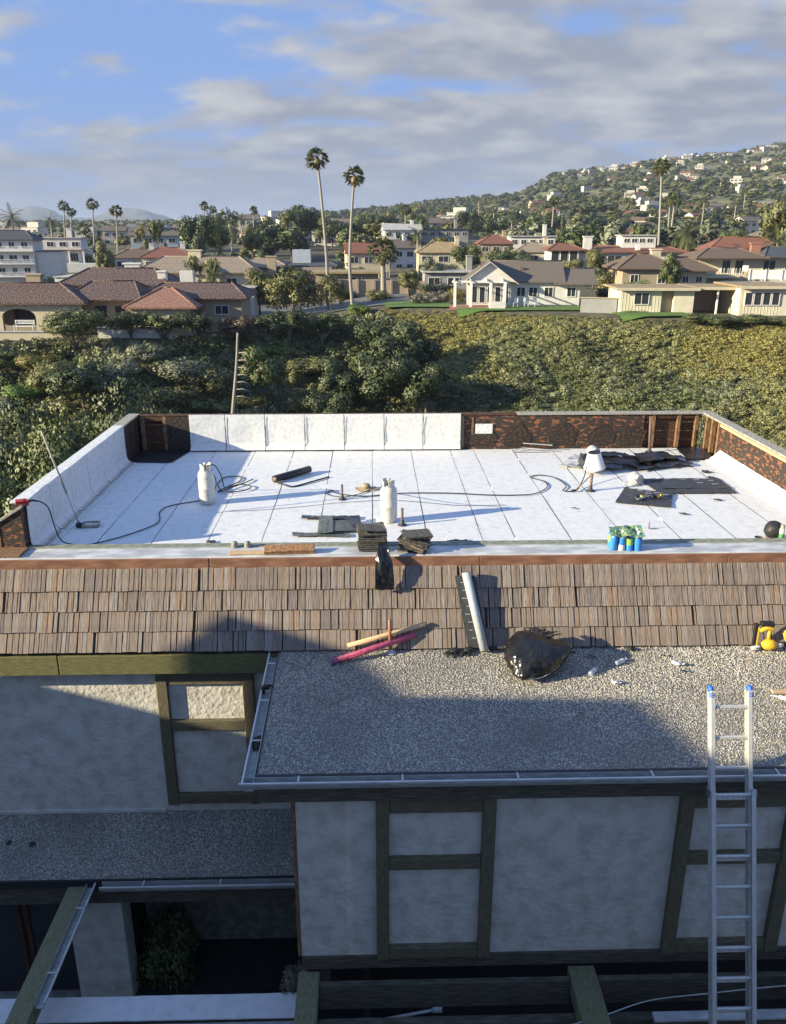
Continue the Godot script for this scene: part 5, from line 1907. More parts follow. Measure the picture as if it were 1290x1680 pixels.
func groundcover():
	var kinds := {"leaf_olive": [], "leaf_mid": [], "leaf_yellow": [], "leaf_grey": [], "leaf_dark": []}
	var tries := 0
	var made := 0
	while made < 27000 and tries < 130000:
		tries += 1
		var x := rr(-62, 72)
		var z := rr(-99, -42)
		var rz := rim_z(x)
		if z < rz + .1 + .4 * fn.get_noise_2d(x * 9.0, 1.0): continue
		var y := ground(x, z)
		if y < -.29 * -z - 1.5: continue     # the bottom of the canyon is out of everyone's sight
		var right := smooth(-3.0, 9.0, x + 4.0 * fn.get_noise_2d(x * 5.0, z * 5.0))
		if rng.randf() > lerpf(.30, 1.0, right): continue
		var s := (rr(.75, 1.4) if rng.randf() < .8 else rr(1.5, 2.1)) * lerpf(1.15, 1.0, right)
		s *= lerpf(.4, 1.0, smooth(0.0, 3.0, z - rz))
		var a := fn.get_noise_2d(x * 6.0, z * 6.0) + rr(-.22, .22)
		var b := fn.get_noise_2d(x * 3.0 + 90.0, z * 3.0) + rr(-.15, .15)
		var key := "leaf_olive"
		if right > .5:
			var down := smooth(0.0, 22.0, z - rz)
			if b > .08: key = "leaf_yellow"
			elif a < -.26: key = "leaf_mid"
			elif a < -.08 and down > .2: key = "leaf_grey"
			elif b < -.36: key = "leaf_dark"
		else:
			key = "leaf_dark" if a < -.18 else ("leaf_mid" if a < .0 else ("leaf_grey" if b > 0.0 else "leaf_olive"))
		kinds[key].append(Transform3D(Basis.from_euler(v(rr(-.3, .3), rr(0, 6.28), rr(-.3, .3))).scaled(v(s, s * (rr(.8, 1.4) if right < .5 else rr(.45, .85)), s)), v(x, y - .1, z)))
		made += 1
	var words := {"leaf_olive": "olive", "leaf_mid": "mid green", "leaf_yellow": "yellow-green", "leaf_grey": "grey-green", "leaf_dark": "dark green"}
	for key in kinds:
		var n: int = kinds[key].size()
		if n == 0: continue
		var mm := MultiMesh.new()
		mm.transform_format = MultiMesh.TRANSFORM_3D
		mm.mesh = proto["clump0" if key in ["leaf_olive", "leaf_grey"] else "clump1"][0]
		mm.instance_count = n
		for i in n: mm.set_instance_transform(i, kinds[key][i])
		var o := MultiMeshInstance3D.new()
		o.name = numbered("canyon_scrub")
		o.multimesh = mm
		o.material_override = M[key.replace("leaf", "scrub")]
		o.position = v(0, H, 0)
		add_child(o)
		tag(o, "%s scrub that covers the slopes of the canyon" % words[key], "scrub")
		o.set_meta("kind", "stuff")

func canyon():
	groundcover()
	for q in PLANTS:
		var y := ground(q[2], q[3])
		var pale: bool = "pale-trunked" in q[6] or q[0] == "euc"
		plant("near" if q[0] == "round" and q[3] > -60.0 else q[0], q[1], v(q[2], y, q[3]), maxf(q[4], q[5] * (.52 if q[3] > -60.0 else .3)), q[5], q[6], "shrub" if q[0] == "shrub" else "tree", "", "bark_pale" if pale else "bark")
	palm(-5.4, -105.0, v(-6.3, 8.6, -105.0), "left and taller one of the two tall thin palms", 1.6, .20, "fan", "", .25)
	palm(-2.3, -98.0, v(-1.8, 6.2, -98.0), "right and shorter one of the two tall thin palms", 1.42, .19, "fan", "", -.35)
	palm(54.0, -160.0, v(53.1, 11.8, -160.0), "tall thin palm against the hillside on the right", 2.0, .25, "fan", "", .2)
	palm(1.6, -112.0, v(1.5, -1.9, -112.0), "short thick palm with a brown skirt behind the retaining wall", 2.3, .38, "fan")
	palm(-91.9, -260.0, v(-90.7, 8.2, -260.0), "far palm over the white terraced house, leftmost of three", 2.0, .24, "fan", "far palms on the left skyline")
	palm(-76.9, -240.0, v(-75.9, 8.0, -240.0), "tallest far palm on the left skyline", 2.0, .24, "fan", "far palms on the left skyline")
	palm(-103.7, -300.0, v(-102.4, 7.4, -300.0), "farther short palm between the terraced house palms", 2.0, .24, "fan", "far palms on the left skyline")
	palm(-67.6, -230.0, v(-66.8, 6.0, -230.0), "far palm right of the tallest one on the left skyline", 2.0, .24, "fan", "far palms on the left skyline")
	palm(-57.6, -300.0, v(-57.1, 9.4, -300.0), "left far palm of a pair above the tall dense dark tree", 2.0, .24, "fan", "far palms on the left skyline")
	palm(-60.4, -330.0, v(-59.7, 9.0, -330.0), "right far palm of a pair above the tall dense dark tree", 2.0, .24, "fan", "far palms on the left skyline")
	palm(-40.8, -300.0, v(-40.3, 7.9, -300.0), "far palm over the airy grey eucalyptus", 2.0, .24, "fan", "far palms on the left skyline")
	palm(-98.4, -240.0, v(-98.2, 4.6, -240.0), "bushy palm behind the tall white house", 3.2, .3, "feather")
	palm(63.0, -170.0, v(63.0, .4, -170.0), "bright feather palm right of the far tall palm", 3.4, .26, "feather")
	palm(76.5, -160.0, v(76.5, -1.2, -160.0), "feather palm before the red hip roof", 3.0, .26, "feather")
	palm(84.5, -165.0, v(84.5, 1.6, -165.0), "feather palm at the right end of the red hip roof", 3.4, .28, "feather")
	palm(-21.0, -112.0, v(-20.8, -5.0, -112.0), "small palm beside the beige house", 1.6, .2, "feather")
	palm(9.6, -175.0, v(9.4, .2, -175.0), "palm with drooping fronds before the dark grey house", 2.4, .24, "feather")
	# bleached pole with stubs of old stalks
	var t := thing("bare_pole", "bleached bare trunk with stubs standing in the canyon scrub", "dead tree", v(-12.2, -15.4, -70.0))
	var st := mb(true)
	tube(st, curve([v(0, 0, 0), v(.35, 2.5, 0), v(.7, 5.0, 0), v(.95, 7.6, 0)], 4), .17, .09, 8)
	obj("trunk", st, M.bark_pale, t)
	for k in 7:
		st = mb(true)
		var y := 2.2 + .62 * k
		tube(st, [v(.14 * y - .1, y, 0), v(.14 * y + .7, y + .08, .1), v(.14 * y + 1.5 - .1 * k, y - .15, .2)], .06, .03, 5)
		obj("stub", st, M.bark_pale, t)
	# plants of the courtyard
	plant("shrub", "mid", v(-3.55, -12, -10.75), 1.0, 1.75, "green potted bush in the dark alcove", "plant")
	plant("shrub", "dry", v(-1.12, -10.1, -8.75), .42, .75, "pale dried flower bush left of the middle beam", "plant")
	plant("shrub", "bright", v(3.62, -10.35, -7.75), .55, 1.0, "small green bush below the right beam", "plant")

# kind, leaf, x, z, width, height, label
var PLANTS := [
	["spread", "mid", -28.8, -81.0, 6.2, 4.5, "broad dark green tree before the arched porch of the tile-roofed house"],
	["spread", "dark", -24.2, -83.8, 4.2, 3.1, "dark flat-topped tree left of the pale terrace wall"],
	["spread", "mid", -21.0, -83.8, 4.6, 3.4, "flat-topped green tree in front of the orange hip roof"],
	["spread", "dark", -17.8, -85.0, 4.3, 3.6, "dense dark tree right of the orange hip roof"],
	["spread", "brown", -13.8, -86.2, 3.8, 4.0, "red-brown leaved tree behind the bare pole"],
	["spread", "dark", -11.0, -88.0, 3.5, 3.8, "dark tree between the red-brown tree and the pale-trunked ones"],
	["spread", "dark", -8.7, -88.8, 4.0, 4.1, "left one of two pale-trunked trees below the yellow willow"],
	["spread", "mid", -5.3, -89.8, 4.0, 4.0, "right one of two pale-trunked trees below the yellow willow"],
	["willow", "olive", -9.7, -104.0, 6.9, 5.5, "large drooping yellow-green pepper tree before the left tall palm"],
	["willow", "olive", -4.9, -103.0, 3.7, 4.2, "smaller drooping tree right of the large pepper tree"],
	["shrub", "bright", -1.4, -96.0, 2.9, 2.0, "bright green bush at the foot of the right tall palm"],
	["shrub", "bright", -10.0, -87.0, 3.3, 1.6, "bright green mound below the pale-trunked trees"],
	["shrub", "olive", -6.6, -84.2, 5.4, 2.8, "wide olive mound above the dirt path"],
	["shrub", "olive", -7.7, -77.8, 3.4, 2.9, "round olive shrub just above the white back parapet"],
	["shrub", "mid", -34.5, -79.5, 4.3, 2.5, "mid green shrub at the left edge below the white bench"],
	["shrub", "yellow", -31.3, -78.5, 4.0, 2.5, "yellowish shrub below the arched porch"],
	["round", "olive", -28.6, -75.0, 5.0, 3.6, "olive tree left of the grey-green scrub"],
	["shrub", "bright", -31.6, -74.5, 4.4, 2.8, "fresh green bush on the left part of the slope"],
	["shrub", "grey", -33.1, -73.0, 3.8, 2.9, "grey-green bush at the left edge of the slope"],
	["round", "dark", -25.2, -71.5, 6.4, 4.8, "big dark tree in the middle of the left slope"],
	["shrub", "grey", -23.7, -75.8, 4.8, 3.6, "grey-green shrub above the big dark tree"],
	["shrub", "grey", -21.3, -78.8, 3.5, 2.3, "pale sage bush below the terrace wall"],
	["shrub", "grey", -17.6, -77.2, 5.4, 3.9, "widest sage-grey bush on the left slope"],
	["shrub", "olive", -15.4, -77.2, 4.9, 4.1, "olive bush left of the bare pole"],
	["shrub", "yellow", -20.6, -77.5, 2.6, 1.7, "small tawny bush among the sage"],
	["shrub", "olive", -18.8, -73.5, 5.2, 2.7, "olive shrub above the open left corner of parapet"],
	["shrub", "mid", -16.0, -74.2, 3.9, 2.5, "green shrub directly above the first membrane panels"],
	["shrub", "yellow", -11.5, -76.5, 3.6, 2.3, "yellow-green shrub at the foot of the bare pole"],
	["shrub", "olive", -13.9, -74.8, 3.4, 2.1, "low olive bush left of the pole foot"],
	["shrub", "flower", -33.2, -73.2, 1.0, 2.2, "small yellow-flowering plant at the left edge"],
	["round", "dark", -18.9, -44.0, 5.4, 15.4, "tall dark tree behind the leaning roller pole"],
	["round", "dark", -18.9, -38.0, 4.7, 14.0, "tall dark tree at the left edge of the view"],
	["round", "mid", -14.3, -37.0, 2.7, 12.2, "dusky green tree close to the left parapet"],
	["round", "olive", -14.1, -40.0, 2.6, 13.1, "olive-leaved tree above the left parapet cap"],
	["round", "dark", -15.7, -50.0, 3.9, 16.0, "dark tree behind the back left corner of the roof"],
	["round", "dark", -14.3, -30.0, 3.2, 9.2, "nearest dark tree left of the parapet"],
	["round", "mid", -12.3, -28.0, 1.9, 7.9, "bushy tree just left of the red clamp"],
	["round", "dark", -15.0, -54.0, 3.5, 14.8, "dark tree below the sage bushes"],
	["round", "dark", -13.4, -56.0, 4.0, 14.5, "shadowy tree in the canyon right of the sage"],
	["round", "mid", -10.2, -77.2, 4.6, 5.9, "dark green tree right of the bare pole"],
	["spread", "dark", 0.9, -86.8, 5.8, 5.1, "tall dark oak on the rim, leftmost of the added shade grove"],  # dark oaks added here so that their shade darkens the slope
	["round", "dark", 2.7, -81.0, 6.7, 6.7, "big dark oak in the middle of the added shade grove"],
	["round", "dark", 0.0, -80.2, 5.1, 5.8, "dark oak on the left flank of the added shade grove"],
	["round", "dark", 4.8, -81.5, 4.3, 4.8, "dark oak at the upper right of the added shade grove"],
	["round", "dark", 1.6, -75.8, 6.3, 5.6, "low dark oak of the added shade grove behind the white back parapet"],
	["round", "dark", 5.0, -74.5, 5.1, 5.6, "low dark oak at the lower right of the added shade grove"],
	["shrub", "yellow", -0.7, -79.5, 2.4, 2.3, "ochre shrub in front of the added shade grove"],
	["round", "dark", -3.3, -77.5, 4.7, 5.8, "dark tree left of the ochre shrub"],
	["shrub", "olive", 2.6, -79.5, 2.6, 2.1, "tawny-leaved shrub in the middle of the grove"],
	["round", "dark", -3.8, -75.0, 4.6, 4.5, "dark shrub-like tree above the back parapet centre"],
	["shrub", "dry", 5.9, -101.0, 2.5, 2.1, "bare pinkish shrub at left end of the lawn"],
	["shrub", "dry", 8.4, -103.0, 2.7, 2.3, "bare pale shrub between lawn and white porch"],
	["shrub", "yellow", 10.6, -106.0, 2.3, 2.6, "golden bush behind the white porch columns"],
	["shrub", "dark", 9.2, -116.0, 5.1, 2.6, "dark hedge behind the bare shrubs"],
	["round", "olive", 4.9, -112.0, 3.7, 4.1, "round olive tree at the end of retaining wall"],
	["shrub", "bright", 32.5, -104.0, 3.4, 4.1, "clipped bright green hedge left of the ivy-clad tree"],
	["round", "mid", 36.2, -102.0, 3.0, 6.0, "tall ivy-green round tree beside the brown hip roof"],
	["shrub", "dark", 28.3, -101.0, 3.0, 3.2, "dark bushes between the white house and the yellow house"],
	["shrub", "bright", 28.2, -89.5, 4.0, 0.7, "low green border under the yellow house window"],
	["shrub", "mid", 32.2, -81.8, 3.3, 1.3, "dark green clipped shrub left of the carport hedge"],
	["shrub", "mid", 34.2, -80.5, 4.2, 1.5, "dark green rounded hedge before the carport"],
	["shrub", "mid", 37.1, -79.8, 3.6, 1.2, "dark green hedge below the four-pane window"],
	["shrub", "mid", 39.2, -78.5, 2.9, 1.1, "dark green hedge at right end of the rim"],
	["round", "olive", 34.2, -130.0, 3.8, 6.2, "grey bushy tree before the red-roofed white house"],
	["shrub", "olive", 33.7, -118.0, 4.3, 4.8, "olive shrubs left of the clipped hedge"],
	["round", "mid", 17.8, -160.0, 5.8, 6.1, "wind-swept green tree left of white long house"],
	["round", "mid", 22.6, -150.0, 6.5, 6.1, "wind-swept green tree behind the white gable"],
	["round", "olive", 7.2, -330.0, 9.4, 13.0, "light green tree on the skyline right of the right tall palm"],
	["euc", "olive", -24.4, -118.0, 3.4, 7.1, "young olive tree before the tan tiled roof"],
	["euc", "olive", -21.5, -116.0, 3.7, 6.8, "slender olive tree right of the young one"],
	["round", "olive", -14.4, -108.0, 4.7, 6.8, "olive tree beside the beige house"],
	["shrub", "yellow", -16.9, -111.0, 2.9, 2.3, "yellow-green bush right of the tile-roofed house"],
	["round", "olive", -46.3, -150.0, 3.6, 8.6, "round olive tree behind the white chimney"],
	["shrub", "dark", -50.2, -140.0, 8.5, 5.4, "long dark hedge below the white terraced house"],
	["shrub", "dark", -53.7, -130.0, 7.4, 4.5, "dark hedge below the tall white house"],
	["round", "dark", -37.9, -190.0, 8.1, 13.1, "tall dense dark tree left of the tan tiled roof"],
	["round", "mid", -36.3, -205.0, 6.5, 12.3, "grey-green tree right of the tall dense dark tree"],
	["euc", "grey", -37.3, -230.0, 8.5, 12.9, "airy grey eucalyptus on the skyline"],
	["euc", "mid", -49.4, -200.0, 5.7, 11.1, "airy tree left of the tall dense dark tree"],
	["euc", "olive", -52.9, -200.0, 4.2, 10.0, "slim olive tree before the pale blue house"],
	["round", "dark", -22.5, -290.0, 16.0, 15.2, "largest dark tree on the skyline, left of the left tall palm"],
	["euc", "mid", -25.2, -270.0, 8.4, 11.8, "grey-trunked tree under the largest skyline tree"],
	["round", "mid", -12.3, -270.0, 11.5, 10.9, "green tree right of the left tall palm trunk"],
	["round", "mid", -4.1, -300.0, 9.4, 10.1, "green tree behind the right tall palm trunk"],
	["round", "dark", -28.8, -240.0, 8.5, 10.3, "dark tree mass left of the largest skyline tree"],
	["round", "olive", -28.9, -210.0, 6.0, 9.4, "olive tree behind the beige house"],
	["round", "dark", 2.4, -310.0, 11.0, 10.5, "dark round tree right of the right tall palm"],
	["round", "mid", 18.1, -360.0, 12.8, 12.5, "mid green tree at the foot of the hill"],
	["round", "dark", 36.5, -330.0, 9.4, 12.6, "dark tree with a pointed crown at the foot of the hill"],
	["cypress", "dark", 57.9, -260.0, 3.0, 10.3, "dark cypress behind the white long house"],
	["round", "dark", 38.5, -270.0, 7.7, 8.7, "dark tree behind the white long house"],
	["round", "dark", 74.0, -200.0, 6.7, 8.7, "dark tree right of the far tall palm"],
	["round", "mid", 97.3, -230.0, 6.7, 7.2, "green tree behind the red hip roof"],
	["round", "olive", 86.2, -180.0, 7.9, 13.9, "olive tree at the right edge of the skyline"],
]

# ---------------------------------------------------------------- the houses across the canyon
var hb := Vector3.ZERO   # foot of the house in hand; the helpers below take places in the plan and make them local
func hs(called: String, label: String, category: String, x: float, z: float, turn := 0.0, group := "") -> Node3D:
	hb = v(x, ground(x, z) - .4, z)
	return thing(called, label, category, hb, turn, group)

func wbox(t: Node, called: String, m: String, x0, x1, y0, y1, z0, z1) -> MeshInstance3D:
	var st := mb()
	bb(st, x0 - hb.x, y0 - hb.y, z0 - hb.z, x1 - hb.x, y1 - hb.y, z1 - hb.z, .02)
	return obj(called, st, M[m], t)

# a roof with eaves: hip (ridge inset > 0) or gable (inset 0); along = true: ridge along x
func roof(t: Node, m: String, x0: float, x1: float, z0: float, z1: float, y: float, rise: float, inset: float, along := true, over := .45, called := "roof", gm := "wall_white") -> MeshInstance3D:
	x0 -= over + hb.x; x1 += over - hb.x; z0 -= over + hb.z; z1 += over - hb.z
	y -= hb.y
	var st := mb()
	var th := .16
	var c := [v(x0, y, z0), v(x1, y, z0), v(x1, y, z1), v(x0, y, z1)]
	var r0: Vector3
	var r1: Vector3
	if along:
		r0 = v(x0 + inset, y + rise, (z0 + z1) * .5)
		r1 = v(x1 - inset, y + rise, (z0 + z1) * .5)
		quad(st, c[3], c[2], r1, r0, v(0, 1, 1))
		quad(st, c[1], c[0], r0, r1, v(0, 1, -1))
		if inset > 0.0:
			tri(st, c[0], c[3], r0, v(-1, .3, 0))
			tri(st, c[2], c[1], r1, v(1, .3, 0))
	else:
		r0 = v((x0 + x1) * .5, y + rise, z0 + inset)
		r1 = v((x0 + x1) * .5, y + rise, z1 - inset)
		quad(st, c[0], c[3], r1, r0, v(-1, 1, 0))
		quad(st, c[2], c[1], r0, r1, v(1, 1, 0))
		if inset > 0.0:
			tri(st, c[1], c[0], r0, v(0, .3, -1))
			tri(st, c[3], c[2], r1, v(0, .3, 1))
	for k in 4:
		var a: Vector3 = c[k]
		var b: Vector3 = c[(k + 1) % 4]
		quad(st, a, b, b - v(0, th, 0), a - v(0, th, 0), (a + b) * .5 - v((x0 + x1) * .5, y, (z0 + z1) * .5))
	quad(st, c[0] - v(0, th, 0), c[1] - v(0, th, 0), c[2] - v(0, th, 0), c[3] - v(0, th, 0), v(0, -1, 0))
	var o := obj(called, st, M[m], t)
	if inset <= 0.0:
		var hw := (z1 - z0 if along else x1 - x0) * .5 - .06
		var tp := PackedVector2Array([Vector2(-hw, 0), Vector2(hw, 0), Vector2(0, rise - .10)])
		for s in [-1.0, 1.0]:
			st = mb()
			var xf := Transform3D(Basis.IDENTITY, v((x0 + x1) * .5, y, (z1 - over if s > 0 else z0 + over)))
			if along: xf = Transform3D(Basis(v(0, 0, 1), UPV, v(-1, 0, 0)), v((x1 - over if s > 0 else x0 + over), y, (z0 + z1) * .5))
			prism(st, tp, -.08, .08, xf)
			obj("gable", st, M[gm], o)
	# ridge cap
	st = mb(true)
	if inset > 0.0:
		for q in [[r0, r1], [c[0], r0], [c[3], r0], [c[1], r1], [c[2], r1]]:
			if not along and q[0] == c[3]: q = [c[3], r1]
			elif not along and q[0] == c[1]: q = [c[1], r0]
			if (q[0] as Vector3).distance_to(q[1]) > .1: tube(st, [q[0], q[1]], .11, -1, 6)
	elif r0.distance_to(r1) > .1: tube(st, [r0, r1], .11, -1, 6)
	obj("ridge", st, M[m], o)
	return o

# a window in a wall that faces dir (+z, +x or -x); sub-part pane
func win(t: Node, x: float, y: float, z: float, w: float, h: float, frame := "trim_white", dir := Vector3(0, 0, 1), bars := 1):
	var p := v(x, y, z) - hb
	var side := UPV.cross(dir)
	var xf := Transform3D(Basis(side, UPV, dir), p)
	var st := mb()
	var f := .07
	bx(st, v(-w * .5 + f * .5, 0, .02), v(f, h, .08), 0, xf)
	bx(st, v(w * .5 - f * .5, 0, .02), v(f, h, .08), 0, xf)
	bx(st, v(0, h * .5 - f * .5, .021), v(w - f * 2, f, .08), 0, xf)
	bx(st, v(0, -h * .5 + f * .5, .021), v(w - f * 2, f, .08), 0, xf)
	for k in bars: bx(st, v(lerpf(-w * .5, w * .5, (k + 1.0) / (bars + 1)), 0, .015), v(.05, h - f * 2, .06), 0, xf)
	var o := obj("window", st, M[frame], t)
	st = mb()
	bx(st, v(0, 0, .0), v(w - f, h - f, .03), 0, xf)
	obj("pane", st, M.pane, o)

func chimney(t: Node, m: String, x: float, z: float, y0: float, y1: float, w := 1.0):
	var st := mb()
	bb(st, x - w * .5 - hb.x, y0 - hb.y, z - .45 - hb.z, x + w * .5 - hb.x, y1 - hb.y, z + .45 - hb.z, .03)
	var o := obj("chimney", st, M[m], t)
	st = mb()
	bb(st, x - w * .62 - hb.x, y1 - .12 - hb.y, z - .55 - hb.z, x + w * .62 - hb.x, y1 + .08 - hb.y, z + .55 - hb.z, .03)
	obj("chimney_cap", st, M[m], o)

func ground_sheet(called: String, m: String, x0: float, x1: float, z0: float, z1: float, up: float):
	var st := mb(true)
	var n := 14
	var P := []
	for j in n + 1:
		var row := []
		for i in n + 1:
			var x := lerpf(x0, x1, float(i) / n)
			var z := lerpf(z0, z1, float(j) / n) + .8 * fn.get_noise_2d(x * 6.0, 5.0)
			row.append(v(x, ground(x, z) + up, z))
		P.append(row)
	sheet(st, P, v(0, -.05, 0))
	struct(numbered(called), st, M[m])

func houses():
	ground_sheet("road", "asphalt", -22, 5, -120, -101, .16)
	ground_sheet("lawn", "lawn", 1.6, 9.4, -104, -96.2, .22)
	ground_sheet("lawn", "lawn", 25.5, 33, -88.6, -84.2, .22)
	ground_sheet("lawn", "lawn", 9.5, 24.5, -97.0, -91.5, .2)
	# --- the tile-roofed house on the left rim
	var z := -88.0
	var t := hs("tiled_house", "rambling tan house with terracotta tile roofs and arched porch", "house", -26.0, z)
	wbox(t, "wall", "wall_tan", -44.0, -30.2, -12, -6.7, z - 7, z - 1.2)
	# arched porch front: piers and arches cut as one prism
	var st := mb()
	var poly := PackedVector2Array([Vector2(-44, -9.8), Vector2(-44, -6.7), Vector2(-29.9, -6.7), Vector2(-29.9, -9.8)])
	for a in [[-31.2, 2.1, -7.5], [-36.3, 3.4, -7.2]]:
		var c: float = a[0]
		var w: float = a[1] * .5
		poly.append(Vector2(c + w, -9.8))
		for k in 9: poly.append(Vector2(c + w * cos(PI * k / 8.0), a[2] - .75 + .75 * sin(PI * k / 8.0)))
		poly.append(Vector2(c - w, -9.8))
	var p2 := PackedVector2Array()
	for q in poly: p2.append(q - Vector2(hb.x, hb.y))
	prism(st, p2, -.35, 0.0, Transform3D(Basis.IDENTITY, v(0, 0, z + 1.0 - hb.z)))
	obj("porch_arcade", st, M.wall_cream, t)
	wbox(t, "porch_parapet", "wall_tan", -38.0, -34.6, -9.8, -8.9, z + .72, z + .95)
	for x in [-37.2, -36.3, -35.4]: win(t, x, -7.9, z - 1.19, .85, 1.6, "brown_door")
	win(t, -31.3, -8.4, z - 1.19, .9, 2.3, "brown_door")
	roof(t, "terracotta", -45.0, -29.6, z - 7, z + 1.2, -6.6, 1.75, 4.0)
	chimney(t, "wall_tan", -35.9, z - 3.5, -6.0, -4.0, 1.5)
	wbox(t, "wall", "wall_tan", -31.0, -24.5, -12, -6.5, z - 8, z - .8)
	win(t, -28.4, -7.6, z - .79, 1.2, 1.1, "brown_door")
	win(t, -26.4, -8.1, z - .79, 1.0, 2.0, "brown_door")
	roof(t, "terracotta", -31.6, -24.3, z - 8.5, z - .4, -6.35, 1.6, 1.8)
	roof(t, "terracotta", -35.0, -23.2, z - 16, z - 8, -5.3, 1.6, 2.6)
	wbox(t, "wall", "wall_tan", -35.0, -23.4, -12, -5.3, z - 16, z - 8)
	wbox(t, "tower_wall", "wall_cream", -24.6, -18.6, -12, -7.1, z - 4.6, z + 1.6)
	win(t, -22.6, -8.2, z + 1.61, .9, 1.0)
	win(t, -20.4, -8.2, z + 1.61, .9, 1.0)
	roof(t, "terracotta_light", -24.8, -18.2, z - 4.8, z + 1.8, -7.0, 1.75, 3.3)
	wbox(t, "wall", "wall_tan", -19.0, -13.9, -12, -6.4, z - 9, z - 2)
	roof(t, "terracotta", -24.6, -13.6, z - 9.5, z - 1.6, -6.3, 1.3, 2.2)
	win(t, -16.0, -7.6, z - 1.99, 1.5, 1.0)
	chimney(t, "wall_white", -28.0, z - 13, -5.0, -3.2, 1.8)
	chimney(t, "wall_white", -23.8, z - 9.5, -5.5, -3.95, .9)
	wbox(t, "roof_vent_box", "wall_white", -21.8, -20.3, -6.0, -3.9, z - 10.2, z - 9.2)
	t = hs("garden_wall", "pale terrace wall below the tile-roofed house", "wall", -22.0, -84.9)
	wbox(t, "wall_panel", "wall_white", -27.6, -20.2, -11.5, -8.95, -84.9, -84.5)
	wbox(t, "coping", "roof_pale", -27.7, -20.1, -8.95, -8.83, -85.0, -84.4)
	t = hs("terrace_wall", "low pale terrace kerb below the white bench", "wall", -36.0, -84.2)
	wbox(t, "wall_panel", "wall_cream", -46.0, -31.0, -12.0, -9.25, -84.4, -84.0)
	wbox(t, "coping", "roof_pale", -46.1, -30.9, -9.25, -9.15, -84.5, -83.9)
	hb = v(-35.2, -9.25, -85.4)
	t = thing("garden_bench", "white slatted garden bench in front of the arched porch", "bench", hb)
	for k in 4: wbox(t, "seat_slat", "trim_white", -36.2, -34.2, -8.82, -8.77, -85.6 + .13 * k, -85.5 + .13 * k)
	for k in 3: wbox(t, "back_slat", "trim_white", -36.2, -34.2, -8.6 + .15 * k, -8.5 + .15 * k, -85.68, -85.64)
	for x in [-36.15, -34.3]:
		wbox(t, "leg", "trim_white", x, x + .07, -9.25, -8.3, -85.68, -85.6)
		wbox(t, "leg", "trim_white", x, x + .07, -9.25, -8.6, -85.15, -85.08)
	# --- tan hipped house behind it
	z = -125.0
	t = hs("hipped_house", "long beige house with a tan tiled hip roof", "house", -26.0, z)
	wbox(t, "wall", "wall_cream", -34.2, -17.0, -11, -5.3, z - 9, z)
	for x in [-32.2, -25.0, -20.5]: win(t, x, -6.6, z + .01, 1.6, 1.2)
	roof(t, "tile_tan", -34.4, -16.8, z - 9, z, -5.2, 2.1, 3.6)
	roof(t, "tile_tan", -26.0, -22.0, z - 2, z + 1.6, -5.3, 1.2, 1.4, false)
	wbox(t, "wing_wall", "wall_cream", -26.0, -22.0, -11, -5.3, z - 1, z + 1.5)
	chimney(t, "wall_cream", -26.5, z - 4.5, -4.0, -2.2, 1.9)
	wbox(t, "flat_wing", "wall_white", -46.0, -34.6, -11, -5.9, z - 7, z + .6)
	wbox(t, "flat_wing_roof", "roof_pale", -46.2, -34.5, -5.9, -5.75, z - 7.2, z + .8)
	t = hs("flat_outbuilding", "low white flat-roofed outbuilding before the tan hip roof", "house", -18.5, -104.0)
	wbox(t, "wall", "wall_white", -22.5, -14.5, -11, -6.2, -108.0, -104.0)
	wbox(t, "roof", "roof_pale", -22.8, -14.2, -6.2, -6.05, -108.2, -103.8)
	win(t, -19.5, -7.4, -103.99, 1.2, 1.0)
	# --- tall white house and terraced white house at far left
	z = -170.0
	t = hs("white_apartment", "tall white three-storey house with grey roof at far left", "house", -70.0, z, .15)
	wbox(t, "wall", "wall_white", -79.0, -66.5, -11, -1.0, z - 9, z)
	for j in 3:
		for i in 5: win(t, -77.4 + 2.35 * i, -1.9 - 2.4 * j, z + .01, [1.2, 1.6, 1.0][j] if i % 2 else 1.3, 1.1)
		wbox(t, "balcony_slab", "trim_white", -79.2, -66.3, -3.15 - 2.4 * j, -3.0 - 2.4 * j, z + .02, z + 1.0)
		for i in 9: wbox(t, "railing_post", "trim_white", -78.9 + 1.5 * i, -78.82 + 1.5 * i, -3.0 - 2.4 * j, -2.2 - 2.4 * j + .02 * i, z + .9, z + .96)
		wbox(t, "railing", "trim_white", -79.2, -66.3, -2.25 - 2.4 * j, -2.17 - 2.4 * j, z + .97, z + 1.03)
	roof(t, "roof_slate", -79.0, -66.5, z - 9, z, -.9, 1.7, 2.5)
	wbox(t, "side_wing", "wall_white", -66.4, -62.0, -11, -3.2, z - 8, z - 1.5)
	wbox(t, "side_wing_roof", "roof_slate", -66.3, -61.8, -3.2, -3.05, z - 8.2, z - 1.3)
	z = -200.0
	t = hs("terraced_house", "white terraced house with dark window bays left of hedge", "house", -71.0, z, .1)
	wbox(t, "wall", "wall_white", -77.0, -66.4, -11, -3.4, z - 9, z)
	wbox(t, "upper_wall", "wall_white", -76.0, -67.5, -3.4, -.8, z - 9, z - 2.2)
	for x in [-74.4, -71.6, -68.8]:
		win(t, x, -5.0, z + .01, 1.8, 1.9, "trim_white", v(0, 0, 1), 2)
		win(t, x, -2.1, z - 2.19, 1.6, 1.1)
	wbox(t, "flat_roof", "roof_pale", -76.3, -67.2, -.8, -.6, z - 9.2, z - 1.9)
	wbox(t, "porch_roof", "tile_red", -77.2, -66.2, -3.45, -3.3, z - 2.1, z + 1.4)
	for x in [-77.0, -73.0, -69.8, -66.6]: wbox(t, "column", "trim_white", x, x + .3, -9, -3.45, z + 1.0, z + 1.3)
	wbox(t, "terrace", "wall_white", -77.6, -62.0, -11, -6.2, z + 1.5, z + 4.0)
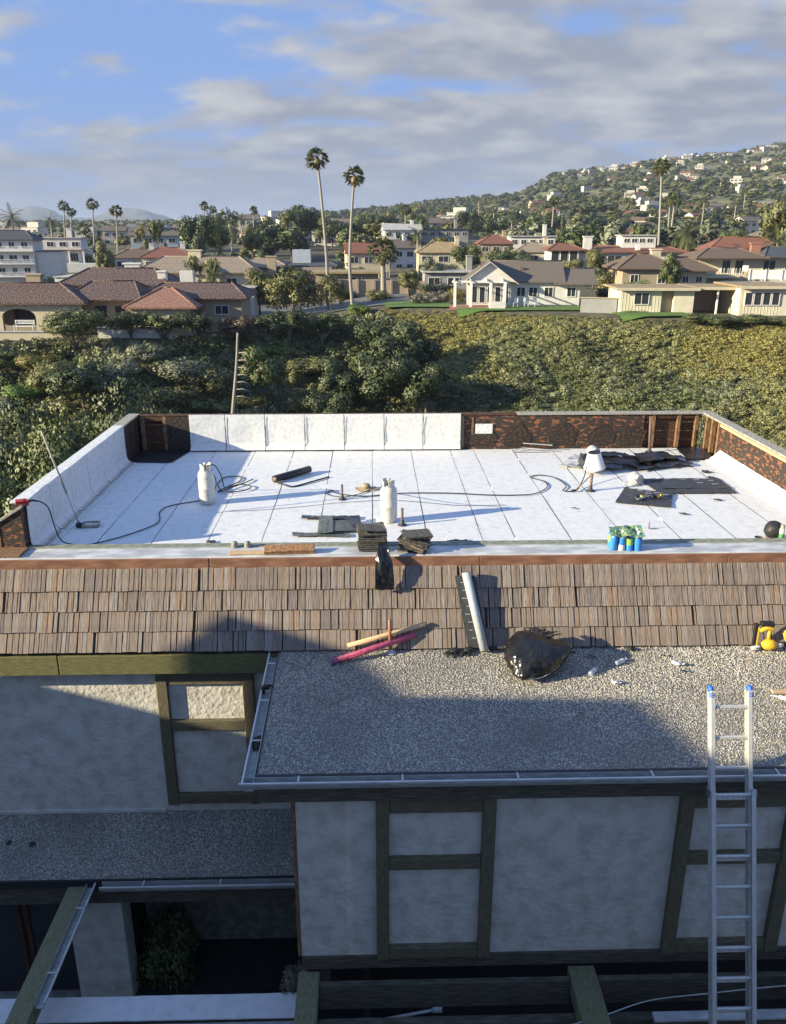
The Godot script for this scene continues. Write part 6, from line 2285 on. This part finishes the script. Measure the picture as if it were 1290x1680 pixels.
	chimney(t, "wall_white", -70.5, z - 5, -.6, 1.4, 1.2)
	# --- beige and mauve roofs in the middle
	z = -130.0
	t = hs("beige_house", "beige house with low tan roofs and a pale blue roof box", "house", -12.0, z)
	wbox(t, "wall", "wall_mauve", -21.0, -6.0, -11, -4.7, z - 10, z)
	roof(t, "tile_tan", -21.0, -13.0, z - 10, z, -4.6, 1.1, 3.0)
	roof(t, "roof_slate", -13.2, -5.6, z - 10, z - 1, -4.5, .7, 2.0)
	wbox(t, "roof_box", "wall_blue", -12.2, -9.4, -4.6, -2.2, z - 5, z - 3)
	chimney(t, "wall_tan", -15.0, z + .7, -6.5, -3.1, 1.3)
	for x in [-18.6, -11.0, -8.0]: win(t, x, -5.8, z + .01, 1.5, 1.0)
	z = -122.0
	t = hs("low_bungalow", "low tan bungalow with an ochre roof behind the tall palms", "house", -4.0, z)
	wbox(t, "wall", "wall_tan", -8.0, 1.0, -11, -5.3, z - 7, z)
	wbox(t, "roof", "roof_ochre", -8.6, 1.6, -5.3, -5.0, z - 7.6, z + .7)
	win(t, -5.8, -6.2, z + .01, 1.6, .9)
	win(t, -2.2, -6.2, z + .01, 1.6, .9)
	t = hs("retaining_wall", "long grey-tan retaining wall above the road", "wall", 1.0, -118.4)
	for k in 6: wbox(t, "wall_panel", "wall_tan", -6.6 + 2.35 * k, -4.27 + 2.35 * k, -11, -5.9 - .05 * k, -118.7, -118.2)
	for k in 7: wbox(t, "pillar", "wall_mauve", -6.75 + 2.35 * k, -6.45 + 2.35 * k, -11, -5.7 - .05 * k, -118.15, -117.9)
	# --- white gabled house on the right rim
	z = -98.0
	t = hs("gabled_house", "white gabled house with grey shingle roof and columned porch", "house", 17.0, z, -.10)
	wbox(t, "wall", "wall_white", 13.4, 24.2, -10, -5.2, z - 8, z)
	wbox(t, "gable_wing", "wall_white", 11.2, 16.2, -10, -5.2, z - 8, z + .9)
	roof(t, "shingle_grey", 11.0, 16.4, z - 7.8, z + 1.0, -5.15, 2.25, 0, false, .4)
	roof(t, "shingle_grey", 13.2, 22.0, z - 8, z + .05, -5.12, 2.15, 0)
	roof(t, "shingle_grey", 21.5, 25.6, z - 7, z + .35, -5.3, 1.5, 0)
	for s in [-1.0, 1.0]:
		st = mb()
		var a := v(13.7 - hb.x, -2.95 - hb.y, z + 1.45 - hb.z)
		bar(st, a, a + v(s * 3.3, -2.42, 0), .06, .22, 0, v(0, 0, 1))
		obj("barge_board", st, M.trim_white, t)
	for x in [17.4, 18.8, 20.6, 23.2]: win(t, x, -6.3, z + .02, 1.05, 1.1)
	for x in [12.0, 12.9, 13.8, 14.7, 15.6]: win(t, x, -6.6, z + .91, .72, 1.9, "trim_white", v(0, 0, 1), 0)
	wbox(t, "pergola_beam", "trim_white", 9.4, 15.6, -5.15, -4.9, z + 3.4, z + 3.6)
	for x in [9.6, 11.4, 13.2, 15.0]: wbox(t, "pergola_slat", "trim_white", x, x + .14, -4.9, -4.76, z + .9, z + 3.9)
	for x in [9.6, 11.4, 13.6, 15.2]: wbox(t, "porch_column", "trim_white", x, x + .32, -8.0, -5.15, z + 3.35, z + 3.65)
	wbox(t, "porch_floor", "brick_red", 9.2, 15.8, -9.5, -7.75, z + .9, z + 4.2)
	for k in 3: wbox(t, "porch_step", "brick_red", 8.9 - .3 * k, 13.0, -9.5, -7.9 - .16 * k, z + 4.2 + .35 * k, z + 4.55 + .35 * k)
	wbox(t, "roof_vent_box", "shingle_brown", 17.3, 17.8, -4.0, -3.6, z - 2.2, z - 1.8)
	wbox(t, "planter_wall", "wall_white", 13.6, 15.4, -9.5, -7.1, z + 4.4, z + 4.8)
	for k in 3:
		hb = v([16.4, 17.6, 18.7][k], ground(17, -95.5) + .2, -95.4)
		t = thing("garden_chair", ["left white garden chair before the gabled house", "middle white garden chair before the gabled house", "right white garden chair before the gabled house"][k], "chair", hb, -.3 + .3 * k, "garden chairs")
		wbox(t, "seat", "trim_white", hb.x - .25, hb.x + .25, hb.y + .4, hb.y + .46, hb.z - .25, hb.z + .25)
		wbox(t, "backrest", "trim_white", hb.x - .25, hb.x + .25, hb.y + .5, hb.y + 1.0, hb.z - .29, hb.z - .24)
		for q in [[-.23, -.23], [.19, -.23], [-.23, .19], [.19, .19]]: wbox(t, "leg", "trim_white", hb.x + q[0], hb.x + q[0] + .05, hb.y, hb.y + .4, hb.z + q[1], hb.z + q[1] + .05)
	t = hs("side_wall", "grey-tan garden wall left of the yellow house", "wall", 24.6, -90.0, -.35)
	wbox(t, "wall_panel", "wall_grey", 22.6, 26.4, -10, -6.5, -90.1, -89.8)
	wbox(t, "coping", "wall_tan", 22.5, 26.5, -6.5, -6.38, -90.2, -89.7)
	# --- yellow ranch house on the rim
	z = -88.0
	t = hs("ranch_house", "low pale yellow ranch house with flat ochre roof", "house", 33.0, z, -.06)
	wbox(t, "wall", "wall_yellow", 26.3, 30.6, -10, -5.45, z - 6, z)
	wbox(t, "wall", "wall_yellow", 31.9, 34.0, -10, -5.45, z - 6, z)
	wbox(t, "door_recess", "wall_tan", 30.61, 31.89, -10, -5.45, z - 5, z - .6)
	wbox(t, "garage_wall", "wall_mauve", 34.1, 38.2, -10, -5.5, z - 8, z - 4.5)
	wbox(t, "carport_post", "trim_white", 36.5, 36.68, -10, -5.5, z - .6, z - .4)
	wbox(t, "wall", "wall_yellow", 38.3, 44.0, -10.5, -5.2, z - 6, z + 1.2)
	wbox(t, "wall", "wall_yellow", 44.5, 52.0, -10.5, -5.4, z - 6, z + 1.0)
	for k in 26: wbox(t, "batten", "trim_white" if k > 40 else "wall_yellow", 26.5 + .34 * (k % 12) + (12.0 if k > 11 else 0.0) + (.0 if k < 24 else 5.0), 26.54 + .34 * (k % 12) + (12.0 if k > 11 else 0.0) + (.0 if k < 24 else 5.0), -8.4, -5.5, (z if k < 12 else z + 1.2), (z if k < 12 else z + 1.2) + .025)
	win(t, 28.5, -6.4, z + .06, 1.6, 1.25)
	for k in 4: win(t, 39.2 + .92 * k, -6.3, z + 1.26, .84, 1.35, "trim_white", v(0, 0, 1), 0)
	win(t, 46.2, -6.5, z + 1.01, 2.0, 1.3)
	for q in [[25.7, 34.4, z + .55, -5.45], [34.0, 38.5, z - .2, -5.4], [38.0, 44.3, z + 1.8, -5.18], [44.35, 52.5, z + 1.6, -5.38]]:
		var rf := wbox(t, "roof", "roof_ochre", q[0], q[1], q[3] + .02, q[3] + .2, z - 6.5, q[2])
		wbox(rf, "fascia", "wall_cream", q[0], q[1], q[3] - .12, q[3] + .17, q[2] + .01, q[2] + .07)
	# --- brown hipped house and the balcony house behind it
	z = -112.0
	t = hs("brown_house", "tan house with brown hip roofs behind the yellow ranch house", "house", 38.0, z, -.05)
	wbox(t, "wall", "wall_tan", 33.4, 40.0, -10, -4.3, z - 8, z)
	wbox(t, "wall", "wall_cream", 40.0, 45.0, -10, -4.6, z - 9, z - 1.4)
	roof(t, "shingle_brown", 33.2, 40.4, z - 8, z, -4.2, 1.7, 3.4, true, .7)
	roof(t, "shingle_brown", 39.6, 45.4, z - 9, z - 1, -4.5, 1.6, 2.6, true, .6)
	for x in [35.0, 38.6]: win(t, x, -5.6, z + .01, 1.1, 1.2)
	for x in [42.2, 44.0]: win(t, x, -5.7, z - 1.39, .9, .9)
	chimney(t, "wall_cream", 38.6, z - 4, -3.2, -1.9, 1.3)
	z = -122.0
	t = hs("balcony_house", "cream house with white railed balcony and brown roof", "house", 54.0, z, -.12)
	wbox(t, "wall", "wall_cream", 47.6, 64.0, -10, -3.2, z - 9, z)
	roof(t, "shingle_brown", 47.2, 56.4, z - 9, z + 1.2, -3.1, 1.2, 3.0, true, .5)
	roof(t, "roof_slate", 56.6, 66.0, z - 9, z + .8, -3.0, 1.3, 2.0, true, .4)
	wbox(t, "balcony", "wall_cream", 48.2, 52.8, -5.9, -5.4, z, z + 2.4)
	for k in 9: wbox(t, "railing_post", "trim_white", 48.3 + .55 * k, 48.36 + .55 * k, -5.4, -4.5, z + 2.3, z + 2.36)
	wbox(t, "railing", "wall_cream", 48.2, 49.4, -5.4, -4.4, z + 2.38, z + 2.48)
	for x in [51.4, 53.2]: win(t, x, -4.4, z + .01, 1.3, 1.9, "trim_white", v(0, 0, 1), 0)
	for x in [57.4, 60.5, 62.6]: win(t, x, -4.2, z + .01, 1.8, 1.5)
	wbox(t, "deck_fence", "trim_white", 53.8, 66.0, -6.0, -4.7, z + 3.0, z + 3.1)
	for k in 6: wbox(t, "fence_post", "trim_white", 53.8 + 2.2 * k, 53.95 + 2.2 * k, -8, -4.6, z + 3.11, z + 3.22)
	chimney(t, "brick_red", 56.4, z - 4, -3.0, -1.2, 1.4)
	wbox(t, "lower_roof", "roof_pale", 50.0, 60.0, -6.4, -6.2, z + 3.3, z + 5.5)
	hb = v(53.6, -5.38, z + 1.2)
	t = thing("lounge_chair", "white lounge chair on the balcony of the cream house", "chair", hb, -.5)
	wbox(t, "seat", "trim_white", 53.2, 54.0, -5.0, -4.93, z + .9, z + 1.5)
	wbox(t, "backrest", "trim_white", 53.2, 54.0, -4.9, -4.2, z + .8, z + .88)
	for q in [53.22, 53.92]: wbox(t, "leg", "trim_white", q, q + .06, -5.9, -5.0, z + 1.0, z + 1.4)
	z = -175.0
	t = hs("red_roof_house", "cream house with a bright red hip roof on the right", "house", 77.0, z, -.1)
	wbox(t, "wall", "wall_cream", 70.2, 85.0, -8, -3.0, z - 9, z)
	roof(t, "tile_red", 70.0, 85.2, z - 9, z, -2.9, 2.4, 4.0)
	for x in [71.6, 73.2, 76.0, 80.0]: win(t, x, -4.2, z + .01, 1.1, 1.3)
	# --- white house with red tile edges
	z = -150.0
	t = hs("white_villa", "long white villa with red tiled eaves and glazed corner bay", "house", 42.0, z, -.08)
	wbox(t, "wall", "wall_white", 36.4, 55.0, -9.5, -2.9, z - 10, z)
	wbox(t, "bay_wall", "wall_white", 31.4, 36.6, -9.5, -4.7, z - 8, z + 1.0)
	for k in 3: win(t, 32.4 + 1.6 * k, -3.6, z + 1.0, 1.4, 1.9, "trim_white", v(0, 0, 1), 0)
	for x in [31.5, 33.2, 34.8, 36.3]: wbox(t, "bay_column", "trim_white", x, x + .25, -4.7, -2.6, z + .75, z + 1.0)
	wbox(t, "bay_back", "wall_white", 31.6, 36.4, -4.7, -2.5, z - 8, z - .8)
	roof(t, "tile_red", 31.4, 37.0, z - 8, z + 1.2, -2.5, 1.0, 2.2)
	roof(t, "tile_red", 37.6, 55.2, z - 10, z + .3, -2.85, .95, 3.0)
	wbox(t, "upper_block", "wall_white", 44.6, 50.6, -2.6, -.2, z - 8, z - 3)
	for k in 4: win(t, 45.5 + 1.35 * k, -1.0, z - 2.99, 1.1, .8)
	wbox(t, "upper_roof", "roof_pale", 44.3, 50.9, -.2, 0.0, z - 8.3, z - 2.7)
	wbox(t, "white_parapet", "trim_white", 46.5, 47.2, -2.6, -1.6, z - .5, z + .35)
	chimney(t, "wall_white", 38.3, z - 1.5, -2.9, -.3, 1.5)
	for x in [43.0, 46.5]: win(t, x, -4.3, z + .01, 2.6, 1.6)
	win(t, 49.6, -4.4, z + .01, 1.2, 2.0, "trim_white", v(0, 0, 1), 0)
	win(t, 53.0, -4.2, z + .01, 2.0, 1.2)
	# --- second row
	simple_house("grey two-storey house with long dark window bands", 21.0, -260.0, 17.0, 8.0, -3.5, 1.5, "wall_grey", "roof_slate", "flat", 7, .05)
	simple_house("white flat-roofed long house behind the wind-swept trees", 41.5, -220.0, 11.5, 8.0, -3.8, -.5, "wall_white", "roof_pale", "flat", 5, -.05)
	simple_house("white balconied house right of the tall palms", 9.4, -255.0, 11.0, 7.0, -3.5, 1.4, "wall_white", "roof_pale", "gable", 4, .1)
	simple_house("ochre-roofed bungalow above the retaining wall", 14.4, -170.0, 10.0, 8.0, -7.5, -3.3, "wall_cream", "roof_ochre", "hip", 3, 0.0)
	simple_house("tan-roofed house behind the white gabled house", 36.4, -190.0, 8.5, 8.0, -7, -3.6, "wall_cream", "tile_tan", "hip", 3, -.1)
	simple_house("grey gabled house behind the white terraced one", -49.6, -182.0, 9.5, 7.0, -9, -4.6, "wall_white", "shingle_brown", "hip", 3, .1)
	simple_house("pale blue house behind the olive trees on the left", -57.5, -230.0, 12.0, 8.0, -6, -.2, "wall_blue", "shingle_grey", "gable", 4, .15)
	simple_house("small orange-roofed house left of the short thick palm", -.5, -160.0, 8.0, 7.0, -8, -3.2, "wall_cream", "tile_red", "gable", 3, .1)
	simple_house("lime green gabled house left of the dense dark tree", -56.0, -260.0, 9.0, 8.0, -5, 1.0, "wall_green", "shingle_grey", "gable", 3, -.2)
	simple_house("white gabled cottage behind the thick palm", 6.2, -190.0, 7.5, 7.0, -7, -2.8, "wall_white", "shingle_grey", "gable", 3, .25)
	simple_house("low grey house between thick palm and lawn", 12.8, -132.0, 9.0, 6.0, -9, -5.6, "wall_grey", "roof_pale", "flat", 3, 0.0)
	simple_house("brown-roofed house left of the white villa", 30.0, -205.0, 8.0, 8.0, -6, -2.0, "wall_tan", "tile_red", "hip", 3, .0)
	simple_house("white house with red tiles behind the hip-roofed beige house", -38.0, -160.0, 9.0, 7.0, -8.5, -4.0, "wall_white", "tile_red", "hip", 3, .1)

func simple_house(label: String, x: float, z: float, w: float, d: float, y0: float, y1: float, wm: String, rm: String, kind: String, wins: int, turn: float) -> Node3D:
	var t := hs("house", label, "house", x, z, turn)
	wbox(t, "wall", wm, x - w * .5, x + w * .5, hb.y, y1, z - d, z)
	if kind == "flat": wbox(t, "roof", rm, x - w * .5 - .4, x + w * .5 + .4, y1, y1 + .25, z - d - .4, z + .5)
	else: roof(t, rm, x - w * .5, x + w * .5, z - d, z, y1, d * .24, d * .45 if kind == "hip" else 0.0)
	for k in wins:
		var wx := x + w * ((k + .5) / wins - .5)
		win(t, wx, y1 - 1.3, z + .01, w / wins * .62, 1.2)
		if y1 - y0 > 4.0: win(t, wx, y1 - 4.0, z + .01, w / wins * .55, 1.2)
	chimney(t, wm, x + w * .3, z - d * .5, y1, y1 + d * .24 + 1.0, .9)
	return t

# ---------------------------------------------------------------- town and hill
func px_x(c: float, D: float) -> float: return (c - 609.0) / 1415.0 * D

func size_word(h: float) -> String: return "large" if h > 7.6 else ("middling" if h > 5.6 else ("small" if h > 4.0 else "tiny"))
func far_word(D: float) -> String: return "just behind" if D < 240 else ("behind" if D < 310 else ("well behind" if D < 390 else "far behind"))
func landmark(c: float) -> String:
	var L := [[-60, "left edge slope"], [20, "tall white house"], [90, "white terraced house"], [140, "tallest far palm"], [200, "grey gabled house"], [262, "tan roof's left end"], [300, "tan roof's chimney"], [345, "tall dense dark tree"], [395, "airy grey eucalyptus"], [440, "pale blue roof box"], [500, "largest skyline tree"], [540, "left tall palm"], [590, "right tall palm"], [640, "short thick palm"], [690, "grey two-storey house"], [740, "ochre-roofed bungalow"], [790, "white gabled house"], [860, "white long house"], [925, "dark cypress"], [980, "white villa's bay"], [1050, "white villa"], [1100, "far tall palm"], [1160, "brown hip roof"], [1225, "red hip roof"], [1270, "balcony house"], [9999, "right edge slope"]]
	for q in L:
		if c < q[0]: return q[1]
	return "hill"

func town():
	# eight small houses with their parts; the rest are copies
	var protos := []
	var looks := [
		["white hip-roofed house", "wall_pale", "shingle_grey", "hip", 11.0, 3.6], ["white red-tiled house", "wall_pale", "tile_red", "hip", 12.0, 3.8],
		["cream brown-gabled house", "wall_cream", "shingle_brown", "gable", 10.0, 3.4], ["white flat-roofed house", "wall_pale", "roof_pale", "flat", 13.0, 5.5],
		["tan tiled house", "wall_tan", "tile_tan", "hip", 12.0, 3.6], ["tall white gabled house", "wall_pale", "shingle_grey", "gable", 9.0, 6.0],
		["cream red-tiled house", "wall_cream", "tile_red", "gable", 11.0, 3.8], ["white stepped house", "wall_pale", "roof_pale", "flat", 10.0, 7.0]]
	var zones := [
		["of the left plain", 26], ["beyond the palms", 22], ["at hill foot", 40], ["mid hill", 48], ["on the ridge", 40], ["high on hill", 26]]
	var cnt := {}
	for zi in zones.size():
		for n in zones[zi][1]:
			var c: float
			var D: float
			match zi:
				0: c = rr(-120, 420); D = rr(230, 520)
				1: c = rr(380, 760); D = rr(290, 480)
				2: c = rr(560, 1340); D = rr(330, 540)
				3: c = rr(700, 1420); D = rr(540, 820)
				4: c = lerpf(905, 1330, (n + rr(-.3, .3)) / 40.0); D = rr(1085, 1135)
				_: c = rr(980, 1380); D = rr(840, 1020)
			var x := px_x(c, D)
			var k := rng.randi() % 8
			if zi == 0 or (zi == 1 and rng.randf() < .6): k = [0, 2, 3, 4, 5, 7][rng.randi() % 6]
			if zi == 4: k = [3, 7, 5, 1, 0, 3][rng.randi() % 6]
			if zi == 3 and rng.randf() < .4: k = [3, 7, 0][rng.randi() % 3]
			var y := ground(x, -D) - .5
			var L: Array = looks[k]
			var label: String = "%s %s, %s the %s" % [L[0], zones[zi][0], "above" if zi > 1 else far_word(D), landmark(c)]
			var s := rr(.8, 1.25)
			if zi >= 3: s *= 0.80
			elif zi == 2: s *= .85
			elif zi == 0: s *= .72
			if not cnt.has(k):
				var t := thing("small_house", label, "house", v(x, y, -D), rr(-.4, .4), "far houses " + zones[zi][0])
				hb = Vector3.ZERO
				var w: float = L[4]
				wbox(t, "wall", L[1], -w * .5, w * .5, -2.5, L[5], -7.0, 0)
				if L[3] == "flat":
					wbox(t, "roof", L[2], -w * .5 - .3, w * .5 + .3, L[5], L[5] + .3, -7.3, .3)
					if k == 7: wbox(t, "upper_storey", L[1], -w * .25, w * .4, L[5] + .3, L[5] + 2.6, -6.5, -2.0)
				else: roof(t, L[2], -w * .5, w * .5, -7.0, 0, L[5], 1.9, 3.2 if L[3] == "hip" else 0.0)
				for q in 3: win(t, -w * .33 + w * .33 * q, L[5] - 1.5, .02, w * .2, 1.4)
				if L[5] > 5.0:
					for q in 3: win(t, -w * .33 + w * .33 * q, L[5] - 4.3, .02, w * .2, 1.4)
				t.scale = v(s, s, s)
				cnt[k] = t
			else:
				var r := dup(cnt[k], v(x, y, -D), rr(-.5, .5), label, "far houses " + zones[zi][0])
				r.scale = v(s * rr(.9, 1.3), s, s)
	# trees one can tell apart between the houses
	var kinds := [["olive tree", "leaf_olive"], ["dark green tree", "leaf_dark"], ["mid green tree", "leaf_mid"], ["grey-green tree", "leaf_grey"]]
	var where := [["on the left plain", 64, -140, 430, 200, 420], ["behind the tall palms", 62, 400, 720, 220, 430], ["on the right", 76, 720, 1340, 205, 420]]
	for wv in where:
		for n in wv[1]:
			var c := rr(wv[2], wv[3])
			var D := rr(wv[4], wv[5])
			var x := px_x(c, D)
			var k: Array = kinds[rng.randi() % 4]
			var h := rr(4.5, 9.5)
			if c < 420: h = rr(2.8, 4.8)
			plant("far", k[1].substr(5), v(x, ground(x, -D) - .3, -D), h * rr(.9, 1.5), h, "%s %s %s the %s" % [size_word(h), k[0], far_word(D), landmark(c)], "tree", "town trees " + wv[0])
	for n in 16:
		var c := rr(560, 1340)
		var D := rr(230, 520)
		var x := px_x(c, D)
		var y := ground(x, -D)
		var h := rr(8, 15)
		palm(x, -D, v(x + rr(-.5, .5), y + h, -D), "%s slim palm %s the %s" % [size_word(h * .6), far_word(D), landmark(c)], 2.3, .3, "fan" if n % 3 else "feather", "palms at the foot of the hill")
	for n in 8:
		var c := rr(-120, 420)
		var D := rr(240, 430)
		var x := px_x(c, D)
		var y := ground(x, -D)
		var h := rr(6, 9)
		palm(x, -D, v(x, y + h, -D), "%s slim palm %s the %s" % [size_word(h * .6), far_word(D), landmark(c)], 2.2, .3, "fan" if n % 3 else "feather", "palms of the flat town")
	for n in 70:
		var c := rr(150, 1330)
		var D := rr(126, 205)
		var x := px_x(c, D)
		if c < 400 and D < 150: D += 45.0
		x = px_x(c, D)
		var h := rr(3.0, 5.4)
		var k: Array = kinds[rng.randi() % 4]
		plant("round" if n % 3 else "euc", k[1].substr(5), v(x, ground(x, -D) - .2, -D), h * rr(.8, 1.3), h, "%s garden %s in line with the %s" % [size_word(h * 1.3), k[0], landmark(c)], "tree", "garden trees among the houses")
	for n in 46:
		var c := rr(-40, 1330)
		var D := rr(104, 170)
		var x := px_x(c, D)
		if x > -40 and x < -14 and D < 140: continue
		var h := rr(1.3, 2.8)
		plant("shrub", ["olive", "mid", "dark", "bright"][n % 4], v(x, ground(x, -D) - .1, -D), h * 1.5, h, "%s %s garden shrub in line with the %s" % [size_word(h * 3.0), ["olive", "mid green", "dark", "bright green"][n % 4], landmark(c)], "shrub", "garden shrubs among the houses")
	# the far woods on the hill and the plain
	for q in [["leaf_dark", 2200, "dark"], ["leaf_olive", 1900, "olive"], ["leaf_mid", 1700, "mid green"]]:
		var mm := MultiMesh.new()
		mm.transform_format = MultiMesh.TRANSFORM_3D
		mm.mesh = proto["far" + str(q[1] / 100 % 3)][0]
		mm.instance_count = q[1]
		for i in q[1]:
			var c := rr(-350, 1600)
			var D := lerpf(400, 1180, pow(rng.randf(), .8))
			if c < 560: D = rr(380, 1400)
			var x := px_x(c, D)
			var s := rr(3.5, 8.0) if c > 500 else rr(2.2, 3.6)
			mm.set_instance_transform(i, Transform3D(Basis(UPV, rr(0, 6.28)).scaled(v(s * rr(.9, 2.1), s * rr(.6, 1.0), s * rr(.9, 2.1))), v(x, ground(x, -D) - .5, -D)))
		var o := MultiMeshInstance3D.new()
		o.name = numbered("distant_woods")
		o.multimesh = mm
		o.material_override = M[q[0]]
		o.position = v(0, H, 0)
		add_child(o)
		tag(o, "%s trees and brush all over the far hill and plain" % q[2], "woods")
		o.set_meta("kind", "stuff")
